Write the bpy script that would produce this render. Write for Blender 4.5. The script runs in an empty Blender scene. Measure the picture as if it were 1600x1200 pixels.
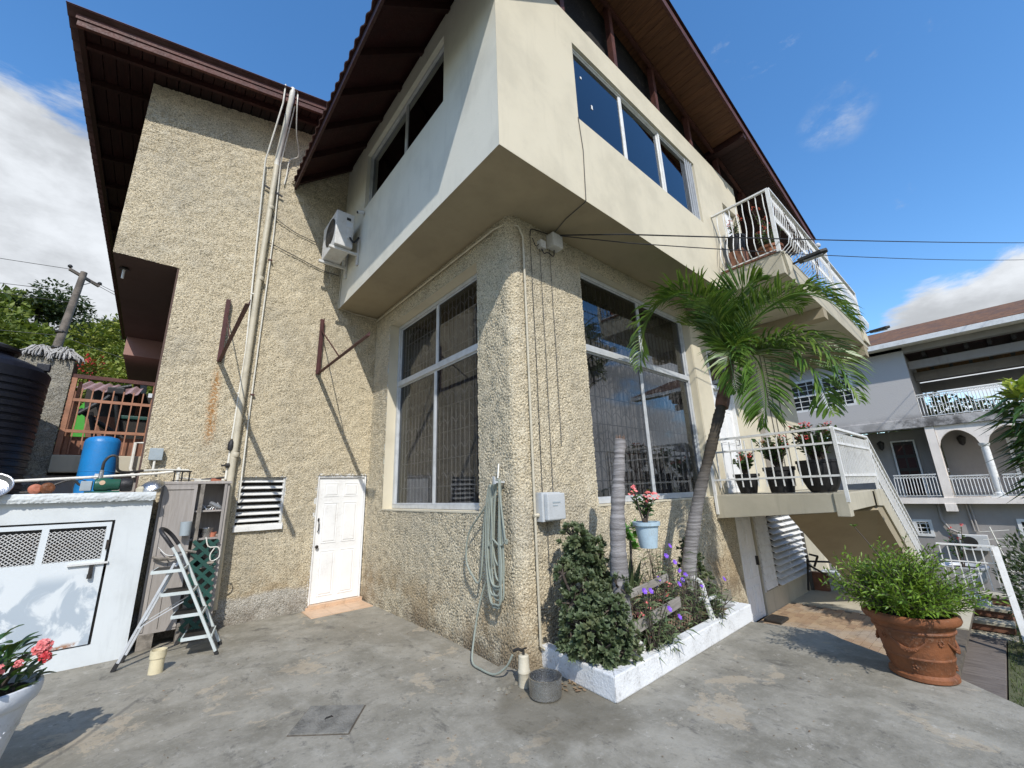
import bpy, bmesh, math, random
import numpy as np
from mathutils import Vector, Matrix
random.seed(7); rng=np.random.default_rng(7)
S=bpy.context.scene
COL=S.collection
# ---------------------------------------------------------------- camera
yaw,pit,rol=[math.radians(a) for a in (40.866,14.655,-1.887)]
Fv=Vector((math.sin(yaw)*math.cos(pit),math.cos(yaw)*math.cos(pit),math.sin(pit)))
r0=Vector((math.cos(yaw),-math.sin(yaw),0)); u0=r0.cross(Fv)
Rv=math.cos(rol)*r0+math.sin(rol)*u0; Uv=-math.sin(rol)*r0+math.cos(rol)*u0
cd=bpy.data.cameras.new('camera'); cam=bpy.data.objects.new('camera',cd); COL.objects.link(cam)
cam.matrix_world=Matrix(((Rv.x,Uv.x,-Fv.x,0),(Rv.y,Uv.y,-Fv.y,0),(Rv.z,Uv.z,-Fv.z,1.7),(0,0,0,1)))
cd.sensor_width=36; cd.lens=639.5/1600*36; cd.clip_start=0.05; cd.clip_end=3000
S.camera=cam
# ---------------------------------------------------------------- sun, sky
SUN=Vector((0.49,0.95,-1.0)).normalized()
el=math.asin(-SUN.z); az=math.atan2(-SUN.x,-SUN.y)
sd=bpy.data.lights.new('sun','SUN'); sd.energy=4.35; sd.angle=math.radians(0.53); sd.color=(1,0.955,0.89)
so=bpy.data.objects.new('sun',sd); COL.objects.link(so)
so.rotation_mode='QUATERNION'; so.rotation_quaternion=SUN.to_track_quat('-Z','Y')
so.location=(-10,-20,30)
W=bpy.data.worlds.new('World'); S.world=W; W.use_nodes=True
wt=W.node_tree; wn=wt.nodes; wl=wt.links; wn.clear()
def wnode(t,**k):
    n=wn.new(t)
    for a,b in k.items(): setattr(n,a,b)
    return n
sky=wnode('ShaderNodeTexSky',sky_type='NISHITA',sun_disc=False,sun_elevation=el,sun_rotation=az%(2*math.pi),air_density=1.0,dust_density=0.35,ozone_density=2.2,altitude=100)
bg=wnode('ShaderNodeBackground'); bg.inputs[1].default_value=0.14
hs=wnode('ShaderNodeHueSaturation'); hs.inputs['Saturation'].default_value=1.24; hs.inputs['Value'].default_value=1.92
wl.new(sky.outputs[0],hs.inputs['Color'])
tc=wnode('ShaderNodeTexCoord')
def wmath(op,a,b=None,c=None,clamp=False):
    n=wn.new('ShaderNodeMath'); n.operation=op; n.use_clamp=clamp
    for i,v in enumerate((a,b,c)):
        if v is None: continue
        if isinstance(v,(int,float)): n.inputs[i].default_value=v
        else: wl.new(v,n.inputs[i])
    return n.outputs[0]
def wss(v,lo,hi,a=0.,b=1.):
    n=wn.new('ShaderNodeMapRange'); n.interpolation_type='SMOOTHSTEP'
    wl.new(v,n.inputs[0])
    for i,q in zip((1,2,3,4),(lo,hi,a,b)): n.inputs[i].default_value=q
    return n.outputs[0]
def wnoise(scale,detail,rough,off=0,dist=0):
    m=wn.new('ShaderNodeMapping'); wl.new(tc.outputs['Generated'],m.inputs[0]); m.inputs[1].default_value=(off,off*.7,off*.3); m.inputs[3].default_value=(1,1,1.9)
    n=wn.new('ShaderNodeTexNoise'); wl.new(m.outputs[0],n.inputs['Vector']); n.inputs['Scale'].default_value=scale; n.inputs['Detail'].default_value=detail; n.inputs['Roughness'].default_value=rough; n.inputs['Distortion'].default_value=dist
    return n.outputs[0]
sep=wnode('ShaderNodeSeparateXYZ'); wl.new(tc.outputs['Generated'],sep.inputs[0])
def pdir(x,y):
    return (Fv+Rv*((x-800)/639.5)-Uv*((y-600)/639.5)).normalized()
def lobe(px,py,deg_in,deg_out):
    d=pdir(px,py); n=wn.new('ShaderNodeVectorMath'); n.operation='DOT_PRODUCT'; wl.new(tc.outputs['Generated'],n.inputs[0]); n.inputs[1].default_value=d
    return wss(n.outputs['Value'],math.cos(math.radians(deg_out)),math.cos(math.radians(deg_in)))
m=lobe(-60,450,10,27)
m=wmath('MAXIMUM',m,lobe(150,400,2,13))
m=wmath('MAXIMUM',m,wmath('MULTIPLY',lobe(1490,525,2,8),.95))
m=wmath('MAXIMUM',m,wmath('MULTIPLY',lobe(1640,530,3,10),.95))
band=wmath('MULTIPLY',wss(sep.outputs['Z'],0.72,0.02),wmath('MAXIMUM',wss(wnoise(1.7,2,.5,3.1),.42,.62),wss(sep.outputs['Y'],-.05,-.5,0,1.5)))
m=wmath('MAXIMUM',m,wmath('MULTIPLY',band,.72))
nz=wnoise(3.6,9,.62,1.3,.3)
cov=wmath('ADD',wmath('MULTIPLY',m,.78),wmath('MULTIPLY',wmath('SUBTRACT',nz,.5),1.9))
alpha=wss(cov,.30,.58)
wisp=wmath('MULTIPLY',wmath('MULTIPLY',wmath('MAXIMUM',lobe(1312,180,.4,3.2),lobe(1285,200,.3,2.4)),wss(wnoise(12,7,.65,5.5,.1),.36,.70)),.42)
alpha=wmath('MAXIMUM',alpha,wisp)
shade=wss(wnoise(5.5,6,.6,8.2),.3,.7,.62,1.05)
cc=wnode('ShaderNodeCombineXYZ')
for i,k in enumerate((6.3,6.6,7.0)): wl.new(wmath('MULTIPLY',shade,k),cc.inputs[i])
mx=wnode('ShaderNodeMix',data_type='RGBA'); wl.new(alpha,mx.inputs[0]); wl.new(hs.outputs[0],mx.inputs[6]); wl.new(cc.outputs[0],mx.inputs[7])
wl.new(mx.outputs[2],bg.inputs[0])
wo=wnode('ShaderNodeOutputWorld'); wl.new(bg.outputs[0],wo.inputs[0])
S.view_settings.view_transform='Standard'; S.view_settings.look='None'; S.view_settings.exposure=-0.04; S.view_settings.gamma=1; S.view_settings.use_curve_mapping=False
S.render.engine='CYCLES'
S.cycles.max_bounces=8; S.cycles.transparent_max_bounces=16
# ---------------------------------------------------------------- object helpers
def tag(o,label=None,cat=None,group=None,kind=None):
    if label: o['label']=label
    if cat: o['category']=cat
    if group: o['group']=group
    if kind: o['kind']=kind
    return o
def thing(name,loc,label,cat,group=None):
    o=bpy.data.objects.new(name,None); o.empty_display_size=.1; COL.objects.link(o); o.location=loc
    return tag(o,label,cat,group)
def link(name,me,parent=None,loc=None):
    o=bpy.data.objects.new(name,me); COL.objects.link(o)
    if parent: o.parent=parent
    if loc is not None: o.location=loc
    return o
def wloc(o):
    v=Vector((0,0,0))
    while o: v+=o.location; o=o.parent
    return v
def children(o): return [c for c in list(COL.objects) if c.parent==o]
def copy_tree(o,loc=None,rz=None,parent=None,label=None,scale=None,kids=None):
    c=o.copy(); COL.objects.link(c)
    if parent: c.parent=parent
    if loc is not None: c.location=loc
    if rz is not None: c.rotation_euler=(0,0,rz)
    if scale: c.scale=(scale,)*3
    if label: c['label']=label
    for ch in o.children: 
        copy_tree(ch,parent=c)
    return c
class MB:
    def __init__(s): s.v=[]; s.f=[]; s.n=0
    def add(s,V,Fc):
        b=s.n; s.v.extend([tuple(p) for p in V]); s.f.extend([tuple(i+b for i in f) for f in Fc]); s.n+=len(V); return s
    def box(s,x0,x1,y0,y1,z0,z1):
        x0,x1=min(x0,x1),max(x0,x1);y0,y1=min(y0,y1),max(y0,y1);z0,z1=min(z0,z1),max(z0,z1)
        V=[(x0,y0,z0),(x1,y0,z0),(x1,y1,z0),(x0,y1,z0),(x0,y0,z1),(x1,y0,z1),(x1,y1,z1),(x0,y1,z1)]
        return s.add(V,[(0,3,2,1),(4,5,6,7),(0,1,5,4),(1,2,6,5),(2,3,7,6),(3,0,4,7)])
    def hexa(s,V): # 8 corners same order as box
        return s.add(V,[(0,3,2,1),(4,5,6,7),(0,1,5,4),(1,2,6,5),(2,3,7,6),(3,0,4,7)])
    def bar(s,a,b,w,h,up=(0,0,1)):
        a=Vector(a);b=Vector(b);d=(b-a).normalized();u=Vector(up)
        x=d.cross(u)
        if x.length<1e-4: x=d.cross(Vector((1,0,0)))
        x.normalize(); y=x.cross(d).normalized()
        x*=w/2;y*=h/2
        V=[a-x-y,a+x-y,a+x+y,a-x+y,b-x-y,b+x-y,b+x+y,b-x+y]
        return s.add(V,[(0,1,2,3),(7,6,5,4),(0,4,5,1),(1,5,6,2),(2,6,7,3),(3,7,4,0)])
    def tube(s,pts,r,n=8,cap=True):
        P=[Vector(p) for p in pts]; k=len(P)
        rr=[r]*k if isinstance(r,(int,float)) else list(r)
        T=[(P[min(i+1,k-1)]-P[max(i-1,0)]).normalized() for i in range(k)]
        up=Vector((0,0,1)) if abs(T[0].z)<.9 else Vector((1,0,0))
        x=T[0].cross(up).normalized(); V=[]
        for i in range(k):
            x=(x-T[i]*x.dot(T[i])).normalized(); y=T[i].cross(x)
            for j in range(n):
                a=2*math.pi*j/n; V.append(P[i]+(x*math.cos(a)+y*math.sin(a))*rr[i])
        Fc=[]
        for i in range(k-1):
            for j in range(n):
                j2=(j+1)%n; Fc.append((i*n+j,i*n+j2,(i+1)*n+j2,(i+1)*n+j))
        if cap: Fc.append(tuple(range(n))[::-1]); Fc.append(tuple((k-1)*n+j for j in range(n)))
        return s.add(V,Fc)
    def lathe(s,prof,c=(0,0,0),n=24,capb=True,capt=False,tilt=None):
        V=[];c=Vector(c)
        for r,z in prof:
            for j in range(n):
                a=2*math.pi*j/n; p=Vector((r*math.cos(a),r*math.sin(a),z))
                if tilt: p=tilt@p
                V.append(c+p)
        k=len(prof);Fc=[]
        for i in range(k-1):
            for j in range(n):
                j2=(j+1)%n; Fc.append((i*n+j,i*n+j2,(i+1)*n+j2,(i+1)*n+j))
        if capb: Fc.append(tuple(range(n))[::-1])
        if capt: Fc.append(tuple((k-1)*n+j for j in range(n)))
        return s.add(V,Fc)
    def poly(s,pts): return s.add(pts,[tuple(range(len(pts)))])
    def prism(s,pts,d):
        n=len(pts);d=Vector(d);V=[Vector(p) for p in pts]+[Vector(p)+d for p in pts]
        return s.add(V,[tuple(range(n))[::-1],tuple(range(n,2*n))]+[(i,(i+1)%n,n+(i+1)%n,n+i) for i in range(n)])
    def build(s,name,mat,parent=None,smooth=False,label=None,bevel=0,fix=True,kind=None,angle=35):
        off=wloc(parent) if parent else Vector((0,0,0))
        me=bpy.data.meshes.new(name); V=np.array(s.v,dtype=np.float64)-np.array(off)
        me.from_pydata(V.tolist(),[],s.f); me.update()
        if fix or bevel:
            bm=bmesh.new(); bm.from_mesh(me)
            if fix: bmesh.ops.recalc_face_normals(bm,faces=bm.faces)
            if bevel:
                bmesh.ops.remove_doubles(bm,verts=bm.verts,dist=1e-5)
                ed=[e for e in bm.edges if len(e.link_faces)==2 and e.calc_face_angle(0)>.5]
                bmesh.ops.bevel(bm,geom=ed,offset=bevel,segments=2,affect='EDGES',profile=.6,clamp_overlap=True)
            bm.to_mesh(me); bm.free()
        if smooth:
            me.polygons.foreach_set('use_smooth',[True]*len(me.polygons))
            try: me.set_sharp_from_angle(angle=math.radians(angle))
            except Exception: pass
        me.materials.append(mat)
        o=link(name,me,parent)
        if label: o['label']=label
        if kind: o['kind']=kind
        return o
def npmesh(name,V,Fq,mat,parent=None,smooth=True,kind=None):
    off=np.array(wloc(parent)) if parent else np.zeros(3)
    me=bpy.data.meshes.new(name); V=np.asarray(V,dtype=np.float32)-off.astype(np.float32); Fq=np.asarray(Fq,dtype=np.int32)
    k=Fq.shape[1]
    me.vertices.add(len(V)); me.vertices.foreach_set('co',V.ravel())
    me.loops.add(Fq.size); me.loops.foreach_set('vertex_index',Fq.ravel())
    me.polygons.add(len(Fq)); me.polygons.foreach_set('loop_start',np.arange(0,Fq.size,k,dtype=np.int32)); me.polygons.foreach_set('loop_total',np.full(len(Fq),k,dtype=np.int32))
    me.update(calc_edges=True); me.validate()
    if smooth: me.polygons.foreach_set('use_smooth',np.ones(len(me.polygons),dtype=bool))
    me.materials.append(mat)
    o=link(name,me,parent)
    if kind: o['kind']=kind
    return o
# ---------------------------------------------------------------- materials
class NT:
    def __init__(s,name):
        s.m=bpy.data.materials.new(name); s.m.use_nodes=True; s.t=s.m.node_tree; s.t.nodes.clear()
        s.out=s.t.nodes.new('ShaderNodeOutputMaterial'); s.tc=None
    def n(s,t,**k):
        q=s.t.nodes.new(t)
        for a,b in k.items(): setattr(q,a,b)
        return q
    def l(s,a,b): s.t.links.new(a,b)
    def obj(s):
        if not s.tc: s.tc=s.n('ShaderNodeNewGeometry')
        return s.tc.outputs['Position']
    def math(s,op,a,b=None,clamp=False):
        q=s.n('ShaderNodeMath',operation=op,use_clamp=clamp)
        for i,v in enumerate((a,b)):
            if v is None: continue
            if isinstance(v,(int,float)): q.inputs[i].default_value=v
            else: s.l(v,q.inputs[i])
        return q.outputs[0]
    def ss(s,v,lo,hi,a=0.,b=1.):
        q=s.n('ShaderNodeMapRange',interpolation_type='SMOOTHSTEP'); s.l(v,q.inputs[0])
        for i,x in zip((1,2,3,4),(lo,hi,a,b)): q.inputs[i].default_value=x
        return q.outputs[0]
    def noise(s,scale,detail=4,rough=.55,sc=(1,1,1),off=(0,0,0),dist=0,vec=None):
        mp=s.n('ShaderNodeMapping'); s.l(vec or s.obj(),mp.inputs[0]); mp.inputs[1].default_value=off; mp.inputs[3].default_value=sc
        q=s.n('ShaderNodeTexNoise'); s.l(mp.outputs[0],q.inputs['Vector']); q.inputs['Scale'].default_value=scale; q.inputs['Detail'].default_value=detail; q.inputs['Roughness'].default_value=rough; q.inputs['Distortion'].default_value=dist
        return q.outputs[0]
    def vor(s,scale,feature='F1',sc=(1,1,1),rand=1,out=0):
        mp=s.n('ShaderNodeMapping'); s.l(s.obj(),mp.inputs[0]); mp.inputs[3].default_value=sc
        q=s.n('ShaderNodeTexVoronoi',feature=feature); s.l(mp.outputs[0],q.inputs['Vector']); q.inputs['Scale'].default_value=scale; q.inputs['Randomness'].default_value=rand
        return q.outputs[out]
    def xyz(s):
        q=s.n('ShaderNodeSeparateXYZ'); s.l(s.obj(),q.inputs[0]); return q.outputs
    def mix(s,f,a,b,mode='MIX'):
        q=s.n('ShaderNodeMix',data_type='RGBA',blend_type=mode)
        for i,v in ((0,f),(6,a),(7,b)):
            if isinstance(v,(int,float)): q.inputs[i].default_value=v
            elif isinstance(v,tuple): q.inputs[i].default_value=v+(1,) if len(v)==3 else v
            else: s.l(v,q.inputs[i])
        return q.outputs[2]
    def bump(s,h,dist=.01,strength=1,prev=None):
        q=s.n('ShaderNodeBump'); q.inputs['Strength'].default_value=strength; q.inputs['Distance'].default_value=dist; s.l(h,q.inputs['Height'])
        if prev: s.l(prev,q.inputs['Normal'])
        return q.outputs[0]
    def bsdf(s,col,rough=.6,metal=0,normal=None,spec=.5,**kw):
        q=s.n('ShaderNodeBsdfPrincipled')
        for nm,v in (('Base Color',col),('Roughness',rough),('Metallic',metal),('Specular IOR Level',spec)):
            if isinstance(v,(int,float)): q.inputs[nm].default_value=v
            elif isinstance(v,tuple): q.inputs[nm].default_value=v+(1,)
            else: s.l(v,q.inputs[nm])
        if normal: s.l(normal,q.inputs['Normal'])
        for k,v in kw.items():
            q.inputs[k.replace('_',' ')].default_value=v
        s.l(q.outputs[0],s.out.inputs[0]); s.b=q; return s.m
def hexc(h):
    r,g,b=[int(h[i:i+2],16)/255 for i in (0,2,4)]
    f=lambda c:c/12.92 if c<=.04045 else ((c+.055)/1.055)**2.4
    return (f(r),f(g),f(b))
def paint(name,col,rough=.55,var=.12,dirt=(.25,.22,.18),dirtamt=.25,nscale=6,bumpd=.0006,metal=0,spec=.4):
    n=NT(name); a=n.noise(nscale,5,.6); b=n.noise(nscale*9,4,.6,off=(3,1,5))
    dk=tuple(c*(1-var*1.6) for c in col)
    c=n.mix(n.ss(a,.35,.7),col,dk)
    d=n.math('MULTIPLY',n.ss(n.math('ADD',n.math('MULTIPLY',a,.5),n.math('MULTIPLY',b,.5)),.53,.66),dirtamt)
    c=n.mix(d,c,dirt)
    return n.bsdf(c,n.ss(b,.3,.7,max(rough-.08,.05),min(rough+.12,1)),metal,n.bump(b,bumpd*4),spec)
M={}
# --- rough cast stucco
def stucco(name,c1,c2,stain=False,band=False):
    n=NT(name); x,y,z=n.xyz()
    sp=n.noise(75,3,.7); big=n.noise(1.1,5,.6); mid=n.noise(9,4,.6,off=(2,8,1))
    c=n.mix(n.ss(sp,.40,.56),c2,c1)
    c=n.mix(n.ss(n.noise(46,2,.5,off=(7,7,3)),.56,.64,0,.6),c,(.13,.12,.095))
    c=n.mix(n.math('MULTIPLY',n.ss(big,.45,.72),.32),c,(.30,.29,.25))
    c=n.mix(n.math('MULTIPLY',n.ss(mid,.5,.75),.25),c,(.55,.46,.31))
    c=n.mix(n.math('MULTIPLY',n.ss(n.noise(.8,6,.65,sc=(1,1,.35),off=(9,1,2)),.50,.68),.28),c,(.30,.275,.22)); c=n.mix(n.math('MULTIPLY',n.ss(n.noise(2.4,5,.6,off=(2,6,4)),.56,.70),.3),c,(.80,.73,.56))
    if stain:   # ochre algae stain low on the bay side wall; rust run and bare band on the left wall
        w=n.noise(2.2,5,.65,off=(5,2,9))
        m=n.math('MULTIPLY',n.ss(z,.95,.30),n.ss(w,.40,.62))
        c=n.mix(n.math('MULTIPLY',m,.5),c,(.26,.16,.06))
        rx=n.math('ABSOLUTE',n.math('SUBTRACT',n.math('ADD',x,n.math('MULTIPLY',n.noise(3,2),.10)),.565))
        rm=n.math('MULTIPLY',n.ss(rx,.10,.0),n.math('MULTIPLY',n.ss(z,2.4,2.75),n.ss(z,3.85,3.45)))
        rm=n.math('MULTIPLY',rm,n.math('MULTIPLY',n.ss(y,7.4,7.5),n.ss(n.noise(30,3),.35,.6)))
        c=n.mix(n.math('MULTIPLY',rm,.85),c,(.42,.18,.03))
        # low band patched with unpainted cement
        e=n.math('ADD',z,n.math('MULTIPLY',n.noise(2.5,4),.25))
        bm_=n.math('MULTIPLY',n.ss(e,.50,.42),n.math('MULTIPLY',n.ss(y,7.4,7.5),n.ss(x,2.12,2.06)))
        c=n.mix(n.math('MULTIPLY',bm_,.85),c,n.mix(n.ss(sp,.4,.6),(.30,.28,.24),(.60,.58,.52)))
        # broken darker tone towards the foot of the walls
        c=n.mix(n.math('MULTIPLY',n.math('MULTIPLY',n.ss(z,.30,.0),n.ss(w,.3,.6)),.6),c,(.13,.10,.07))
    fine=n.noise(130,3,.6); f2=n.noise(55,3,.55,off=(1,4,2))
    nb=n.bump(n.math('ADD',n.math('MULTIPLY',fine,.35),f2),.022,1.0)
    M[name]=n.bsdf(c,.92,0,nb,.2)
stucco('roughcast',(.76,.665,.475),(.40,.345,.24),stain=True)
stucco('roughcast_grey',(.38,.36,.30),(.16,.15,.125))
def smoothwall(name,col,grime=.35,seed=0):
    n=NT(name); x,y,z=n.xyz()
    a=n.noise(1.3,6,.62,off=(seed,0,0)); b=n.noise(14,5,.6,off=(seed,3,0)); st=n.noise(7,5,.65,sc=(1,1,.12),off=(0,seed,0))
    c=n.mix(n.ss(a,.4,.7),col,tuple(q*.86 for q in col))
    c=n.mix(n.math('MULTIPLY',n.ss(st,.52,.75),grime),c,tuple(q*.55 for q in col))
    c=n.mix(n.math('MULTIPLY',n.ss(b,.6,.8),.25),c,tuple(q*.7 for q in col))
    M[name]=n.bsdf(c,.8,0,n.bump(n.noise(60,5,.7),.004,.5,n.bump(a,.03,.25)),.25)
smoothwall('cream_wall',(.62,.565,.43),.14,1)
smoothwall('bay_side_wall',(.66,.64,.55),.2,2)
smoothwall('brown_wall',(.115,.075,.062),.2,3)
smoothwall('pink_brown_wall',(.36,.215,.18),.15,4)
smoothwall('landing_wall',(.49,.45,.345),.4,5)
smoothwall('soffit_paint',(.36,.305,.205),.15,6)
smoothwall('shed_white',(.62,.655,.655),.3,7)
smoothwall('grey_wall',(.36,.335,.31),.3,8)
smoothwall('neighbour_grey',(.93,.85,.76),.35,9)
# concrete patio
n=NT('patio_concrete'); x,y,z=n.xyz()
a=n.noise(.55,7,.62,dist=.6); b=n.noise(1.7,10,.74,off=(4,2,0),dist=.15); c_=n.noise(9,8,.75,off=(1,7,0)); d=n.noise(60,4,.7)
col=n.mix(n.ss(b,.36,.66),(.195,.182,.145),(.315,.296,.245))
col=n.mix(n.math('MULTIPLY',n.ss(a,.46,.66),.4),col,(.235,.21,.16))
col=n.mix(n.math('MULTIPLY',n.ss(n.noise(1.3,9,.75,off=(9,3,0),dist=.3),.575,.60),.7),col,(.385,.325,.235))
col=n.mix(n.math('MULTIPLY',n.ss(c_,.53,.66),.30),col,(.40,.38,.33))
col=n.mix(n.math('MULTIPLY',n.ss(n.noise(4,9,.78,off=(2,2,6)),.56,.64),.6),col,(.095,.09,.08))
col=n.mix(n.math('MULTIPLY',n.ss(d,.62,.75),.5),col,(.10,.09,.08))
st_=n.noise(2.2,8,.72,sc=(1.5,.5,1),off=(3,9,0),dist=.2); col=n.mix(n.math('MULTIPLY',n.ss(st_,.54,.66),.32),col,(.38,.365,.315)); col=n.mix(n.math('MULTIPLY',n.ss(n.noise(3.1,8,.75,sc=(1.4,.6,1),off=(13,4,0),dist=.2),.56,.66),.6),col,(.085,.08,.068)); col=n.mix(n.math('MULTIPLY',n.ss(n.noise(34,5,.75),.53,.66),.45),col,(.33,.315,.28)); col=n.mix(n.math('MULTIPLY',n.ss(n.noise(17,5,.7,off=(4,4,4)),.60,.70),.55),col,(.08,.075,.065))
cr=n.vor(.62,'DISTANCE_TO_EDGE'); crn=n.math('ADD',cr,n.math('MULTIPLY',n.math('SUBTRACT',n.noise(5,6,.7),.5),.06))
crk=n.math('MULTIPLY',n.ss(n.math('ABSOLUTE',crn),.006,.0),n.ss(n.noise(.9,2),.5,.6))
col=n.mix(n.math('MULTIPLY',crk,.25),col,(.07,.065,.06))
sgx=n.math('ADD',n.math('MULTIPLY',n.math('SUBTRACT',x,-.32),.853),n.math('MULTIPLY',n.math('SUBTRACT',y,4.63),-.521)); sgl=n.math('ADD',n.math('MULTIPLY',n.math('SUBTRACT',x,-.32),.521),n.math('MULTIPLY',n.math('SUBTRACT',y,4.63),.853))
sgd=n.math('ABSOLUTE',n.math('ADD',sgx,n.math('MULTIPLY',n.math('SUBTRACT',n.noise(4,4),.5),.06)))
col=n.mix(n.math('MULTIPLY',n.math('MULTIPLY',n.ss(sgd,.03,.006),n.ss(sgl,1.15,.9)),.55),col,(.10,.095,.085))
col=n.mix(n.math('MULTIPLY',n.ss(n.noise(.9,9,.78,off=(21,5,0)),.52,.64),.38),col,(.125,.115,.09)); col=n.mix(n.math('MULTIPLY',n.ss(n.noise(6,9,.8,off=(31,5,0)),.60,.63),.6),col,(.45,.425,.37))
# damp dark patch round the tap and pan
dx=n.math('POWER',n.math('SUBTRACT',x,2.75),2); dy=n.math('POWER',n.math('SUBTRACT',y,2.75),2)
wet=n.ss(n.math('ADD',n.math('SQRT',n.math('ADD',dx,dy)),n.math('MULTIPLY',n.noise(3,5,.6),.7)),1.05,.75)
col=n.mix(n.math('MULTIPLY',wet,.55),col,(.11,.095,.065))
hb=n.math('ADD',n.math('MULTIPLY',b,.9),n.math('ADD',n.math('MULTIPLY',c_,.25),n.math('MULTIPLY',d,.08)))
M['patio_concrete']=n.bsdf(col,n.ss(b,.3,.7,.75,.95),0,n.bump(hb,.02,.8),.3)
# metals / plastics / wood
M['white_paint']=paint('white_paint',(.78,.78,.75),.45,.06,(.3,.25,.18),.35)
M['white_door']=paint('white_door',(.80,.80,.78),.4,.04,(.4,.36,.3),.18,3)
M['old_white']=paint('old_white',(.66,.66,.63),.6,.12,(.2,.19,.17),.7,5)
M['kerb_white']=paint('kerb_white',(.74,.75,.74),.7,.08,(.33,.32,.3),.6,5,.002)
M['pvc']=paint('pvc',(.72,.70,.62),.4,.08,(.4,.35,.25),.4)
M['conduit_cream']=paint('conduit_cream',(.55,.50,.38),.5,.1,(.3,.27,.2),.4)
M['aluminium']=paint('aluminium',(.58,.60,.61),.45,.08,(.3,.3,.3),.3,8,.0004,.25)
M['steel']=paint('steel',(.50,.50,.49),.28,.1,(.25,.24,.23),.4,12,.0008,.95)
M['black_plastic']=paint('black_plastic',(.018,.018,.02),.5,.2,(.07,.065,.06),.4)
M['tank_black']=paint('tank_black',(.010,.012,.020),.42,.2,(.05,.05,.05),.4)
M['tank_blue']=paint('tank_blue',(.015,.20,.50),.35,.08,(.1,.2,.3),.25)
M['dark_red']=paint('dark_red',(.040,.011,.009),.6,.2,(.04,.02,.02),.5,5,.001)
M['fascia_red']=paint('fascia_red',(.105,.036,.026),.6,.25,(.06,.03,.03),.5,5,.001)
M['bracket_red']=paint('bracket_red',(.085,.028,.026),.6,.2,(.1,.05,.03),.4)
M['gate_orange']=paint('gate_orange',(.40,.19,.11),.6,.2,(.25,.12,.06),.4)
M['dark_metal']=paint('dark_metal',(.03,.028,.025),.5,.2,(.12,.06,.03),.4)
M['grey_box']=paint('grey_box',(.33,.38,.40),.5,.06,(.25,.25,.25),.3)
M['pale_box']=paint('pale_box',(.50,.52,.52),.5,.06,(.3,.3,.28),.35)
M['ac_white']=paint('ac_white',(.62,.62,.60),.5,.08,(.35,.30,.25),.5)
M['pump_green']=paint('pump_green',(.02,.10,.065),.4,.1,(.08,.08,.06),.3)
M['lattice_green']=paint('lattice_green',(.015,.07,.055),.5,.1,(.06,.07,.06),.3)
M['bright_green']=paint('bright_green',(.04,.30,.02),.5,.05)
M['hose_green']=paint('hose_green',(.29,.32,.27),.45,.1,(.3,.3,.25),.3)
M['pipe_cream']=paint('pipe_cream',(.66,.58,.38),.45,.1,(.4,.33,.2),.4)
M['terracotta']=paint('terracotta',(.24,.088,.034),.6,.35,(.36,.24,.16),.45,5,.0012)
M['clay_orange']=paint('clay_orange',(.55,.2,.12),.6,.1)
M['pot_blue']=paint('pot_blue',(.42,.55,.62),.5,.08,(.3,.3,.28),.3)
M['pot_white']=paint('pot_white',(.62,.65,.68),.5,.08,(.30,.28,.22),.5,5,.0006)
M['soil']=paint('soil',(.035,.025,.018),.95,.3,(.08,.06,.04),.6,20,.006)
M['mulch']=paint('mulch',(.05,.035,.025),.95,.3,(.12,.09,.06),.6,14,.01)
M['old_wood']=paint('old_wood',(.30,.27,.23),.85,.3,(.12,.1,.08),.6,10,.003)
M['mop_string']=paint('mop_string',(.55,.54,.52),.95,.2,(.3,.29,.27),.5,30,.003)
M['shade_black']=paint('shade_black',(.010,.008,.008),.9,.2)
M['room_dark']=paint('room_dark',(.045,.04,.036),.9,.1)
M['curtain']=paint('curtain',(.42,.41,.38),.9,.2)
M['grille_pale']=paint('grille_pale',(.75,.73,.68),.5,.1)
M['grille']=paint('grille',(.07,.065,.06),.5,.1)
M['cable']=paint('cable',(.02,.02,.022),.6,.1)
M['grey_cable']=paint('grey_cable',(.10,.095,.085),.7,.1)
M['rust_mesh']=paint('rust_mesh',(.26,.17,.12),.8,.2,(.2,.08,.03),.5)
M['lamp_glass']=paint('lamp_glass',(.35,.36,.37),.2,.1)
M['rubber']=paint('rubber',(.02,.02,.02),.7,.1)
M['pink_roof']=paint('pink_roof',(.36,.24,.24),.6,.2,(.2,.1,.1),.4)
M['wheel_white']=paint('wheel_white',(.6,.6,.62),.5,.1)
def wood(name,c1,c2,axis='y',plank=None):
    n=NT(name); sc={'y':(14,1.2,14),'x':(1.2,14,14),'z':(14,14,1.2)}[axis]
    g=n.noise(2.2,6,.6,sc=sc,dist=.8); k=n.n('ShaderNodeObjectInfo').outputs['Random']
    c=n.mix(n.ss(g,.35,.65),c1,c2); c=n.mix(n.math('MULTIPLY',k,.45),c,tuple(q*.55 for q in c1))
    kn=n.vor(2.3,sc=(1.3,1.3,1.3)); c=n.mix(n.ss(kn,.10,.04,0,.6),c,tuple(q*.25 for q in c1))
    M[name]=n.bsdf(c,.6,0,n.bump(g,.002,.6),.3)
wood('soffit_wood',(.17,.075,.034),(.095,.040,.020))
wood('soffit_wood_red',(.040,.013,.010),(.022,.008,.007))
wood('deck_wood',(.22,.19,.165),(.13,.11,.095))
wood('cab_wood',(.40,.37,.34),(.33,.30,.27),'z')
wood('slat_wood',(.36,.33,.29),(.22,.20,.17),'x')
n=NT('roof_sheet'); g=n.noise(2.5,6,.6); M['roof_sheet']=n.bsdf(n.mix(n.ss(g,.4,.65),(.10,.045,.04),(.16,.08,.07)),.6,.1,n.bump(g,.003))
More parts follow.
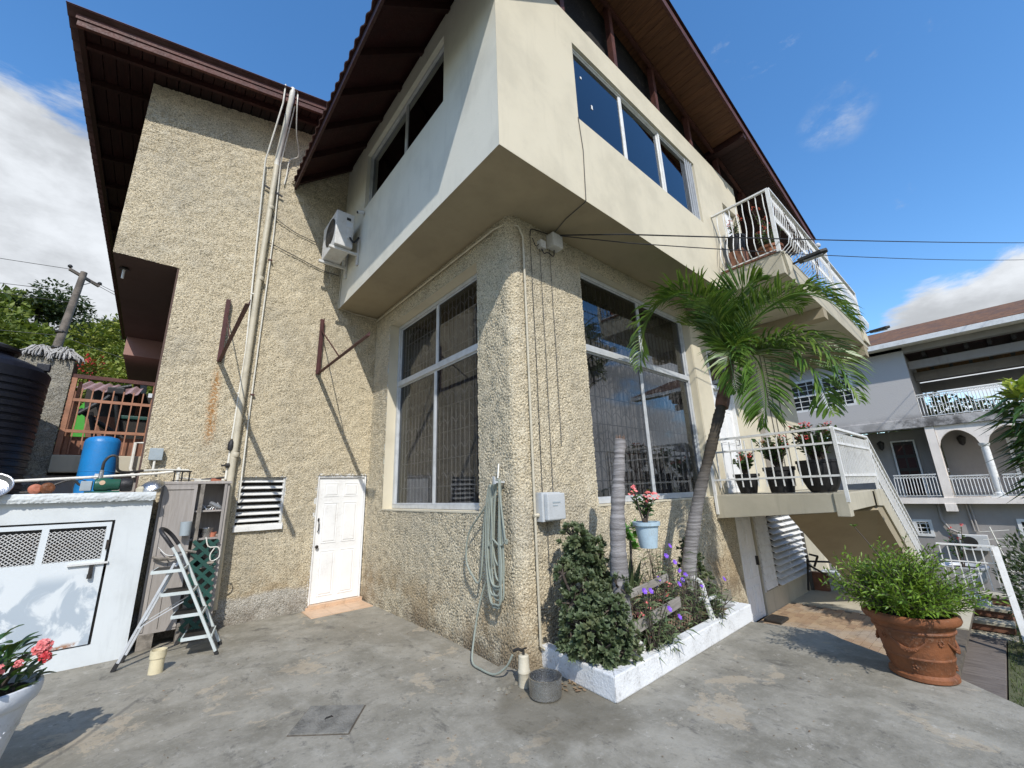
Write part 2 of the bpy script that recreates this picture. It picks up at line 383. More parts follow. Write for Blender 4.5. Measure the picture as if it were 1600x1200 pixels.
n=NT('shingle'); g=n.noise(9,5,.65); g2=n.noise(1.2,4,.6); cc_=n.mix(n.ss(g,.35,.65),(.22,.105,.045),(.115,.055,.026)); cc_=n.mix(n.math('MULTIPLY',n.ss(g2,.45,.65),.5),cc_,(.08,.05,.04)); M['shingle']=n.bsdf(cc_,.9,0,n.bump(g,.01))
def glass(name,tint=.3,refl=.07,gain=1.0,blue=(.9,.95,1)):
    n=NT(name); fr=n.n('ShaderNodeLayerWeight'); fr.inputs[0].default_value=.5
    wav=n.noise(1.6,2,.5); nb=n.bump(wav,.004,.25)
    gl=n.n('ShaderNodeBsdfGlossy'); gl.inputs['Roughness'].default_value=.012; gl.inputs['Color'].default_value=(*blue,1); n.l(nb,gl.inputs['Normal'])
    tr=n.n('ShaderNodeBsdfTransparent'); tr.inputs[0].default_value=(tint,tint,tint*1.02,1)
    f=n.math('ADD',n.math('MULTIPLY',n.math('POWER',fr.outputs['Facing'],4.2),gain),refl,clamp=True)
    mx=n.n('ShaderNodeMixShader'); n.l(f,mx.inputs[0]); n.l(tr.outputs[0],mx.inputs[1]); n.l(gl.outputs[0],mx.inputs[2]); n.l(mx.outputs[0],n.out.inputs[0])
    M[name]=n.m
glass('glass_tinted',.58,.05,.6); glass('glass_dark',.25,.07,.9)
glass('glass_clear',.66,.06,.7)
def leafmat(name,c1,c2,c3,rough=.45,trans=.25,nscale=2.5):
    n=NT(name); g=n.n('ShaderNodeNewGeometry'); ri=g.outputs['Random Per Island']
    c=n.mix(ri,c1,c2); c=n.mix(n.ss(n.noise(nscale,3,.5),.5,.72),c,c3)
    n.bsdf(c,rough,0,None,.5); pb=n.b
    tl=n.n('ShaderNodeBsdfTranslucent'); n.l(n.mix(.5,c,(.25,.35,.03)),tl.inputs[0])
    mx=n.n('ShaderNodeMixShader'); mx.inputs[0].default_value=trans; n.l(pb.outputs[0],mx.inputs[1]); n.l(tl.outputs[0],mx.inputs[2]); n.l(mx.outputs[0],n.out.inputs[0])
    M[name]=n.m
leafmat('leaf_hill',(.10,.145,.02),(.20,.24,.04),(.06,.095,.018),.6,.2,.25)
leafmat('leaf_hill_yellow',(.18,.23,.03),(.28,.29,.05),(.11,.17,.02),.6,.2,.3)
leafmat('leaf_hill_dark',(.03,.055,.02),(.055,.085,.03),(.025,.045,.018),.6,.15,.3)
M['ladder_paint']=paint('ladder_paint',(.56,.61,.59),.45,.08,(.3,.3,.28),.4)
M['cover_cement']=paint('cover_cement',(.235,.225,.195),.9,.25,(.09,.085,.07),.6,7,.004)
leafmat('leaf_palm',(.05,.12,.02),(.12,.22,.035),(.20,.27,.05),.38,.25,3)
leafmat('leaf_bush',(.12,.22,.022),(.22,.34,.035),(.07,.14,.02),.4,.3,5)
leafmat('leaf_succulent',(.075,.11,.05),(.15,.185,.10),(.18,.20,.10),.5,.12,6)
leafmat('leaf_dark',(.025,.07,.02),(.05,.11,.03),(.02,.05,.015),.35,.2,8)
leafmat('leaf_strap',(.08,.12,.055),(.15,.19,.085),(.19,.20,.12),.5,.15,5)
leafmat('leaf_rosette',(.06,.20,.03),(.10,.28,.05),(.05,.15,.03),.4,.25,6)
leafmat('leaf_lime',(.30,.38,.04),(.42,.46,.07),(.2,.3,.03),.4,.25,6)
leafmat('petal_red',(.55,.03,.04),(.70,.08,.09),(.45,.03,.03),.5,.2,20)
leafmat('petal_pink',(.78,.17,.18),(.85,.30,.28),(.7,.12,.12),.5,.2,20)
leafmat('petal_purple',(.20,.07,.62),(.30,.12,.75),(.15,.05,.5),.5,.2,20)
leafmat('dry_leaf',(.20,.13,.08),(.28,.2,.12),(.12,.08,.05),.8,.1,20)
leafmat('grass',(.06,.10,.02),(.10,.14,.03),(.10,.09,.04),.6,.15,3)
n=NT('palm_bark'); x,y,z=n.xyz(); g=n.noise(3,5,.6,sc=(1,1,10)); ring=n.math('SINE',n.math('ADD',n.math('MULTIPLY',z,125),n.math('MULTIPLY',n.noise(7,3),5)))
c=n.mix(n.ss(g,.35,.65),(.30,.285,.275),(.17,.16,.155)); c=n.mix(n.ss(ring,.6,1,0,.35),c,(.10,.09,.08)); M['palm_bark']=n.bsdf(c,.9,0,n.bump(n.math('ADD',n.math('MULTIPLY',ring,.07),n.noise(30,4,.6,sc=(1,1,4))),.008),.2)
n=NT('palm_bark_dark'); x,y,z=n.xyz(); g=n.noise(3,5,.6,sc=(1,1,10)); ring=n.math('SINE',n.math('ADD',n.math('MULTIPLY',z,150),n.math('MULTIPLY',n.noise(7,3),5)))
hz=n.ss(z,2.1,1.2)
c=n.mix(hz,(.075,.062,.045),(.31,.295,.285)); c=n.mix(n.ss(g,.35,.65,0,.5),c,(.05,.045,.04)); c=n.mix(n.ss(ring,.6,1,0,.4),c,(.05,.045,.04)); M['palm_bark_dark']=n.bsdf(c,.9,0,n.bump(n.math('ADD',n.math('MULTIPLY',ring,.09),n.noise(30,4,.6,sc=(1,1,4))),.008),.2)
M['crownshaft']=paint('crownshaft',(.22,.11,.07),.6,.3,(.1,.06,.04),.5,9,.003)
M['pole_wood']=paint('pole_wood',(.20,.17,.14),.85,.3,(.1,.09,.08),.5,3,.004)
M['bark']=paint('bark',(.10,.08,.065),.9,.3)
M['tile_cream']=paint('tile_cream',(.60,.42,.28),.45,.08,(.35,.25,.18),.3,9)
def brickmat():
    n=NT('paver'); k=n.n('ShaderNodeObjectInfo').outputs['Random']; a=n.noise(7,6,.65); b=n.noise(1.1,4,.6)
    c=n.mix(k,(.40,.29,.18),(.30,.20,.125)); c=n.mix(n.ss(b,.45,.65,0,.6),c,(.36,.32,.26)); c=n.mix(n.ss(a,.5,.7,0,.5),c,(.15,.11,.075))
    M['paver']=n.bsdf(c,.85,0,n.bump(a,.004),.3)
brickmat()
M['mortar']=paint('mortar',(.14,.115,.085),.95,.3)
M['far_ground']=paint('far_ground',(.11,.12,.06),.95,.4,(.16,.13,.09),.5,.3,.01)
M['riser_brown']=paint('riser_brown',(.24,.11,.065),.7,.2,(.12,.08,.05),.4,6)
# ================================================================ ROUGHCAST SHEETS
def bandnoise(N,cell,lam0,lam1,seed):
    r=np.random.default_rng(seed); f=np.fft.fft2(r.standard_normal((N,N)))
    k=np.hypot(*np.meshgrid(np.fft.fftfreq(N,cell),np.fft.fftfreq(N,cell)))
    lo,hi=1/lam1,1/lam0; w=np.exp(-((k-(lo+hi)/2)/((hi-lo)/2))**2)
    a=np.real(np.fft.ifft2(f*w)); return a/a.std()
NZ=bandnoise(640,.008,.026,.054,3)+.45*bandnoise(640,.008,.15,.6,5)
def sampN(s,z):
    u=(s/.008)%640; v=(z/.008)%640; i=np.floor(u).astype(int); j=np.floor(v).astype(int); a=u-i; b=v-j
    i1=(i+1)%640; j1=(j+1)%640; i%=640; j%=640
    return NZ[i,j]*(1-a)*(1-b)+NZ[i1,j]*a*(1-b)+NZ[i,j1]*(1-a)*b+NZ[i1,j1]*a*b
def axis(breaks,res):
    out=[]
    for a,b in zip(breaks[:-1],breaks[1:]):
        k=max(1,int(round((b-a)/res))); out+=list(np.linspace(a,b,k,endpoint=False))
    return np.array(out+[breaks[-1]])
def rough_sheet(name,fn,s0,s1,z0,z1,res,holes,parent,amp=.007,top=None,seed=0):
    sb=sorted(set([s0,s1]+[h[0] for h in holes]+[h[1] for h in holes])); zb=sorted(set([z0,z1]+[h[2] for h in holes]+[h[3] for h in holes]))
    s=axis(sb,res); z=axis(zb,res); Sg,Zg=np.meshgrid(s,z,indexing='ij')
    h=(np.tanh(1.5*sampN(Sg+seed,Zg)+.7)-.25)*amp
    P,Nn=fn(Sg); X=P[0]+Nn[0]*h; Y=P[1]+Nn[1]*h; Z=Zg+sampN(Sg+1.7,Zg+.9)*amp*.25*((Zg>z0)&(Zg<z1))
    if top is not None:
        t=top(P[0]); Z=np.where(Zg>7.0,7.0+(Z-7.0)*(t-7.0)/(z1-7.0),Z)
    V=np.stack([X,Y,Z],-1).reshape(-1,3); ns,nz_=len(s),len(z)
    I,J=np.meshgrid(np.arange(ns-1),np.arange(nz_-1),indexing='ij')
    sc=(s[:-1]+s[1:])/2; zc=(z[:-1]+z[1:])/2; keep=np.ones((ns-1,nz_-1),bool)
    for a,b,c,d in holes: keep&=~((sc[:,None]>a)&(sc[:,None]<b)&(zc[None,:]>c)&(zc[None,:]<d))
    I=I[keep];J=J[keep]; k=I*nz_+J
    return npmesh(name,V,np.stack([k,k+nz_,k+nz_+1,k+1],-1),M['roughcast'],parent)
xB,yA,yC,zS=2.966,7.5,3.38,5.13
house=thing('house',(2.9,7.5,0),'cream and grey rough rendered two storey house with white overhanging box and dark red roofs','house')
# --- bay walls: side wall, rounded corner, garden wall as one skin
rc=.13; L1=7.5-(yC+rc); L2=rc*math.pi/2
def bay(s):
    a=np.clip((s-L1)/rc,0,math.pi/2)
    x=np.where(s<L1,xB,xB+rc-rc*np.cos(a)); y=np.where(s<L1,7.5-s,yC+rc-rc*np.sin(a))
    x=np.where(s>L1+L2,xB+rc+(s-L1-L2),x)
    return (x,y),(-np.cos(a),-np.sin(a))
sC=lambda x:L1+L2+(x-xB-rc)
WB=(7.5-6.85,7.5-4.09,1.48,4.78); WC=(sC(4.30),sC(7.52),1.50,4.88)
rough_sheet('wall',bay,0,sC(7.52),-.12,zS+.02,.0122,[WB,WC],house,.009).data.name='bay_wall'
def cflat(s): return (s,np.full_like(s,yC)),(0*s,0*s-1)
rough_sheet('wall',cflat,7.52,8.19,-.9,1.5,.016,[],house,.0105,seed=3)
def aflat(s): return (s,np.full_like(s,yA)),(0*s,0*s-1)
topf=lambda x:8.39+.2116*x
rough_sheet('wall',aflat,-.157,xB+.02,-.12,9.0,.019,[(.99,1.615,1.34,2.035),(2.10,2.935,-.12,2.06)],house,.0105,top=topf,seed=5)
rough_sheet('wall',aflat,-.897,-.157,5.16,9.0,.019,[],house,.0105,top=topf,seed=5)
# reveals and lintels of openings (smooth paint)
m=MB()
def reveal_x(m,x,y0,y1,z0,z1,d,t=.02): # opening in a wall facing -x
    m.box(x+.004,x+d,y1,y1+t,z0,z1).box(x+.004,x+d,y0-t,y0,z0,z1).box(x+.004,x+d,y0-t,y1+t,z1,z1+t).box(x-.01,x+d,y0-t,y1+t,z0-t,z0)
def reveal_y(m,y,x0,x1,z0,z1,d,t=.02):
    m.box(x0-t,x0,y+.004,y+d,z0,z1).box(x1,x1+t,y+.004,y+d,z0,z1).box(x0-t,x1+t,y+.004,y+d,z1,z1+t).box(x0-t,x1+t,y-.008,y+d,z0-t,z0)
reveal_x(m,xB,4.09,6.85,1.48,4.78,.24); reveal_y(m,yC,4.30,7.52,1.50,4.88,.20)
m.build('reveal',M['cream_wall'],house)
m=MB(); reveal_y(m,yA,.99,1.615,1.34,2.035,.12,.015); m.box(2.07,2.10,yA+.004,yA+.2,-.1,2.06).box(2.07,2.96,yA+.004,yA+.2,2.06,2.09)
m.build('reveal',M['old_white'],house)
MB().box(.975,1.625,yA-.05,yA+.1,1.245,1.325).build('window_sill',M['white_paint'],house,bevel=.006)
# smooth back part of the garden side wall (right of the window) with openings
m=MB()
def wall_y(m,y,x0,x1,z0,z1,holes,t=.2):
    xs=sorted(set([x0,x1]+[h[0] for h in holes]+[h[1] for h in holes]))
    for a,b in zip(xs[:-1],xs[1:]):
        hs=sorted([(h[2],h[3]) for h in holes if h[0]<=a+1e-6 and h[1]>=b-1e-6]); z=z0
        for c,d in hs:
            if c>z+1e-6: m.box(a,b,y,y+t,z,c)
            z=d
        if z<z1-1e-6: m.box(a,b,y,y+t,z,z1)
def wall_x(m,x,y0,y1,z0,z1,holes,t=.2):
    ys=sorted(set([y0,y1]+[h[0] for h in holes]+[h[1] for h in holes]))
    for a,b in zip(ys[:-1],ys[1:]):
        hs=sorted([(h[2],h[3]) for h in holes if h[0]<=a+1e-6 and h[1]>=b-1e-6]); z=z0
        for c,d in hs:
            if c>z+1e-6: m.box(x,x+t,a,b,z,c)
            z=d
        if z<z1-1e-6: m.box(x,x+t,a,b,z,z1)
wall_y(m,yC-.004,7.545,13.2,1.5,zS,[(8.12,9.1,1.53,4.35)])
m.box(13.2,13.4,yC,9,-3,8)
m.build('wall',M['cream_wall'],house)
m=MB(); wall_y(m,yC+.002,8.20,13.2,-.9,1.49,[(8.24,9.02,-.7,1.2),(9.05,11.62,-.3,1.16)])
m.build('wall',M['landing_wall'],house)
# upper box: side wall, garden wall, soffit
m=MB(); wall_x(m,2.2,2.62,7.5,5.13,8.2,[(3.74,6.45,6.70,7.86)],.18); m.build('wall',M['bay_side_wall'],house)
m=MB(); wall_y(m,2.62,2.381,9.12,5.131,8.2,[(3.57,7.10,6.40,7.72),(8.25,8.95,5.55,7.42)],.18)
m.box(2.2,2.381,2.6195,2.621,5.13,8.2)
m.build('wall',M['cream_wall'],house)
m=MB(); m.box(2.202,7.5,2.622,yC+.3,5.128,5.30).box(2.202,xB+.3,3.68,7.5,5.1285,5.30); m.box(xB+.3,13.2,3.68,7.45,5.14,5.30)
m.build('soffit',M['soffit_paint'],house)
# left overhanging storey: painted brown soffit, inner walls, pink balcony box, long flank
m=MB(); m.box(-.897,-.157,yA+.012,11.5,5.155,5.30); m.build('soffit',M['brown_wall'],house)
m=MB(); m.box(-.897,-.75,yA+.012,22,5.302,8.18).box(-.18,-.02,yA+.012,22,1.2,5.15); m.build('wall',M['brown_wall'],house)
m=MB(); m.box(-.87,-.22,11.5,14.0,4.75,5.19); m.build('balcony_box',M['pink_brown_wall'],house,bevel=.01)
MB().lathe([(.06,0),(.05,.03),(.02,.04)],(-.79,7.95,5.118),12).build('ceiling_lamp_base',M['dark_metal'],house)
MB().tube([(-.79,7.95,5.12),(-.79,7.96,4.98)],.016).build('ceiling_lamp',M['white_paint'],house)
# inner walls behind the openings, coloured near black for the shade of the rooms
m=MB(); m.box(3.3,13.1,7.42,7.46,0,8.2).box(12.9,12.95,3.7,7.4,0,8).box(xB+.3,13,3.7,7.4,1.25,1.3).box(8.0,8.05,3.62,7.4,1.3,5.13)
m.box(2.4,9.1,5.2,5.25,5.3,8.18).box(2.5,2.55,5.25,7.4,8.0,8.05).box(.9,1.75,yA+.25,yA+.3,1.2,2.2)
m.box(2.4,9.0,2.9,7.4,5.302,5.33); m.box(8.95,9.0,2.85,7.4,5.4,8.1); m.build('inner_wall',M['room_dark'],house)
# veranda recess on the upper right
m=MB(); m.box(9.125,13.0,5.2,5.3,5.4,8.9).box(9.125,9.2,2.82,5.2,5.47,8.7); m.build('veranda_wall',M['dark_red'],house)
# clerestory: solid black sheets as the shade of the opening, + mullions
m=MB(); m.box(2.4,12.5,2.80,2.83,8.2,9.9).box(2.42,2.44,2.83,7.5,8.0,8.6); m.build('clerestory_shade',M['shade_black'],house)
for x in (3.40,4.66,5.92,7.18,8.44,9.7):
    zt=min(7.36+.9*(x-1.27),9.48-.21*(x-5))-.02
    MB().box(x,x+.09,2.63,2.72,8.2,zt).build('clerestory_mullion',M['fascia_red'],house)
MB().box(2.4,9.12,2.64,2.78,8.201,8.245).build('wall_plate',M['fascia_red'],house)
# ---------------------------------------------------------------- roofs
def corr(m,P0,U,V,wav,amp,n,th=.012,edge=True):
    """corrugated sheet: ridges run along V, waves progress along U"""
    P0=Vector(P0);U=Vector(U);V=Vector(V);Nn=U.cross(V).normalized()
    if Nn.z<0: Nn=-Nn
    k=int(U.length/wav*n); pts=[]
    for i in range(k+1):
        t=i/k; a=P0+U*t+Nn*amp*math.sin(2*math.pi*t*U.length/wav)
        pts.append((a,a+V,a+Nn*th,a+V+Nn*th))
    Vv=[p for q in pts for p in q]; F=[]
    for i in range(k):
        b=4*i; F+=[(b,b+4,b+5,b+1),(b+2,b+3,b+7,b+6),(b,b+2,b+6,b+4),(b+1,b+5,b+7,b+3)]
    m.add(Vv,F)
# left roof A (monopitch rising to the right)
roofA=MB(); corr(roofA,(-1.80,6.80,8.39-.2116*1.80+.22),(0,15.4,0),(5.28,0,5.28*.2116),.20,.045,8,th=.02); ra=roofA.build('roof',M['roof_sheet'],house,smooth=True,angle=60,label='corrugated sheet roof over the left part')
zA=lambda x:8.39+.2116*x
m=MB(); m.hexa([(-1.68,6.88,zA(-1.68)),(3.4,6.88,zA(3.4)),(3.4,6.93,zA(3.4)),(-1.68,6.93,zA(-1.68)),(-1.68,6.88,zA(-1.68)+.17),(3.4,6.88,zA(3.4)+.17),(3.4,6.93,zA(3.4)+.17),(-1.68,6.93,zA(-1.68)+.17)])
m.build('fascia',M['fascia_red'],ra,bevel=.004)
m=MB(); m.hexa([(-1.70,6.865,zA(-1.70)+.10),(3.4,6.865,zA(3.4)+.10),(3.4,6.878,zA(3.4)+.10),(-1.70,6.865+.013,zA(-1.70)+.10),(-1.70,6.865,zA(-1.7)+.175),(3.4,6.865,zA(3.4)+.175),(3.4,6.878,zA(3.4)+.175),(-1.7,6.878,zA(-1.7)+.175)]); m.build('drip_board',M['fascia_red'],ra)
m=MB(); m.box(-1.68,-1.62,6.935,22,zA(-1.62)+.02,zA(-1.65)+.15); m.build('fascia',M['dark_red'],ra)
# soffit boards run up the slope (along x), grooves visible
bd=MB(); w=.145
mesh0=None
def boardA(y0):
    return MB().hexa([(-1.615,y0,zA(-1.615)+.10),(3.3,y0,zA(3.3)+.10),(3.3,y0+w-.012,zA(3.3)+.10),(-1.615,y0+w-.012,zA(-1.615)+.10),(-1.615,y0,zA(-1.615)+.12),(3.3,y0,zA(3.3)+.12),(3.3,y0+w-.012,zA(3.3)+.12),(-1.615,y0+w-.012,zA(-1.615)+.12)])
# on the flank the boards lie across the rafters; front run parallel to the fascia
def short_board(x0):
    return MB().hexa([(x0,6.94,zA(x0)+.10),(x0+w-.012,6.94,zA(x0+w)+.10),(x0+w-.012,22,zA(x0+w)+.10),(x0,22,zA(x0)+.10),(x0,6.94,zA(x0)+.12),(x0+w-.012,6.94,zA(x0+w)+.12),(x0+w-.012,22,zA(x0+w)+.12),(x0,22,zA(x0)+.12)])
sb=None
for i in range(34):
    x0=-1.615+i*w
    if sb is None: sb=short_board(x0).build('soffit_board',M['soffit_wood_red'],ra)
    else:
        c=sb.copy(); COL.objects.link(c); c.location=(i*w,0,i*w*.2116)
rf=None
for i,y in enumerate([7.9+.95*k for k in range(15)]):
    if rf is None: rf=MB().hexa([(-1.61,y,zA(-1.61)+.0),(-.80,y,zA(-.80)),(-.80,y+.06,zA(-.80)),(-1.61,y+.06,zA(-1.61)),(-1.61,y,zA(-1.61)+.099),(-.80,y,zA(-.80)+.099),(-.80,y+.06,zA(-.80)+.099),(-1.61,y+.06,zA(-1.61)+.099)]).build('rafter',M['soffit_wood_red'],ra)
    else:
        c=rf.copy(); COL.objects.link(c); c.location=(0,.95*i,0)
for y in (7.2,):
    MB().hexa([(-1.61,y,zA(-1.61)),(3.3,y,zA(3.3)),(3.3,y+.06,zA(3.3)),(-1.61,y+.06,zA(-1.61)),(-1.61,y,zA(-1.61)+.099),(3.3,y,zA(3.3)+.099),(3.3,y+.06,zA(3.3)+.099),(-1.61,y+.06,zA(-1.61)+.099)]).build('rafter',M['dark_red'],ra)
# roof B over the box: steep left slope, shallow right slope
zL=lambda x:7.36+.9*(x-1.27); zR=lambda x:9.48-.21*(x-5); xr=3.886
mB=MB(); corr(mB,(1.20,1.94,zL(1.20)+.13),(0,5.54,0),(xr-1.2,0,.9*(xr-1.2)),.19,.016,6); corr(mB,(xr,1.94,zR(xr)+.17),(0,12,0),(12.75-xr,0,-.21*(12.75-xr)),.19,.03,4)
rb=mB.build('roof',M['roof_sheet'],house,smooth=True,angle=60,label='dark red gabled roof over the white box')
MB().hexa([(1.27,1.98,zL(1.27)+.08),(xr,1.98,zL(xr)+.08),(xr,7.48,zL(xr)+.08),(1.27,7.48,zL(1.27)+.08),(1.27,1.98,zL(1.27)+.11),(xr,1.98,zL(xr)+.11),(xr,7.48,zL(xr)+.11),(1.27,7.48,zL(1.27)+.11)]).build('soffit_panel',M['dark_red'],rb)
MB().box(1.235,1.27,1.98,7.48,zL(1.27)-.06,zL(1.27)+.13).build('fascia',M['dark_red'],rb)
r0_=None
for i in range(8):
    y=2.1+.74*i
    m=MB().hexa([(1.275,y,zL(1.275)-.05),(2.36,y,zL(2.36)-.05),(2.36,y+.07,zL(2.36)-.05),(1.275,y+.07,zL(1.275)-.05),(1.275,y,zL(1.275)+.078),(2.36,y,zL(2.36)+.078),(2.36,y+.07,zL(2.36)+.078),(1.275,y+.07,zL(1.275)+.078)])
    if r0_ is None: r0_=m.build('rafter',M['soffit_wood_red'],rb)
    else: c=r0_.copy(); COL.objects.link(c); c.location=(0,.74*i,0)
# rake soffit boards on the garden side
for nm,mat,xa,xb_ in (('soffit_board','soffit_wood',xr,8.30),('soffit_board','soffit_wood_red',8.42,12.6)):
    k=0;base=None;x=xa
    dz=0 if mat=='soffit_wood' else -.05
    while x<xb_-.05:
        m=MB().hexa([(x,2.02,zR(x)+dz),(x+.128,2.02,zR(x+.128)+dz),(x+.128,5.2,zR(x+.128)+dz),(x,5.2,zR(x)+dz),(x,2.02,zR(x)+.02+dz),(x+.128,2.02,zR(x+.128)+.02+dz),(x+.128,5.2,zR(x+.128)+.02+dz),(x,5.2,zR(x)+.02+dz)])
        if base is None: base=m.build(nm,M[mat],rb)
        else: c=base.copy(); COL.objects.link(c); c.location=(.133*k,0,-.21*.133*k)
        k+=1;x+=.133
MB().hexa([(8.30,2.0,zR(8.3)-.13),(8.42,2.0,zR(8.42)-.13),(8.42,5,zR(8.42)-.13),(8.30,5,zR(8.3)-.13),(8.30,2.0,zR(8.3)+.03),(8.42,2.0,zR(8.42)+.03),(8.42,5,zR(8.42)+.03),(8.30,5,zR(8.3)+.03)]).build('rafter',M['dark_red'],rb)
def strip(x0,x1,zf,y0,y1,h0,h1): return MB().hexa([(x0,y0,zf(x0)+h0),(x1,y0,zf(x1)+h0),(x1,y1,zf(x1)+h0),(x0,y1,zf(x0)+h0),(x0,y0,zf(x0)+h1),(x1,y0,zf(x1)+h1),(x1,y1,zf(x1)+h1),(x0,y1,zf(x0)+h1)])
strip(xr,12.7,zR,1.975,2.015,-.03,.13).build('fascia',M['fascia_red'],rb)
strip(1.24,xr,zL,1.975,2.015,-.05,.10).build('fascia',M['fascia_red'],rb)
strip(xr,12.6,zR,2.60,2.66,-.09,-.005).build('rafter',M['fascia_red'],rb)
MB().box(12.6,12.68,2.0,7,zR(12.6)-.08,zR(12.6)+.12).build('fascia',M['dark_red'],rb)
# ---------------------------------------------------------------- windows
def alu_window_x(x,y0,y1,z0,z1,ms,zt,glassm,parent,name='window',f=.05,ms_up=None,label=None):
    """aluminium window in a plane of constant x; ms: mullion positions below the transom"""
    w=MB().box(x,x+.06,y0,y1,z0,z0+f).box(x,x+.06,y0,y1,z1-f,z1).box(x,x+.06,y0,y0+f,z0+f,z1-f).box(x,x+.06,y1-f,y1,z0+f,z1-f).build(name,M['aluminium'],parent,bevel=.004,label=label)
    return w
def window(kind,c,a0,a1,z0,z1,rows,glassm,label,f=.062,fm='aluminium'):
    """kind 'x' or 'y' = plane normal axis, c = position; rows: list of (zlo,zhi,[edges along wall])"""
    def B(m,p0,p1,d0,d1,q0,q1):
        if kind=='x': m.box(c+d0,c+d1,p0,p1,q0,q1)
        else: m.box(p0,p1,c+d0,c+d1,q0,q1)
        return m
    m=MB(); B(m,a0,a1,0,.07,z0,z0+f);B(m,a0,a1,0,.07,z1-f,z1);B(m,a0,a0+f,0,.07,z0+f,z1-f);B(m,a1-f,a1,0,.07,z0+f,z1-f)
    w=m.build('window',M[fm],house,bevel=.004,label=label)
    for i,(zl,zh,ed) in enumerate(rows):
        if i>0: B(MB(),a0+f,a1-f,-.012,.075,zl-.045,zl+.045).build('transom',M[fm],w,bevel=.004)
        for j in range(1,len(ed)-1): B(MB(),ed[j]-.024,ed[j]+.024,.002+.01*(j%2),.066,zl+(.047 if i else f+.002),zh-(.047 if i<len(rows)-1 else f+.002)).build('mullion',M[fm],w,bevel=.003)
        for j in range(len(ed)-1):
            d=.030+.014*(j%2)
            lo=zl+(.045 if i else f); hi=zh-(.045 if i<len(rows)-1 else f)
            B(MB(),ed[j]+(.0 if j else f)+.001,ed[j+1]-(0 if j<len(ed)-2 else f)-.001,d,d+.006,lo,hi).build('pane',M[glassm],w)
            # slim sash round every pane
            s=MB(); e0=ed[j]+(.024 if j else f); e1=ed[j+1]-(.024 if j<len(ed)-2 else f)
            B(s,e0,e1,d-.012,d-.001,lo,lo+.022);B(s,e0,e1,d-.012,d-.001,hi-.022,hi);B(s,e0,e0+.022,d-.012,d-.001,lo+.022,hi-.022);B(s,e1-.022,e1,d-.012,d-.001,lo+.022,hi-.022)
            s.build('sash',M[fm],w)
    return w
wB=window('x',3.14,4.095,6.845,1.485,4.775,[(1.485,3.64,[4.095,5.50,6.845]),(3.64,4.775,[4.095,5.46,6.845])],'glass_tinted','tall aluminium window in the shaded side wall beside the white door')
wC=window('y',3.50,4.305,7.515,1.505,4.875,[(1.505,3.66,[4.305,5.87,7.515]),(3.66,4.875,[4.305,5.98,7.515])],'glass_clear','tall aluminium window behind the palm trunks')
wU=window('y',2.66,3.575,7.095,6.405,7.715,[(6.405,7.715,[3.575,4.76,5.88,7.095])],'glass_dark','three pane upper window of dark glass above the garden',.03,'white_paint')
wV=window('x',2.26,3.745,6.445,6.705,7.855,[(6.705,7.855,[3.745,5.0,6.445])],'glass_dark','dark two pane upper window under the roof eave',.035)
m=MB().box(6.62,7.06,2.69,2.72,6.44,7.69); 
for k in range(4): MB().box(6.78+.07*k,6.80+.07*k,2.648-.006*k,2.66,6.43,7.69).build('sash',M['aluminium'],wU)
for k,(px,pz,s) in enumerate(((3.78,7.30,.035),(3.98,6.90,.07))): MB().box(px,px+.03,2.682,2.686,pz,pz+s).build('sticker',M['white_paint'],wU)
# decorative security grilles and curtains behind the two tall windows
def grille(kind,c,a0,a1,z0,z1,step,arcs,parent):
    m=MB()
    P=(lambda a,z:(c,a,z)) if kind=='x' else (lambda a,z:(a,c,z))
    a=a0
    while a<=a1: m.tube([P(a,z0),P(a,z1)],.0075,5,False); a+=step
    for z in arcs:
        m.tube([P(a0,z),P(a1,z)],.008,5,False); a=a0
        while a+2*step<=a1+.01:
            m.tube([P(a+2*step*t,z+.10+.10*math.sin(math.pi*t)) for t in np.linspace(0,1,9)],.007,4,False); a+=2*step
    return m.build('security_grille',M['grille_pale' if kind=='x' else 'grille'],parent,kind='stuff')
grille('x',3.27,4.15,6.8,1.5,4.7,.115,[1.8,2.2,2.6,3.0,3.4,3.9,4.4],wB)
grille('y',3.62,4.36,7.46,1.5,4.8,.12,[1.8,2.2,2.6,3.0,3.4,3.9,4.4],wC)
def curtain(kind,c,a0,a1,z0,z1,parent,amp=.03):
    s=np.arange(a0,a1,.018); off=amp*np.sin(s*26+np.sin(s*7)*1.5)+amp*.4*np.sin(s*61); V=[]
    for t,o in zip(s,off):
        for z in (z0,z1): V.append((c+o,t,z) if kind=='x' else (t,c+o,z))
    k=len(s); F=[(2*i,2*i+2,2*i+3,2*i+1) for i in range(k-1)]
    return npmesh('curtain',V,F,M['curtain'],parent)
curtain('x',3.42,4.1,6.9,1.35,4.45,wB); curtain('y',3.72,4.4,7.9,1.35,4.45,wC)
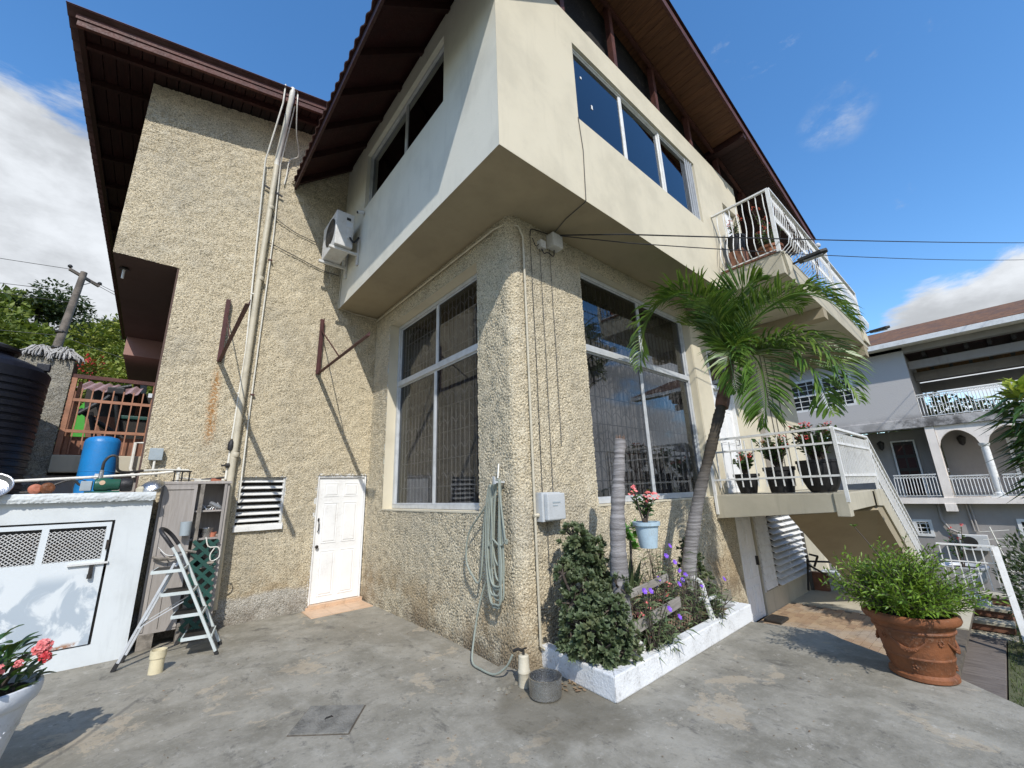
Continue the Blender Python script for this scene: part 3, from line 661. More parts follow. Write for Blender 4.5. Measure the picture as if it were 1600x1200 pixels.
# ---------------------------------------------------------------- doors
def panel_door(x0,x1,y,z0,z1,rows,parent,mat,label=None,face=-1,name='door'):
    """leaf in a plane of constant y, panels facing -y"""
    d=MB().box(x0,x1,y,y+.04,z0,z1); o=d.build(name,M[mat],parent,label=label,bevel=.003)
    w=x1-x0; st=w*.13; mid=w*.11; pw=(w-2*st-mid)/2
    for (a,b) in rows:
        for k in range(2):
            px0=x0+st+k*(pw+mid); za=z0+(z1-z0)*a; zb=z0+(z1-z0)*b
            m=MB(); g=.012
            # recessed moulding frame proud of the leaf and a raised field
            m.box(px0,px0+g,y-.007,y,za,zb).box(px0+pw-g,px0+pw,y-.007,y,za,zb).box(px0+g,px0+pw-g,y-.007,y,za,za+g).box(px0+g,px0+pw-g,y-.007,y,zb-g,zb)
            e=.035
            V=[(px0+g*1.6,y,za+g*1.6),(px0+pw-g*1.6,y,za+g*1.6),(px0+pw-g*1.6,y,zb-g*1.6),(px0+g*1.6,y,zb-g*1.6),(px0+e,y-.009,za+e),(px0+pw-e,y-.009,za+e),(px0+pw-e,y-.009,zb-e),(px0+e,y-.009,zb-e)]
            m.add(V,[(4,5,6,7),(0,1,5,4),(1,2,6,5),(2,3,7,6),(3,0,4,7)]); m.build('panel',M[mat],o)
    return o
dA=panel_door(2.135,2.905,yA+.05,.065,2.02,[(.05,.40),(.46,.79),(.84,.955)],house,'white_door','white six panel door in the corner beside the tiled sill')
MB().lathe([(.001,-.055),(.022,-.052),(.028,-.035),(.018,-.018),(.012,0)],(0,0,0),14,tilt=Matrix.Rotation(math.radians(-90),3,'X')).build('door_knob',M['dark_metal'],dA,True)
k=[c for c in dA.children if c.name.startswith('door_knob')][0]; k.location=Vector((2.175,yA+.05,.92))+Vector(k.location)
MB().tube([(2.175,yA+.045,1.16),(2.175,yA+.0,1.17),(2.175,yA-.005,1.24),(2.175,yA+.0,1.31),(2.175,yA+.045,1.32)],.008).tube([(2.175,yA+.045,1.33),(2.175,yA+.03,1.36)],.014).build('door_handle',M['dark_metal'],dA,True)
m=MB().box(2.102,2.133,yA+.02,yA+.09,0.06,2.055).box(2.907,2.933,yA+.02,yA+.09,.06,2.055).box(2.133,2.907,yA+.02,yA+.09,2.024,2.055); m.build('door_frame',M['white_door'],house,bevel=.003)
# tiled door sill: step and apron tiles
m=MB().box(2.10,2.96,yA-.05,yA+.2,-.05,.048); m.build('door_step',M['mortar'],house)
for i in range(3):
    MB().box(2.062+.296*i,2.062+.29+.296*i if i<2 else 2.945,yA-.058,yA-.05,.012,.05).build('tile',M['tile_cream'],house)
for i in range(3):
    MB().box(2.01+.31*i,2.01+.305+.31*i if i<2 else 2.935,yA-.56,yA-.06,.0,.012).build('tile',M['tile_cream'],house)
for i in range(3):
    MB().box(2.10+.285*i,2.10+.28+.285*i if i<2 else 2.95,yA-.058,yA+.05,.0505,.06).build('tile',M['tile_cream'],house)
# louvre window beside the door
lw=MB().box(1.585,1.61,yA+.03,yA+.08,1.345,2.03).box(.995,1.585,yA+.10,yA+.11,2.0,2.03).build('louvre_window',M['old_white'],house); MB().box(.992,.999,yA+.03,yA+.08,1.345,2.03).build('jamb',M['old_white'],lw)
s0=None
for i in range(7):
    z=1.40+.096*i
    m=MB().hexa([(1.0,yA+.01,z-.022),(1.585,yA+.01,z-.022),(1.585,yA+.10,z+.02),(1.0,yA+.10,z+.02),(1.0,yA+.006,z-.012),(1.585,yA+.006,z-.012),(1.585,yA+.096,z+.03),(1.0,yA+.096,z+.03)])
    if s0 is None: s0=m.build('slat',M['white_paint'],lw)
    else: c=s0.copy(); COL.objects.link(c); c.location=(0,0,.096*i); c.rotation_euler=(0,0,0)
# landing door with dark transom
dL=panel_door(8.16,9.06,yC+.05,1.535,3.55,[(.05,.40),(.46,.79),(.84,.955)],house,'white_door','white panelled door behind the palm on the raised landing')
MB().box(8.12,8.16,yC-.012,yC+.1,1.535,4.34).box(9.06,9.10,yC-.012,yC+.1,1.535,4.34).box(8.16,9.06,yC-.012,yC+.1,3.55,3.62).box(8.16,9.06,yC-.012,yC+.1,4.30,4.34).build('door_frame',M['white_door'],house)
MB().box(8.16,9.06,yC+.05,yC+.056,3.62,4.30).build('transom_pane',M['glass_dark'],house)
MB().tube([(8.98,yC+.04,2.45),(8.98,yC-.03,2.46),(8.98,yC-.03,2.56),(8.98,yC+.04,2.57)],.009).build('door_handle',M['dark_metal'],dL,True)
# balcony door, white
panel_door(8.27,8.93,2.70,5.56,7.40,[(.05,.40),(.46,.79),(.84,.955)],house,'white_door','white upper door opening onto the balcony')
# lower door and louvred window under the landing
dU=panel_door(8.25,9.0,yC+.03,-.68,1.19,[(.04,.30),(.36,.60),(.64,.93)],house,'white_door','white panelled door in the passage under the landing')
MB().box(8.93,8.955,yC-.02,yC+.03,.20,.36).build('door_handle',M['dark_metal'],dU)
lw2=MB().box(9.05,9.085,yC-.02,yC+.05,-.298,1.158).build('louvre_window',M['old_white'],house,label='wide white louvred window under the landing')
for a,b in ((9.66,9.70),(11.58,11.618),(10.60,10.63)): MB().box(a,b,yC-.02,yC+.05,-.298,1.158).build('jamb',M['old_white'],lw2)
def louvre(xa,xb_,n,open_,z0=-.27,z1=1.15):
    st=(z1-z0)/n; base=None
    for i in range(n):
        z=z0+st*i
        if open_: P=[(xa,yC-.085,z-.0),(xb_,yC-.085,z-.0),(xb_,yC+.05,z+.075),(xa,yC+.05,z+.075)]
        else: P=[(xa,yC-.03,z),(xb_,yC-.03,z),(xb_,yC+.0,z+st*1.05),(xa,yC+.0,z+st*1.05)]
        m=MB().prism(P,(0,-.006,.010))
        if base is None: base=m.build('slat',M['white_paint'],lw2)
        else: c=base.copy(); COL.objects.link(c); c.location=(0,0,st*i); 
louvre(9.087,9.658,11,False); louvre(9.702,10.598,12,True); louvre(10.632,11.578,12,True)
MB().box(9.0,11.65,yC+.25,yC+.28,-.4,1.25).build('inner_wall',M['room_dark'],house)  # near-black panel behind the louvres, its colour stands for room shade
# pilaster / downpipe and cables on the garden wall beyond the landing door
MB().box(10.30,10.50,yC-.12,yC-.006,1.53,5.05).build('downpipe_box',M['grey_wall'],house,bevel=.01)
for x in (11.2,11.5,12.0): MB().tube([(x,yC-.02,5.0),(x+.02,yC-.02,3.2),(x,yC-.02,1.6)],.009,5).build('wall_cable',M['grey_cable'],house)
MB().box(11.66,11.72,yC-.06,yC,-.9,1.4).build('downpipe',M['grey_cable'],house)
# ================================================================ LANDING, STAIR, BALCONY (parts of the house)
m=MB(); # landing slab with tapering edge beam
m.hexa([(7.5,1.52,1.27),(9.9,1.52,1.27),(9.9,yC-.01,1.13),(7.5,yC-.01,1.13),(7.5,1.52,1.52),(9.9,1.52,1.52),(9.9,yC-.01,1.52),(7.5,yC-.01,1.52)])
landing=m.build('landing',M['landing_wall'],house,bevel=.008)
MB().box(7.48,7.66,1.50,1.66,1.20,1.529).build('corner_block',M['landing_wall'],landing,bevel=.01)
# stair flight going down to the right
m=MB(); x0,z0=9.9,1.52; n=13; rs=.165; tr=.254
for i in range(n):
    xa=x0+tr*i; m.box(xa,xa+tr+.001,1.56,2.60,z0-rs*(i+1)-.12,z0-rs*(i+1))
m.build('stair_steps',M['landing_wall'],landing)
m=MB(); m.hexa([(9.35,1.50,1.20),(13.25,1.50,-1.30),(13.25,2.66,-1.30),(8.75,2.66,1.12),(9.9,1.50,1.53),(13.25,1.50,-.62),(13.25,2.66,-.70),(9.6,2.66,1.13)])
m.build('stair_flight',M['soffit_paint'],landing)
MB().prism([(9.35,1.47,1.27),(9.75,1.47,1.25),(13.2,1.47,-1.0),(13.2,1.47,-.58),(9.95,1.47,1.53),(9.35,1.47,1.53)],(0,.026,0)).build('stringer',M['landing_wall'],landing,bevel=.004)
# landing railing
rl=MB().bar((7.5,3.34,2.46),(7.5,1.52,2.46),.05,.035).bar((7.5,1.52,2.46),(9.95,1.52,2.46),.05,.035).bar((9.95,1.52,2.46),(13.0,1.52,.48),.05,.035).build('handrail',M['white_paint'],landing)
MB().bar((7.5,3.34,2.24),(7.5,1.52,2.24),.03,.03).bar((7.5,3.34,1.77),(7.5,1.52,1.77),.03,.03).bar((7.5,1.52,2.24),(9.95,1.52,2.24),.03,.03).bar((7.5,1.52,1.77),(9.95,1.52,1.77),.03,.03).bar((9.95,1.52,2.24),(13.0,1.52,.26),.03,.03).bar((9.95,1.52,1.77),(13.0,1.52,-.2),.03,.03).build('rail_bar',M['white_paint'],landing)
for a,b in (((7.5,1.5,1.40),(7.5,1.5,2.46)),((7.5,3.34,1.2),(7.5,3.34,2.46)),((9.95,1.52,1.4),(9.95,1.52,2.46))): MB().bar(a,b,.042,.042).build('rail_post',M['white_paint'],landing)
b0=MB().bar((7.5,3.34,1.64),(7.5,3.34,2.40),.016,.016).build('baluster',M['white_paint'],landing)
for i in range(1,15):
    c=b0.copy(); COL.objects.link(c); c.location=(0,-.121*i,0)
for i in range(1,22):
    c=b0.copy(); COL.objects.link(c); c.location=(.111*i,-1.82,0)
for i in range(1,26):
    c=b0.copy(); COL.objects.link(c); c.location=(2.45+.117*i,-1.82,-.117*i*.65)
# ---------------------------------------------------------------- balcony
m=MB(); m.box(7.5,14.1,1.64,2.618,5.07,5.47).box(7.52,14.1,2.618,yC-.005,5.08,5.30); bal=m.build('balcony',M['landing_wall'],house,bevel=.008)
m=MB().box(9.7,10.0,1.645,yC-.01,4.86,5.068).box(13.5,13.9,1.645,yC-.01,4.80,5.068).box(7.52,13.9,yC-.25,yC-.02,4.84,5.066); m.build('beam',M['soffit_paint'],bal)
MB().prism([(7.66,1.60,5.10),(7.52,1.60,5.47),(7.95,1.60,5.47),(7.85,1.60,5.25)],(0,.036,0)).build('edge_trim',M['cream_wall'],bal)
MB().prism([(13.6,1.60,5.2),(14.3,1.60,5.2),(14.15,1.60,5.5),(13.6,1.60,5.5)],(0,.036,0)).build('edge_trim',M['cream_wall'],bal)
MB().bar((7.5,2.61,6.70),(7.5,1.63,6.70),.05,.03).bar((7.5,1.63,6.70),(14.1,1.63,6.70),.05,.03).build('handrail',M['white_paint'],bal)
MB().bar((7.5,2.61,5.52),(7.5,1.66,5.52),.03,.02).bar((7.5,1.66,5.52),(14.1,1.66,5.52),.03,.02).build('rail_bar',M['white_paint'],bal)
for a,b in (((7.5,1.66,5.47),(7.5,1.64,6.70)),((11.4,1.64,5.47),(11.4,1.64,6.95)),((14.1,1.64,5.47),(14.1,1.64,6.70))): MB().bar(a,b,.055,.055).build('rail_post',M['white_paint'],bal)
MB().box(7.48,7.56,1.64,2.6,5.471,5.50).build('floor_tile_edge',M['riser_brown'],bal)
def belly(dx,dy):
    prof=[(0,1.18),(0,1.08),(.02,1.0),(.03,.88),(.0,.72),(.02,.55),(.10,.38),(.15,.22),(.12,.09),(.01,0)]
    P=[]
    for i in range(len(prof)-1):
        for t in (0,.5): 
            a=prof[i][0]*(1-t)+prof[i+1][0]*t; z=prof[i][1]*(1-t)+prof[i+1][1]*t; P.append((dx*a,dy*a,z))
    P.append((dx*.01,dy*.01,0)); return P
def baluster_at(base,dx,dy):
    return MB().tube([Vector(base)+Vector(p) for p in belly(dx,dy)],.0085,6,False)
n0=baluster_at((7.5,2.52,5.52),-1,0).build('baluster',M['white_paint'],bal,True)
for i in range(1,8): c=n0.copy(); COL.objects.link(c); c.location=(0,-.113*i,0)
n1=baluster_at((7.62,1.65,5.52),0,-1).build('baluster',M['white_paint'],bal,True)
for i in range(1,60): c=n1.copy(); COL.objects.link(c); c.location=(.109*i,0,0)
# ================================================================ GROUND
def setting(o): o['kind']='structure'; return o
# patio slab: polygon, gentle relief
P2=[(-8,-8),(2.0,-6),(4.2,-1.2),(5.24,.28),(5.58,.63),(5.72,1.02),(6.05,1.55),(6.22,1.74),(6.02,2.0),(6.02,2.60),(6.02,3.3),(7.6,3.37),(7.6,3.6),(2.9,3.7),(3.2,8.2),(-.1,8.2),(-8,8.2)]
patio=setting(MB().prism([(x,y,-.35) for x,y in P2],(0,0,.35)).build('patio',M['patio_concrete']))
setting(MB().prism([(7.0,2.6,-.72),(6.02,2.6,-.01),(6.02,1.9,-.01),(6.25,1.75,-.01),(7.0,1.7,-.72)],(0,0,.004)).build('ramp',M['patio_concrete']))
m=MB().box(5.5,13.4,.9,3.75,-.76,-.70); setting(m.build('passage',M['mortar']))
pv=[]
base=None; k=0
for j in range(19):
    for i in range(17):
        x=5.95+.245*i+(.12 if j%2 else 0); y=1.25+.112*j
        if x>10.1: continue
        c=MB().box(x,x+.237,y,y+.104,-.70,-.672) if base is None else None
        if base is None: base=c.build('paver',M['paver'],bpy.data.objects['passage']); b0x,b0y=x,y
        else:
            q=base.copy(); COL.objects.link(q); q.location=Vector((x-b0x,y-b0y,random.uniform(-.003,.003)))
        k+=1
setting(MB().box(10.3,13.4,.9,3.75,-.699,-.676).build('path',M['landing_wall']))
MB_=MB().box(6.6,7.25,1.0,1.32,-.67,-.655)
# terrain
def hterr(x,y):
    h=-2.6+0*x
    back=np.clip((y-9)/4,0,1); left=np.clip((9-x)/8,0,1)
    h=np.where(True,h+ (5.0)*np.clip((y-8.6)/.8,0,1)*np.clip((8-x)/4,0,1),h)
    hill=11.5*np.clip((y-16)/42,0,1)**1.15*np.clip((34-x)/40,0,1)
    h=h+hill
    near=np.clip((x+40)/10,0,1)*np.clip((5-x)/2,0,1)*np.clip((9.4-y)/1,0,1)*np.clip((y+40)/10,0,1)
    h=h+near*1.9
    return h+.25*np.sin(x*.7+y*.3)*np.clip((np.hypot(x-2,y)-25)/10,0,1)
ax=np.concatenate([-np.geomspace(1500,40,22),np.arange(-38,40,1.0),np.geomspace(40,1500,22)])
X,Y=np.meshgrid(ax,ax,indexing='ij'); Z=hterr(X,Y); N_=len(ax)
I,J=np.meshgrid(np.arange(N_-1),np.arange(N_-1),indexing='ij'); k=(I*N_+J).ravel()
setting(npmesh('terrain',np.stack([X,Y,Z],-1).reshape(-1,3),np.stack([k,k+N_,k+N_+1,k+1],-1),M['far_ground']))
# lower lawn, wooden deck and tiled steps on the right
setting(MB().box(5.0,14.0,-6.0,.62,-1.75,-1.32).build('lawn',M['far_ground']))
gv=[];gf=[]
for i in range(9000):
    x=random.uniform(7.2,14);y=random.uniform(-2.2,.60); a=random.uniform(0,6.28); h=random.uniform(.03,.08); w_=.006
    b=len(gv); gv+=[(x-w_*math.cos(a),y-w_*math.sin(a),-1.32),(x+w_*math.cos(a),y+w_*math.sin(a),-1.32),(x+random.uniform(-.03,.03),y+random.uniform(-.03,.03),-1.32+h)]; gf.append((b,b+1,b+2))
npmesh('grass_tufts',gv,gf,M['grass'],None,False,'stuff'); tag(bpy.data.objects['grass_tufts'],'short dry green lawn below the patio edge on the right','grass')
deck=setting(MB().box(6.4,12.7,.66,1.25,-1.6,-1.36).build('deck_base',M['mortar'])); deck.name='deck'
x=6.45
while x<12.6:
    MB().box(x,x+.40,.64,1.27,-1.355,-1.30).build('plank',M['deck_wood'],deck,bevel=.006); x+=.415
steps=thing('tiled_steps',(13,.9,-1.3),'brown tiled garden steps with cream treads behind the terracotta pot','steps')
for i in range(4):
    xa=12.7+.36*i; zb=-1.5+.19*(i+1)
    MB().box(xa,xa+1.6-.36*i,.50,2.0,zb-.17 if i else -1.6,zb-.03).build('riser',M['riser_brown'],steps)
    MB().box(xa-.03,xa+.38,.48,2.02,zb-.055,zb).build('tread',M['landing_wall'],steps,bevel=.006)
tr_=thing('garden_handrail',(12.3,.4,-1),'white metal railing descending beside the tiled steps','railing')
MB().bar((12.0,1.17,.43),(12.05,.40,.42),.05,.03).build('handrail',M['white_paint'],tr_)
MB().bar((12.05,.40,.42),(11.6,.34,-1.25),.09,.04).build('sloping_rail',M['white_paint'],tr_)
for i in range(7): MB().bar((12.0+.008*i,1.13-.11*i,-.35),(12.0+.008*i,1.13-.11*i,.42),.016,.016).build('baluster',M['white_paint'],tr_)
MB().bar((12.0,1.17,.13),(12.05,.42,.12),.025,.02).build('rail_bar',M['white_paint'],tr_)
# retaining wall, shed roof terrace and slab behind the shed
w_=thing('retaining_wall',(-1,8.95,1.7),'pale grey retaining wall with a worn slab on top behind the tanks','wall')
MB().box(-4,-.17,8.95,9.25,1.2,2.13).build('wall_face',M['grey_wall'],w_)
MB().box(-1.17,-.17,8.80,9.5,2.17,2.42).build('slab',M['landing_wall'],w_,bevel=.015)
setting(MB().box(-4,-.02,9.26,22,1.9,2.40).build('upper_yard',M['patio_concrete']))
# ================================================================ SHED
shed=thing('shed',(-1.5,6.9,0),'low white cement shed with a rough coping and mesh vented door','shed')
n=MB(); wall_y(n,6.95,-4.0,.03,-.05,1.735,[(-1.75,-.28,.2,1.52)],.15); n.box(-.12,.03,7.101,8.9,-.05,1.735); n.build('wall',M['shed_white'],shed)
def cop(s): return (s,0*s+6.89),(0*s,0*s-1)
# rough coping strip
s=np.linspace(-4,.045,260); zz=np.linspace(1.735,1.835,9); Sg,Zg=np.meshgrid(s,zz,indexing='ij')
h=np.tanh(sampN(Sg*1.1,Zg*1.1+3))*.010; e=np.sin((Zg-1.735)/.1*math.pi)*.012
V=np.stack([Sg,6.89-h-e,Zg+sampN(Sg+2,Zg)*.003*(Zg<1.74)],-1).reshape(-1,3); k=(np.arange(259)[:,None]*9+np.arange(8)[None]).ravel()
npmesh('coping',V,np.stack([k,k+9,k+10,k+1],-1),M['shed_white'],shed)
MB().box(-4,.045,6.893,7.12,1.736,1.832).build('coping_top',M['shed_white'],shed)
MB().box(-4,.02,7.121,8.9,1.70,1.80).build('flat_roof',M['grey_wall'],shed)
MB().box(-1.7,-.28,7.12,7.14,.2,1.6).box(-1.7,-.28,6.99,7.1,.9,1.0).build('inner_shade_box',M['shade_black'],shed)  # black boxes added behind the vents as the shade inside the shed
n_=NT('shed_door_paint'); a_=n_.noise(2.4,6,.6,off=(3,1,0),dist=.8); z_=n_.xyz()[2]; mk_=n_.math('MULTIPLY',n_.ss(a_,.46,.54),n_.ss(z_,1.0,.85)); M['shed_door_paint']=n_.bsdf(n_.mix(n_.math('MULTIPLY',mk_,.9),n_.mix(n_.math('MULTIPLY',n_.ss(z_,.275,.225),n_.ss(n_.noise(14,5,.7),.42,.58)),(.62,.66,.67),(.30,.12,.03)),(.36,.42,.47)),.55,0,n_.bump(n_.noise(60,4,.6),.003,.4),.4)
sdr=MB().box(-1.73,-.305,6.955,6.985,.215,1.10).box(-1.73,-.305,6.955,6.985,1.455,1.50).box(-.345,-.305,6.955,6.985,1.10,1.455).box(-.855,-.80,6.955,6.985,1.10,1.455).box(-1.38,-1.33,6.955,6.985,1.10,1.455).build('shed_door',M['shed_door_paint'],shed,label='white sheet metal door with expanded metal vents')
MB().box(-1.76,-.285,6.99,7.0,.2,1.52).build('gap_shade_sheet',M['dark_metal'],shed)  # dark sheet standing in for the shade behind door and vents
def exp_mesh(x0,x1,z0,z1,y,dx,dz,t,parent,mat):
    m=MB()
    nx=int((x1-x0)/dx); nz=int((z1-z0)/dz)
    for i in range(-nz,nx+1):
        for sgn in (1,-1):
            a=(x0+i*dx,z0) if sgn==1 else (x0+(i+nz)*dx,z0); b=(a[0]+sgn*nz*dx,z0+nz*dz)
            # clip to the panel
            t0,t1=0,1; d=b[0]-a[0]
            for lim,s_ in ((x0,1),(x1,-1)):
                v0=(a[0]-lim)*s_; dv=d*s_
                if dv>0: t0=max(t0,-v0/dv)
                elif dv<0: t1=min(t1,v0/-dv)
            if t0<t1: 
                pa=(a[0]+d*t0,y,a[1]+(b[1]-a[1])*t0); pb=(a[0]+d*t1,y,a[1]+(b[1]-a[1])*t1); m.bar(pa,pb,t,.004,(0,1,0))
    return m.build('vent_mesh',M[mat],parent,kind='stuff')
exp_mesh(-.80,-.345,1.10,1.455,6.952,.042,.036,.0048,sdr,'white_paint'); exp_mesh(-1.33,-.855,1.10,1.455,6.952,.042,.036,.0048,sdr,'white_paint')
MB().box(-.60,-.27,6.925,6.953,1.045,1.065).build('bolt',M['old_white'],sdr); MB().box(-.42,-.385,6.92,6.95,.93,1.04).lathe([(.022,0),(.022,.045)],(-.403,6.925,.90),12).build('padlock',M['dark_metal'],sdr)
MB().box(-.32,-.295,6.93,6.953,1.20,1.30).build('hinge',M['dark_metal'],sdr)
# ---------------------------------------------------------------- manhole, garden kerb
mh=MB(); q=[(1.01,3.84),(1.36,3.54),(1.62,3.88),(1.27,4.19)]
setting(MB().prism([(x,y,.001) for x,y in q],(0,0,.003)).build('hatch_recess',M['mortar'])).name='drain_recess'
c_=Vector((sum(a for a,b in q)/4,sum(b for a,b in q)/4))
q2=[tuple(c_+(Vector(p)-c_)*.965) for p in q]
mm=MB().prism([(x,y,.002) for x,y in q2],(0,0,.010)).build('manhole_cover',M['cover_cement'],bevel=.003); tag(mm,'square concrete inspection cover set in the patio','manhole cover')
MB().tube([(c_.x-.03,c_.y,.013),(c_.x-.02,c_.y,.022),(c_.x+.02,c_.y,.022),(c_.x+.03,c_.y,.013)],.005).build('lifting_ring',M['dark_metal'],mm)
kb=thing('garden_kerb',(4.5,2.4,0),'low white painted kerb round the planted bed','kerb')
def kbar(P,nm):
    V=[];rr=random.Random(4)
    return MB().prism(P,(0,0,.195)).build(nm,M['kerb_white'],kb,bevel=.012)
kbar([(3.31,3.39,0),(3.20,3.39,0),(3.11,2.43,0),(3.23,2.54,0)],'kerb_side'); kbar([(3.11,2.43,.0),(6.08,2.47,0),(6.08,2.60,0),(3.23,2.54,0)],'kerb_front'); kbar([(5.95,2.605,0),(6.08,2.605,0),(6.08,3.37,0),(5.95,3.37,0)],'kerb_end')
bed=setting(MB().prism([(3.2,2.5,.0),(5.99,2.55,.0),(5.99,3.37,.0),(3.26,3.37,.0)],(0,0,.12)).build('planting_bed',M['mulch']))
v=[];f=[]
for i in range(2600):
    x=random.uniform(3.28,5.93);y=random.uniform(2.58,3.34); a=random.uniform(0,6.28); l=random.uniform(.015,.05); w_=l*.35; z=.125+random.uniform(0,.012); t=random.uniform(-.4,.4)
    d=Vector((math.cos(a),math.sin(a),t))*l; s_=Vector((-math.sin(a),math.cos(a),random.uniform(-.4,.4)))*w_; p=Vector((x,y,z)); b=len(v); v+=[p-d,p+s_,p+d,p-s_]; f.append((b,b+1,b+2,b+3))
tag(npmesh('leaf_litter',v,f,M['dry_leaf'],None,False,'stuff'),'dry brown leaf litter on the soil of the planted bed','leaf litter')
# ================================================================ FOLIAGE HELPERS
def leaves_np(P,D,L,Wd,droop=0.0,fold=.25,segs=1,nrm=None):
    """P base points, D unit directions, L lengths, Wd widths -> verts, quads (each leaf 2 quads folded on the midrib)"""
    P=np.asarray(P,float);D=np.asarray(D,float);L=np.asarray(L,float)[:,None];Wd=np.asarray(Wd,float)[:,None]
    D=D/np.linalg.norm(D,axis=1,keepdims=True)
    if nrm is None: nrm=rng.standard_normal(D.shape)*.55+np.array([0,0,1])
    S_=np.cross(D,nrm); S_/=np.maximum(np.linalg.norm(S_,axis=1,keepdims=True),1e-6); U=np.cross(S_,D)
    mid=P+D*L*.5; tip=P+D*L; mid=mid-U*0; tip=tip-np.array([0,0,1])*droop*L
    a=mid+S_*Wd*.5+U*Wd*fold; b=mid-S_*Wd*.5+U*Wd*fold
    V=np.stack([P,a,tip,mid,b],1).reshape(-1,3); k=np.arange(len(P))*5
    F=np.concatenate([np.stack([k,k+1,k+2,k+3],1),np.stack([k,k+3,k+2,k+4],1)])
    return V,F
def merge(parts):
    V=[];F=[];n=0
    for v,f in parts: V.append(v);F.append(np.asarray(f)+n);n+=len(v)
    return np.concatenate(V),np.concatenate(F)
def rdir(n,up=0.,spread=1.):
    d=rng.standard_normal((n,3))*spread; d[:,2]+=up; return d/np.linalg.norm(d,axis=1,keepdims=True)
def leafobj(name,V,F,mat,parent=None,kind=None): return npmesh(name,V,F,M[mat],parent,False,kind)
def rosette(c,axis_,n,L,W,open_=.9):
    """tuft of leaves round an axis"""
    a=Vector(axis_).normalized(); t=a.orthogonal().normalized(); s=a.cross(t); D=[];P=[]
    for i in range(n):
        g=2.4*i+random.random()*.5; o=open_*(.35+.65*i/n)
        D.append(a*(1-o*.75)+(t*math.cos(g)+s*math.sin(g))*o); P.append(Vector(c)+a*(-.25*L*i/n))
    return leaves_np([tuple(p) for p in P],[tuple(d) for d in D],[L*random.uniform(.75,1.1) for _ in range(n)],[W]*n,0.05,.2,nrm=np.tile(np.array(a),(n,1)))
def blossom(c,r,n,ax=(0,0,1)):
    a=Vector(ax).normalized();t=a.orthogonal().normalized();s=a.cross(t);D=[]
    for i in range(n): g=6.283*i/n; D.append(tuple((t*math.cos(g)+s*math.sin(g))+a*.45))
    return leaves_np([tuple(c)]*n,D,[r]*n,[r*.95]*n,0,.15,nrm=np.tile(np.array(a),(n,1)))
def spline(pts,n):
    P=[Vector(p) for p in pts]; P=[P[0]*2-P[1]]+P+[P[-1]*2-P[-2]]; out=[]
    k=len(P)-3
    for i in range(n+1):
        u=k*i/n; j=min(int(u),k-1); t=u-j; a,b,c,d=P[j:j+4]
        out.append(.5*((2*b)+(c-a)*t+(2*a-5*b+4*c-d)*t*t+(3*b-a-3*c+d)*t**3))
    return out
# ================================================================ PALM
palm=thing('palm_tree',(5.3,2.8,.1),'green feather palm with curved trunk in front of the tall garden window','palm tree')
tp=spline([(5.22,2.86,.05),(5.27,2.8,.75),(5.36,2.62,1.5),(5.50,2.4,2.2),(5.68,2.27,2.72)],120)
MB().tube(tp,[.100-.036*min(1,i/76)+.004*math.sin(i*.3)+(.005 if i%4==0 else 0)+random.uniform(-.0015,.0015) for i in range(121)],18).build('trunk',M['palm_bark_dark'],palm,True)
cs=spline([(5.68,2.27,2.70),(5.80,2.24,2.95),(5.98,2.2,3.25),(6.1,2.2,3.48)],10)
MB().tube(cs,[.082,.088,.086,.08,.073,.066,.06,.055,.05,.045,.035],12).build('crownshaft',M['crownshaft'],palm,True)
def frond(pts,L,n=46,seed=0,name='frond',par=None,W=.033,mat='leaf_palm',hang=.35):
    r=random.Random(seed); R=spline(pts,n); parts=[]; V=[];F=[]
    rach=[p for p in R]; m=MB().tube(rach,[.014*(1-.8*i/n)+.002 for i in range(n+1)],5)
    for i in range(3,n+1):
        t=i/n; T=(R[min(i+1,n)]-R[i-1]).normalized(); side=T.cross(Vector((0,0,1)))
        if side.length<.2: side=T.cross(Vector((.6,.3,.4)))
        side.normalize(); up=side.cross(T).normalized()
        ll=L*(math.sin(math.pi*(.18+.80*t))**.6)*r.uniform(.82,1.1)
        for sg in (1,-1):
            d=(T*.62+side*sg*r.uniform(.55,.85)+up*r.uniform(.05,.5)).normalized()
            p=R[i]; w=W*r.uniform(.8,1.1); a=d.cross(up).normalized()
            q0=p; q1=p+d*ll*.45; d2=(d-Vector((0,0,1))*hang*r.uniform(.5,1.5)).normalized(); q2=q1+d2*ll*.33; d3=(d2-Vector((0,0,1))*hang*1.4*r.uniform(.5,1.3)).normalized(); q3=q2+d3*ll*.28
            b=len(V); fo=up*w*.35
            V+=[q0,q1+a*w*.5+fo,q1,q1-a*w*.5+fo,q2+a*w*.38+fo*.7,q2,q2-a*w*.38+fo*.7,q3]
            F+=[(b,b+1,b+2,b+2),(b,b+2,b+3,b+3),(b+1,b+4,b+5,b+2),(b+2,b+5,b+6,b+3),(b+4,b+7,b+5,b+5),(b+5,b+7,b+6,b+6)]
    F=[tuple(dict.fromkeys(f)) for f in F]; m.add(V,F)
    return m.build(name,M[mat],par,fix=False)
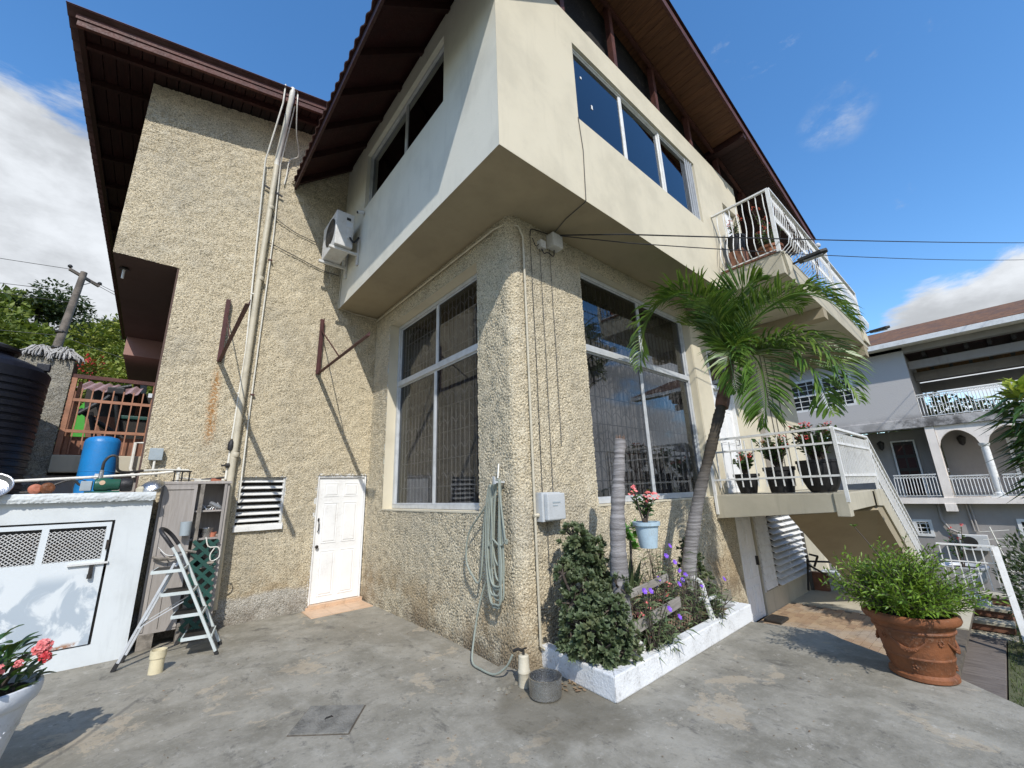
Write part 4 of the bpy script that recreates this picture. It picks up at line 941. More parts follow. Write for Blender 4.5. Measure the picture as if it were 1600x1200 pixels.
FR={
'F1':[(5.86,2.30,3.97),(5.48,2.54,4.40),(5.26,2.95,4.10),(5.28,3.18,3.41)],
'F1b':[(5.91,2.26,4.13),(5.62,2.46,4.45),(5.43,2.81,4.41)],
'F3':[(6.05,2.07,3.99),(5.94,1.84,4.32),(5.94,1.58,4.41)],
'F4':[(5.97,1.76,3.86),(5.77,1.26,3.97),(5.76,0.93,3.78),(5.78,0.71,3.37)],
'F5':[(6.00,1.75,3.49),(5.88,1.29,3.42),(5.77,1.00,3.07),(5.72,0.86,2.54)],
'F6':[(5.91,1.82,3.40),(5.80,1.42,3.31),(5.69,1.19,2.94),(5.63,1.09,2.43)],
'F7':[(5.86,1.95,3.43),(5.66,1.73,3.20),(5.54,1.68,2.75),(5.48,1.73,2.36)],
'F8':[(5.72,2.02,3.47),(5.46,1.98,3.27),(5.40,1.95,2.83)],
'F9':[(6.03,2.20,3.93),(5.95,2.25,4.29),(5.89,2.39,4.48)],
'F10_':[(6.11,1.92,3.96),(6.29,1.61,4.19),(6.50,1.34,4.04)],
}
for i,(k_,pts) in enumerate(FR.items()): frond([(6.08,2.2,3.40)]+pts,.54 if k_ not in('F8','F9') else .46,68 if len(pts)>3 else 52,seed=i,par=palm,hang=.30 if k_ not in('F3',) else .12)
for i in range(4):
    a=i*1.6; frond([(6.1,2.2,3.44),(6.1+.12*math.cos(a),2.2+.12*math.sin(a),3.75),(6.1+.35*math.cos(a),2.2+.35*math.sin(a),4.05),(6.1+.62*math.cos(a),2.2+.62*math.sin(a),4.18)],.48,50,seed=20+i,par=palm,hang=.15)
# cut palm stump
st=thing('palm_stump',(3.6,2.6,.1),'grey topped palm trunk cut off flat, holding a pale blue pot','palm trunk')
tp=spline([(3.52,2.62,.08),(3.55,2.62,.7),(3.60,2.62,1.3),(3.70,2.62,1.8),(3.79,2.62,2.2)],110)
MB().tube(tp,[.098-.040*min(1,i/92)+.0035*math.sin(i*.37)+(.0045 if i%4==0 else 0)+random.uniform(-.0015,.0015) for i in range(111)],20).build('trunk',M['palm_bark'],st,True)
m=MB()
for i in range(22):
    a=random.uniform(0,6.28);r=random.uniform(0,.05); p=Vector((3.79+r*math.cos(a),2.62+r*math.sin(a),2.19)); m.tube([p,p+Vector((random.uniform(-.03,.03),random.uniform(-.03,.03),random.uniform(.02,.07)))],[.008,.003],4)
m.build('frayed_top',M['rust_mesh'],st,kind='stuff')
# ================================================================ PLANTS
def succulent_bush(name,c,blobs,n,label,cat,mat='leaf_succulent',leafL=.068,W=.038,group=None,stem=True):
    t=thing(name,c,label,cat,group); parts=[]; V0=[]
    m=MB()
    for (bx,by,bz,br) in blobs:
        k=int(n*br*br/.03)
        for i in range(k):
            d=rdir(1,.25)[0]; rr=br*random.uniform(.72,1.05); p=np.array([bx,by,bz])+d*rr
            ax_=d+np.array([0,0,.7]); parts.append(rosette(p,ax_,9,leafL,W,.8))
        m.tube([(c[0]+random.uniform(-.05,.05),c[1],c[2]),((bx+c[0])/2,(by+c[1])/2,(bz+c[2])/2),(bx,by,bz)],[.03,.022,.012],6)
        for i in range(14):
            d=Vector(rdir(1,.3)[0])*br*.95; m.tube([(bx,by,bz),Vector((bx,by,bz))+d],[.012,.006],4,False)
    V,F=merge(parts); leafobj('foliage',V,F,mat,t)
    if stem: m.build('stem',M['bark'],t,kind='stuff')
    return t
succulent_bush('succulent_shrub',(3.45,2.8,.1),[(3.20,2.80,.45,.21),(3.42,2.74,.38,.20),(3.28,2.86,.74,.19),(3.46,2.80,.64,.19),(3.46,2.92,.98,.17),(3.20,2.95,.93,.11),(3.34,2.98,1.22,.14),(3.42,2.68,.28,.16),(3.28,2.66,.30,.15),(3.60,2.95,1.10,.11),(3.14,2.88,.66,.11),(3.55,2.88,.84,.12),(3.40,2.95,1.08,.14),(3.60,2.70,.36,.16),(3.66,2.76,.60,.13),(3.46,2.56,.26,.13),(3.42,2.57,.44,.14),(3.40,2.62,.62,.12),(3.10,2.86,.36,.12),(3.50,2.60,.78,.09),(3.06,2.90,.92,.06)],72,'large dark green fleshy leaved shrub beside the white kerb and meter box','shrub')
succulent_bush('succulent_shrub',(5.55,2.95,.1),[(5.62,2.95,.30,.17),(5.70,2.9,.50,.14),(5.60,2.98,.68,.13),(5.85,2.85,.28,.13),(5.55,3.0,.88,.07),(5.80,2.95,.72,.07),(5.62,3.0,.95,.06)],85,'smaller dark green fleshy shrub at the far end of the planted bed','shrub',leafL=.05,W=.03)
# strap leaved snake plant
t=thing('strap_plant',(3.98,2.85,.12),'clump of upright strap leaves below the hanging blue pot','plant')
P=[];D=[]
for i in range(46):
    a=random.uniform(0,6.28); P.append((4.05+random.uniform(-.06,.06),2.9+random.uniform(-.05,.05),.5)); o=random.uniform(.1,.55); D.append((math.cos(a)*o,math.sin(a)*o,1))
V,F=leaves_np(P,D,[random.uniform(.35,.55) for _ in P],[.035]*len(P),.02,.3); leafobj('leaf_blades',V,F,'leaf_strap',t)
MB().tube([(4.05,2.9,.1),(4.05,2.9,.55)],[.05,.03],8).build('stem',M['bark'],t)
# bright rosette plant
t=thing('rosette_plant',(4.35,3.0,.12),'bright green whorled succulent on a thin stem behind the blue pot','plant')
parts=[rosette((4.30+dx,2.98+dy,1.12+dz),(dx*2,-.5,1),16,.11,.05,1.0) for dx,dy,dz in ((0,0,0),(.08,-.02,.12),(-.06,0,.08),(.07,.0,-.1),(.12,0,.02))]
V,F=merge(parts); leafobj('foliage',V,F,'leaf_rosette',t); MB().tube([(4.25,2.98,.1),(4.28,2.98,.7),(4.32,2.98,1.12)],[.022,.018,.014],6).build('stem',M['bark'],t)
# mexican petunia: thin leaves and purple flowers, one clump
def petunia(x,y,h,nf,lab):
    t=thing('petunia_plant',(x,y,.12),lab,'flowering plant','purple flowered plants in the bed')
    st=MB();P=[];D=[]
    fl=[]
    for s in range(16):
        a=random.uniform(0,6.28); lean=random.uniform(.05,.34); tip=Vector((x+math.cos(a)*lean,y+math.sin(a)*lean*.7-.05,.12+h*random.uniform(.6,1.05)))
        b=Vector((x+random.uniform(-.06,.06),y+random.uniform(-.04,.04),.1)); st.tube([b,(b+tip)/2+Vector((0,0,.05)),tip],[.006,.005,.003],4,False)
        for k in range(13):
            u=.12+.88*k/13; p=b.lerp(tip,u); g=random.uniform(0,6.28); P.append(tuple(p)); D.append((math.cos(g),math.sin(g),random.uniform(-.1,.5)))
        fl.append(tip)
    V,F=leaves_np(P,D,[random.uniform(.09,.17) for _ in P],[.017]*len(P),.25,.2); leafobj('leaf_blades',V,F,'leaf_strap',t)
    st.build('stem',M['bark'],t,kind='stuff')
    for i in range(nf):
        tip=fl[i]; V,F=blossom(tuple(tip+Vector((0,-.02,.02))),.036,6,(random.uniform(-.6,.1),-1,.6)); leafobj('flower',V,F,'petal_purple',t)
pl=[(3.90,2.55,.62,3,'purple flowering plant left of the broken bench, next to the stump'),(4.15,2.72,.75,2,'purple flowering plant behind the broken bench'),(4.60,2.7,.85,4,'tall purple flowering plant left of the green palm trunk'),(4.95,2.62,.70,4,'purple flowering plant in front of the green palm trunk'),(5.25,2.55,.45,2,'purple flowering plant right of the green palm trunk'),(4.12,2.56,.32,4,'purple flowering plant spilling over the white kerb'),(4.75,2.95,1.05,2,'tallest thin purple flowering plant against the wall')]
for a in pl: petunia(*a)
def crown_of_thorns(t,c,h,spread,nst,nfl,mat='petal_red',leafL=.06,name_st='stem'):
    m=MB();P=[];D=[];fl=[]
    for s in range(nst):
        a=random.uniform(0,6.28); o=random.uniform(.2,1)*spread; b=Vector(c)+Vector((random.uniform(-.3,.3)*spread*.5,random.uniform(-.3,.3)*spread*.5,0)); tip=Vector(c)+Vector((math.cos(a)*o,math.sin(a)*o,h*random.uniform(.55,1)))
        mid=(b+tip)/2+Vector((random.uniform(-.03,.03),random.uniform(-.03,.03),.02)); m.tube([b,mid,tip],[.010,.009,.006],5,False)
        for k in range(13):
            u=.35+.65*k/13; p=b.lerp(tip,u); g=random.uniform(0,6.28); P.append(tuple(p)); D.append((math.cos(g),math.sin(g),random.uniform(0,.9)))
        fl.append(tip)
    V,F=leaves_np(P,D,[leafL*random.uniform(.7,1.15) for _ in P],[leafL*.45]*len(P),.08,.15); leafobj('foliage',V,F,'leaf_dark',t); m.build(name_st,M['bark'],t,kind='stuff')
    for i in range(nfl):
        tip=fl[i%len(fl)]+Vector((random.uniform(-.02,.02),random.uniform(-.03,0),.02)); parts=[]
        for k in range(7): parts.append(blossom(tuple(tip+Vector(rdir(1,.4)[0])*.032),.021,4,(random.uniform(-1,1),-1,1)))
        V,F=merge(parts); leafobj('flower',V,F,mat,t)
def pot(t,c,r0,r1,h,mat,rim=.02,n=28,name='pot'):
    m=MB().lathe([(r0,0),(r1-rim*.4,h*.84),(r1-rim*.4,h*.85),(r1+rim*.5,h*.86),(r1+rim*.6,h),(r1-rim*.6,h),(r1-rim*.9,h*.90),(.001,h*.90)],c,n); o=m.build(name,M[mat],t,True,angle=40)
    MB().lathe([(r1-rim*.8,0),(.001,.01)],(c[0],c[1],c[2]+h*.90+.001),n,False).build('soil',M['soil'],t); return o
t=thing('hanging_pot',(3.92,2.5,1.1),'pale blue plastic pot with pink flowering plant fixed to the cut palm trunk','flower pot')
pot(t,(3.93,2.50,1.10),.085,.125,.25,'pot_blue',.022); crown_of_thorns(t,(3.93,2.50,1.33),.38,.15,7,6,'petal_pink',.085)
MB().tube([(3.70,2.58,1.30),(3.82,2.53,1.32)],.006).build('hook',M['dark_metal'],t)
for (x,y,z,n_,lab) in ((3.95,2.62,.42,5,'pink red flowering plant between the bench slats'),(4.55,2.76,.55,3,'small red flowering plant behind the bench')):
    t=thing('crown_of_thorns',(x,y,.12),lab,'flowering plant'); crown_of_thorns(t,(x,y,.12),z,.14,7,max(3,n_-2),'petal_pink',.06)
t=thing('crown_of_thorns',(4.0,2.42,.12),'tiny pink flower at the left end of the rusty mesh','flowering plant'); crown_of_thorns(t,(3.84,2.56,.12),.20,.06,3,1,'petal_pink',.05)
# broken bench
bn=thing('broken_bench',(4.2,2.6,.12),'collapsed grey wooden bench with white iron ends and rusty mesh seat','bench')
for (a,b,w_,h_) in (((3.62,2.56,.71),(4.42,2.62,.74),.022,.07),((3.42,2.50,.43),(4.50,2.56,.49),.03,.10),((3.46,2.56,.20),(3.80,2.58,.22),.03,.07)): MB().bar(a,b,w_,h_).build('slat',M['slat_wood'],bn,bevel=.004)
MB().tube(spline([(3.62,2.62,.30),(3.74,2.60,.27),(3.78,2.58,.22),(3.70,2.57,.15),(3.62,2.57,.12)],10),.022,8).build('iron_end',M['old_white'],bn,True)
MB().tube(spline([(5.00,2.62,.64),(5.10,2.60,.56),(5.12,2.57,.36),(5.18,2.54,.14)],12),[.035]*13,8).tube(spline([(5.02,2.6,.42),(5.15,2.56,.40),(5.27,2.53,.42)],6),.020,8).build('iron_end',M['old_white'],bn,True)
# rusty diamond mesh lying tilted
m=MB(); A=Vector((3.82,2.58,.19)); U_=Vector((1.25,.04,.06)); V_=Vector((.14,.26,.30)); nx=20; ny=8
for i in range(-ny,nx):
    for sg in (1,-1):
        a0=i if sg==1 else i+ny; a1=a0+sg*ny; t0=0;t1=1
        d=(a1-a0)
        for lim,s_ in ((0,1),(nx,-1)):
            v0=(a0-lim)*s_;dv=d*s_
            if dv>0:t0=max(t0,-v0/dv)
            elif dv<0:t1=min(t1,v0/-dv)
        if t0<t1-.01: m.bar(A+U_*((a0+d*t0)/nx)+V_*t0,A+U_*((a0+d*t1)/nx)+V_*t1,.009,.006)
m.build('mesh_seat',M['rust_mesh'],bn,kind='stuff')
# terracotta urn with bush
tc_=(5.46,.84,0)
t=thing('terracotta_planter',tc_,'large weathered terracotta planter with leafy green bush on the patio edge','planter')
prof=[(.001,0),(.215,0),(.232,.012),(.232,.04),(.215,.052),(.208,.06),(.222,.10),(.236,.175),(.241,.18),(.241,.19),(.238,.195),(.262,.33),(.275,.385),(.288,.39),(.290,.40),(.283,.41),(.292,.44),(.330,.462),(.342,.485),(.338,.515),(.318,.53),(.296,.525),(.288,.50),(.27,.43),(.001,.43)]
MB().lathe(prof,tc_,64,False).build('pot',M['terracotta'],t,True,angle=40)
MB().lathe([(.27,0),(.001,.02)],(tc_[0],tc_[1],.47),24,False).build('soil',M['soil'],t)
m=MB()
for s in range(4):   # swags
    a0=s*math.pi/2+2.6
    m.tube([(tc_[0]+.262*math.cos(a0+u*.95),tc_[1]+.262*math.sin(a0+u*.95),.335-.075*math.sin(math.pi*u)+.0) for u in np.linspace(0,1,12)],[.006+.010*math.sin(math.pi*u) for u in np.linspace(0,1,12)],7)
    for k in range(10):
        u=.3+.4*k/9; a=a0+u*.95; m.lathe([(.001,-.012),(.011,-.004),(.011,.004),(.001,.012)],(tc_[0]+.268*math.cos(a),tc_[1]+.268*math.sin(a),.335-.085*math.sin(math.pi*u)+random.uniform(-.008,.008)),6,False)
    a=a0-.22; 
    for k in range(8): g=k*.785; m.lathe([(.001,-.010),(.010,-.003),(.010,.003),(.001,.010)],(tc_[0]+.262*math.cos(a+.07*math.cos(g)),tc_[1]+.262*math.sin(a+.07*math.cos(g)),.33+.02*math.sin(g)),6,False)
    for k in range(5): g=k*1.257; m.lathe([(.001,-.009),(.010,-.003),(.010,.003),(.001,.009)],(tc_[0]+.226*math.cos(a0+.5+.06*math.cos(g)),tc_[1]+.226*math.sin(a0+.5+.06*math.cos(g)),.115+.018*math.sin(g)),6,False)
m.build('swag_relief',M['terracotta'],t,True,kind='stuff')
P=[];D=[];st=MB()
for s in range(300):
    d=Vector(rdir(1,.55)[0]); d.z=abs(d.z)*.9+.12; d.normalize(); r=random.uniform(.34,.60)*(1.0-.15*abs(d.z))*(1+.14*math.sin(5*math.atan2(d.y,d.x)+6*d.z)); b=Vector((tc_[0]+random.uniform(-.13,.13),tc_[1]+random.uniform(-.13,.13),.46)); tip=Vector((tc_[0],tc_[1],.55))+Vector((d.x*r*1.12,d.y*r*1.12,d.z*r*1.18))
    st.tube([b,(b+tip)/2+Vector((0,0,.04)),tip],[.004,.0035,.002],3,False)
    for k in range(24):
        u=.30+.70*k/24; p=b.lerp(tip,u); g=k*2.4; T=(tip-b).normalized(); o=T.orthogonal().normalized(); q=T.cross(o); P.append(tuple(p)); D.append(tuple(T*.8+(o*math.cos(g)+q*math.sin(g))))
V,F=leaves_np(P,D,rng.uniform(.04,.075,len(P)),rng.uniform(.013,.021,len(P)),.05,.2); leafobj('foliage',V,F,'leaf_bush',t); st.build('stem',M['bark'],t,kind='stuff')
# stray twig to the left
sp_=spline([(5.42,.95,.55),(5.40,1.15,.62),(5.42,1.28,.68)],8); MB().tube(sp_,.004,4).build('twig',M['bark'],t); P=[];D=[]
for p in sp_[3:]:
    for k in range(4): g=random.uniform(0,6.28); P.append(tuple(p)); D.append((math.cos(g),math.sin(g),.3))
V,F=leaves_np(P,D,[.06]*len(P),[.025]*len(P)); leafobj('foliage',V,F,'leaf_bush',t)
sp_=spline([(5.50,.95,.95),(5.49,1.05,1.15),(5.48,1.10,1.24)],6); MB().tube(sp_,.004,4).build('twig',M['bark'],t); P=[(5.48,1.10,1.24)]*7; D=[(math.cos(g),math.sin(g),.6) for g in range(7)]
V,F=leaves_np(P,D,[.045]*7,[.02]*7); leafobj('foliage',V,F,'leaf_bush',t)
# white planter on the left edge
wc=(-.70,4.62,0)
t=thing('white_planter',wc,'white plastic planter with round leaved pink flowering plant at the left edge','planter')
MB().lathe([(.001,0),(.16,0),(.17,.03),(.175,.05),(.27,.43),(.285,.44),(.30,.455),(.312,.49),(.316,.53),(.31,.55),(.295,.555),(.285,.53),(.28,.46),(.001,.46)],wc,48,False).build('pot',M['pot_white'],t,True,angle=40)
MB().lathe([(.28,0),(.001,.02)],(wc[0],wc[1],.50),24,False).build('soil',M['soil'],t)
m=MB()
for s in range(6):
    a=s*1.047
    for k in range(9): u=k/8; m.lathe([(.001,-.011),(.009,-.003),(.009,.003),(.001,.011)],(wc[0]+(.237)*math.cos(a+.6*u),wc[1]+.237*math.sin(a+.6*u),.31+.03*math.cos(6.28*u)),6,False)
m.build('relief',M['pot_white'],t,True,kind='stuff')
def broadleaf(p,d,L,W,par,mat='leaf_dark'):
    d=Vector(d).normalized(); s=d.cross(Vector((0,0,1)));
    if s.length<.1: s=Vector((1,0,0))
    s.normalize(); u=s.cross(d); V=[];F=[]
    n=7
    for i in range(n+1):
        t_=i/n; w=W*.5*math.sin(math.pi*min(1,(t_*.92+.04)))**.7*(.6+.55*t_ if t_<.75 else 1.0); c=Vector(p)+d*L*t_+u*(.10*L*math.sin(math.pi*t_))-Vector((0,0,1))*L*.10*t_*t_
        V+=[c-s*w+u*w*.25,c,c+s*w+u*w*.25]
    for i in range(n): b=3*i; F+=[(b,b+3,b+4,b+1),(b+1,b+4,b+5,b+2)]
    return npmesh('leaf',V,F,M[mat],par,True)
for i in range(190):
    a=random.uniform(0,6.28); o=random.uniform(.05,.30); p=Vector((wc[0]+math.cos(a)*o,wc[1]+math.sin(a)*o,.50+random.uniform(.0,.36)*(1.25-o/.30))); d=(math.cos(a)*random.uniform(.3,1),math.sin(a)*random.uniform(.3,1),random.uniform(.1,1.1)); broadleaf(p,d,random.uniform(.09,.14),random.uniform(.055,.075),t)
st=MB()
for i in range(12): a=random.uniform(0,6.28); st.tube([(wc[0]+.1*math.cos(a),wc[1]+.1*math.sin(a),.48),(wc[0]+.2*math.cos(a),wc[1]+.2*math.sin(a),.72)],.010,5)
st.build('stem',M['bark'],t,kind='stuff')
def flowerhead(c,r,n,mat,par):
    parts=[]
    for k in range(n*3): d=Vector(rdir(1,.3)[0]); parts.append(blossom(tuple(Vector(c)+d*r*random.uniform(.35,1)),r*.40,5,tuple(d+Vector((.1,-.6,.3)))))
    V,F=merge(parts); leafobj('flower_head',V,F,mat,par)
flowerhead((-.42,4.50,.77),.045,30,'petal_pink',t); flowerhead((-.39,4.47,.715),.032,18,'petal_red',t); flowerhead((-.50,4.40,.72),.022,12,'petal_pink',t); flowerhead((-.60,4.38,.705),.04,22,'petal_pink',t); flowerhead((-.62,4.42,.79),.022,10,'petal_pink',t)
# pots on the landing
def black_pot(name,c,r0,r1,h,lab,nst,nfl,ph,sp,mat='black_plastic'):
    t=thing(name,c,lab,'planter'); pot(t,c,r0,r1,h,mat,.02); crown_of_thorns(t,(c[0],c[1],c[2]+h*.9),ph,sp,nst,nfl,'petal_red',.11)
black_pot('black_planter',(8.02,2.98,1.531),.13,.20,.33,'smallest black planter with red flowers nearest the white landing door',22,7,.45,.24)
black_pot('black_planter',(8.05,2.46,1.531),.17,.23,.42,'middle black planter with red flowers on the landing behind the rail',30,7,.55,.30)
t=thing('black_planter',(8.0,1.88,1.531),'large round bellied black planter with red flowers at the landing corner','planter')
MB().lathe([(.001,0),(.16,0),(.20,.06),(.255,.20),(.285,.36),(.285,.44),(.30,.45),(.30,.49),(.27,.49),(.26,.45),(.001,.45)],(8.0,1.88,1.531),32,False).build('pot',M['black_plastic'],t,True); crown_of_thorns(t,(8.0,1.88,1.97),.62,.38,52,16,'petal_red',.10)
# pots on the balcony
t=thing('balcony_planter',(7.85,2.38,5.8),'dark hanging pot with red flowers behind the balcony rail near the white door','planter'); pot(t,(7.85,2.38,5.95),.12,.165,.30,'black_plastic'); crown_of_thorns(t,(7.85,2.38,6.22),.5,.12,8,5,'petal_red',.06); MB().box(7.72,7.98,2.25,2.5,5.47,5.948).build('stand',M['riser_brown'],t)
t=thing('balcony_planter',(7.95,1.90,5.5),'brown pot with red flowers at the outer corner of the balcony','planter'); pot(t,(7.95,1.90,5.475),.15,.21,.34,'terracotta'); crown_of_thorns(t,(7.95,1.90,5.78),.45,.22,12,6,'petal_red',.07)
t=thing('balcony_planter',(8.5,1.92,5.5),'dark pot with tall red flowering plant further along the balcony','planter'); pot(t,(8.5,1.95,5.475),.16,.22,.4,'black_plastic'); crown_of_thorns(t,(8.5,1.95,5.85),1.15,.25,12,8,'petal_red',.08)
t=thing('balcony_creeper',(9.0,1.6,5.5),'thin bare creeper climbing the white balcony rail','climbing plant'); m=MB()
for i in range(14):
    a=Vector((7.9+random.uniform(0,1.6),1.56,5.55)); m.tube([a,a+Vector((random.uniform(-.2,.2),-.06,random.uniform(.2,.5))),a+Vector((random.uniform(-.4,.4),-.02,random.uniform(.4,.9)))],.006,4)
m.build('stem',M['bark'],t,kind='stuff')
# croton at the right edge, planted on the lawn
t=thing('croton_shrub',(8.6,-.45,-1.3),'tall croton with long glossy leaves and a lime green top at the right edge','shrub')
P=[];D=[];P2_=[];D2=[]
for k in range(300):
    z=random.uniform(1.45,2.75); a=random.uniform(0,6.28); P.append((8.6+random.uniform(-.1,.1),-.42+random.uniform(-.1,.1),z)); D.append((math.cos(a),math.sin(a),random.uniform(-.2,.25)))
for k in range(60):
    a=random.uniform(0,6.28); P2_.append((8.6+random.uniform(-.12,.12),-.38+random.uniform(-.12,.12),2.72+random.uniform(-.1,.12))); D2.append((math.cos(a)*.8,math.sin(a)*.8,random.uniform(.2,.9)))
V,F=leaves_np(P,D,rng.uniform(.30,.55,len(P)),[.055]*len(P),.30,.25); leafobj('foliage',V,F,'leaf_dark',t); V,F=leaves_np(P2_,D2,rng.uniform(.2,.34,len(P2_)),[.075]*len(P2_),.1,.25); leafobj('top_leaves',V,F,'leaf_lime',t); MB().tube([(8.6,-.5,-1.35),(8.62,-.44,.8),(8.6,-.42,2.8)],[.06,.045,.02],8).build('trunk',M['bark'],t)
def simple_bush(name,c,r,n,lab,mat,L=.08,W=.04,h=None,cat='shrub'):
    t=thing(name,(c[0],c[1],c[2]-(h or r)),lab,cat); d=rdir(n); rr=np.cbrt(rng.uniform(.3,1,n))*r; lump=1+.22*np.sin(d[:,0]*5+1)*np.cos(d[:,1]*4+d[:,2]*5); P=np.array(c)+d*(rr*lump)[:,None]*np.array([1,1,(h or r)/r]); V,F=leaves_np(P,d+np.array([0,0,.4])+rng.standard_normal((n,3))*.4,rng.uniform(.7,1.2,n)*L,rng.uniform(.8,1.2,n)*W); leafobj('foliage',V,F,mat,t); MB().tube([(c[0],c[1],c[2]-(h or r)),c],[.04,.02],6).build('stem',M['bark'],t); return t
simple_bush('dark_bush',(12.6,-.25,-.35),.75,2600,'dark reddish bush behind the garden handrail at the right edge','leaf_hill_dark',.10,.05,.9)
simple_bush('low_bush',(11.4,-.2,-1.05),.45,1200,'small green bush beside the foot of the garden handrail','leaf_dark',.09,.04,.35)
# white urn with red flowers near the steps
t=thing('white_urn',(13.0,.95,-.75),'white fluted urn with small red flowered plant beside the steps','planter')
MB().lathe([(.001,0),(.26,0),(.26,.06),(.14,.12),(.10,.22),(.16,.32),(.27,.40),(.30,.48),(.31,.62),(.36,.66),(.37,.70),(.33,.70),(.29,.62),(.001,.62)],(13.0,.95,-.78),24,False).build('urn',M['pot_white'],t,True,angle=40)
MB().lathe([(.29,0),(.001,.02)],(13.0,.95,-.13),20,False).build('soil',M['soil'],t)
crown_of_thorns(t,(13.0,.95,-.12),.85,.14,5,4,'petal_red',.11)
# ================================================================ HILL TREES
def crownmesh(mat,seed,n=5200,L=.42):
    r=np.random.default_rng(seed); nb=26; c=r.standard_normal((nb,3))*np.array([.42,.42,.26]); c/= np.maximum(1,np.linalg.norm(c/np.array([1,1,.75]),axis=1,keepdims=True)); br=r.uniform(.20,.36,nb)
    idx=r.integers(0,nb,n); d=r.standard_normal((n,3)); d[:,2]=np.abs(d[:,2])*.9-.25; d/=np.linalg.norm(d,axis=1,keepdims=True)
    P=(c[idx]+d*(br[idx]*r.uniform(.75,1.05,n))[:,None]); V,F=leaves_np(P,d*.6+r.standard_normal((n,3))*.6,r.uniform(.6,1.2,n)*L/4.5,r.uniform(.6,1.1,n)*L/7)
    me=npmesh('crown',V,F,M[mat],None,False); return me
protos={}
def hill_tree(x,y,r,h,mat,lab,sd,e=None):
    z=float(hterr(np.array(x),np.array(y)))
    if e is not None: h=max(.7,1.7+y*e-.62*r-z)
    t=thing('hill_tree',(x,y,z-.3),lab,'tree','trees on the hillside')
    if (mat,sd) not in protos:
        o=crownmesh(mat,sd+7); protos[(mat,sd)]=o.data; bpy.data.objects.remove(o)
    o=link('crown',protos[(mat,sd)],t,(0,0,h)); o.scale=(r,r,r*.85); o.rotation_euler=(0,0,random.uniform(0,6))
    if 'trk' not in protos:
        q=MB().tube([(0,0,0),(.05,.02,.5),(0,0,1)],[.06,.045,.03],7).tube([(.02,.01,.6),(.25,.1,1.0)],[.03,.015],5).tube([(.02,.01,.55),(-.22,.12,.95)],[.03,.015],5).build('trunk',M['bark']); protos['trk']=q.data; bpy.data.objects.remove(q)
    q=link('trunk',protos['trk'],t); q.scale=(r,r,h)
hs_=[(-5.6,25,3.6,3.6,'leaf_hill','wide green tree left of the utility pole low on the hillside'),(-10.5,33,4.6,4.6,'leaf_hill','big green tree at the far left of the hillside'),(-7.0,36,4.6,4.4,'leaf_hill','rounded green tree whose top stands out left of the utility pole'),(-8.3,44,3.2,5.4,'leaf_hill_dark','dark flat topped tree on the skyline left of the utility pole'),(-3.0,30,3.4,2.8,'leaf_hill_yellow','yellow green tree right of the utility pole'),(-2.2,40,4.0,3.2,'leaf_hill_yellow','yellowish tree high on the slope right of the utility pole'),(-4.6,44,3.2,3.0,'leaf_hill_dark','dark tree directly behind the utility pole'),(-1.9,22,2.4,2.2,'leaf_hill_yellow','low yellow green shrubby tree above the barred gate'),(-.6,27,3.2,2.6,'leaf_hill','green tree beside the brown soffit of the house'),(-6.0,49,4.0,3.0,'leaf_hill','green tree on the ridge behind the pole'),(-3.4,51,1.8,3.2,'leaf_hill_dark','small dark tree on the ridge near the roof'),(-13,44,5,4.5,'leaf_hill','tree on the ridge beyond the left edge'),(-3.6,21,2.2,1.6,'leaf_hill','low green tree behind the mop heads'),(-5.0,19,2.0,1.5,'leaf_hill_dark','dark low tree behind the black water tank'),(-1.0,35,3.5,3,'leaf_hill_yellow','yellow green tree mid slope by the house wall'),(.5,45,3.6,3,'leaf_hill','ridge tree hidden partly by the house wall'),(-8.5,27,3.4,2.6,'leaf_hill_dark','dark tree above the black water tank')]
el_=[.22,.34,.33,.375,.27,.31,.325,.20,.24,.335,.335,.34,.17,.17,.27,.32,.25]
for i,(x,y,r,h,mt,lab) in enumerate(hs_): hill_tree(x,y,r,h,mt,lab,i%3,el_[i])
# red bougainvillea dots on the slope
t=thing('bougainvillea',(-2.6,20,4),'sparse red flowering shrub above the gate','shrub'); d=rdir(500); V,F=leaves_np(np.array([-2.25,19.5,6.2])+d*rng.uniform(.1,1,500)[:,None]*np.array([.5,.5,.5]),d,[.12]*500,[.06]*500); leafobj('foliage',V,F,'leaf_hill',t)
d=rdir(90); V,F=leaves_np(np.array([-2.25,19.3,6.25])+d*rng.uniform(.2,1,90)[:,None]*np.array([.5,.4,.45]),d,[.10]*90,[.08]*90); leafobj('flower',V,F,'petal_red',t)
# ================================================================ THINGS AGAINST THE LEFT WALL
# step ladder
t=thing('step_ladder',(.82,6.28,0),'white and grey four step folding ladder with black hoop handle beside the shed','step ladder')
rail=lambda y,nm: MB().bar((.82,y,.02),(.32,y,1.10),.028,.045,(0,1,0)).bar((.32,y,1.10),(.25,y,1.22),.026,.03,(0,1,0)).build(nm,M['ladder_paint'],t,bevel=.004)
rail(6.28,'side_rail'); rail(6.66,'side_rail')
for y in (6.33,6.61): MB().bar((-.06,y,.03),(.30,y,1.02),.026,.04,(0,1,0)).build('rear_leg',M['aluminium'],t,bevel=.004); MB().bar((-.075,y,.0),(-.045,y,.075),.036,.05,(0,1,0)).build('rubber_foot',M['rubber'],t)
for y in (6.28,6.66): MB().bar((.83,y,.0),(.81,y,.04),.034,.05,(0,1,0)).build('rubber_foot',M['rubber'],t)
MB().bar((.08,6.33,.40),(.08,6.61,.40),.02,.02).build('stretcher',M['aluminium'],t)
for y in (6.31,6.63): MB().bar((.07,y,.38),(.44,y,.60),.008,.022,(0,1,0)).build('brace',M['aluminium'],t)
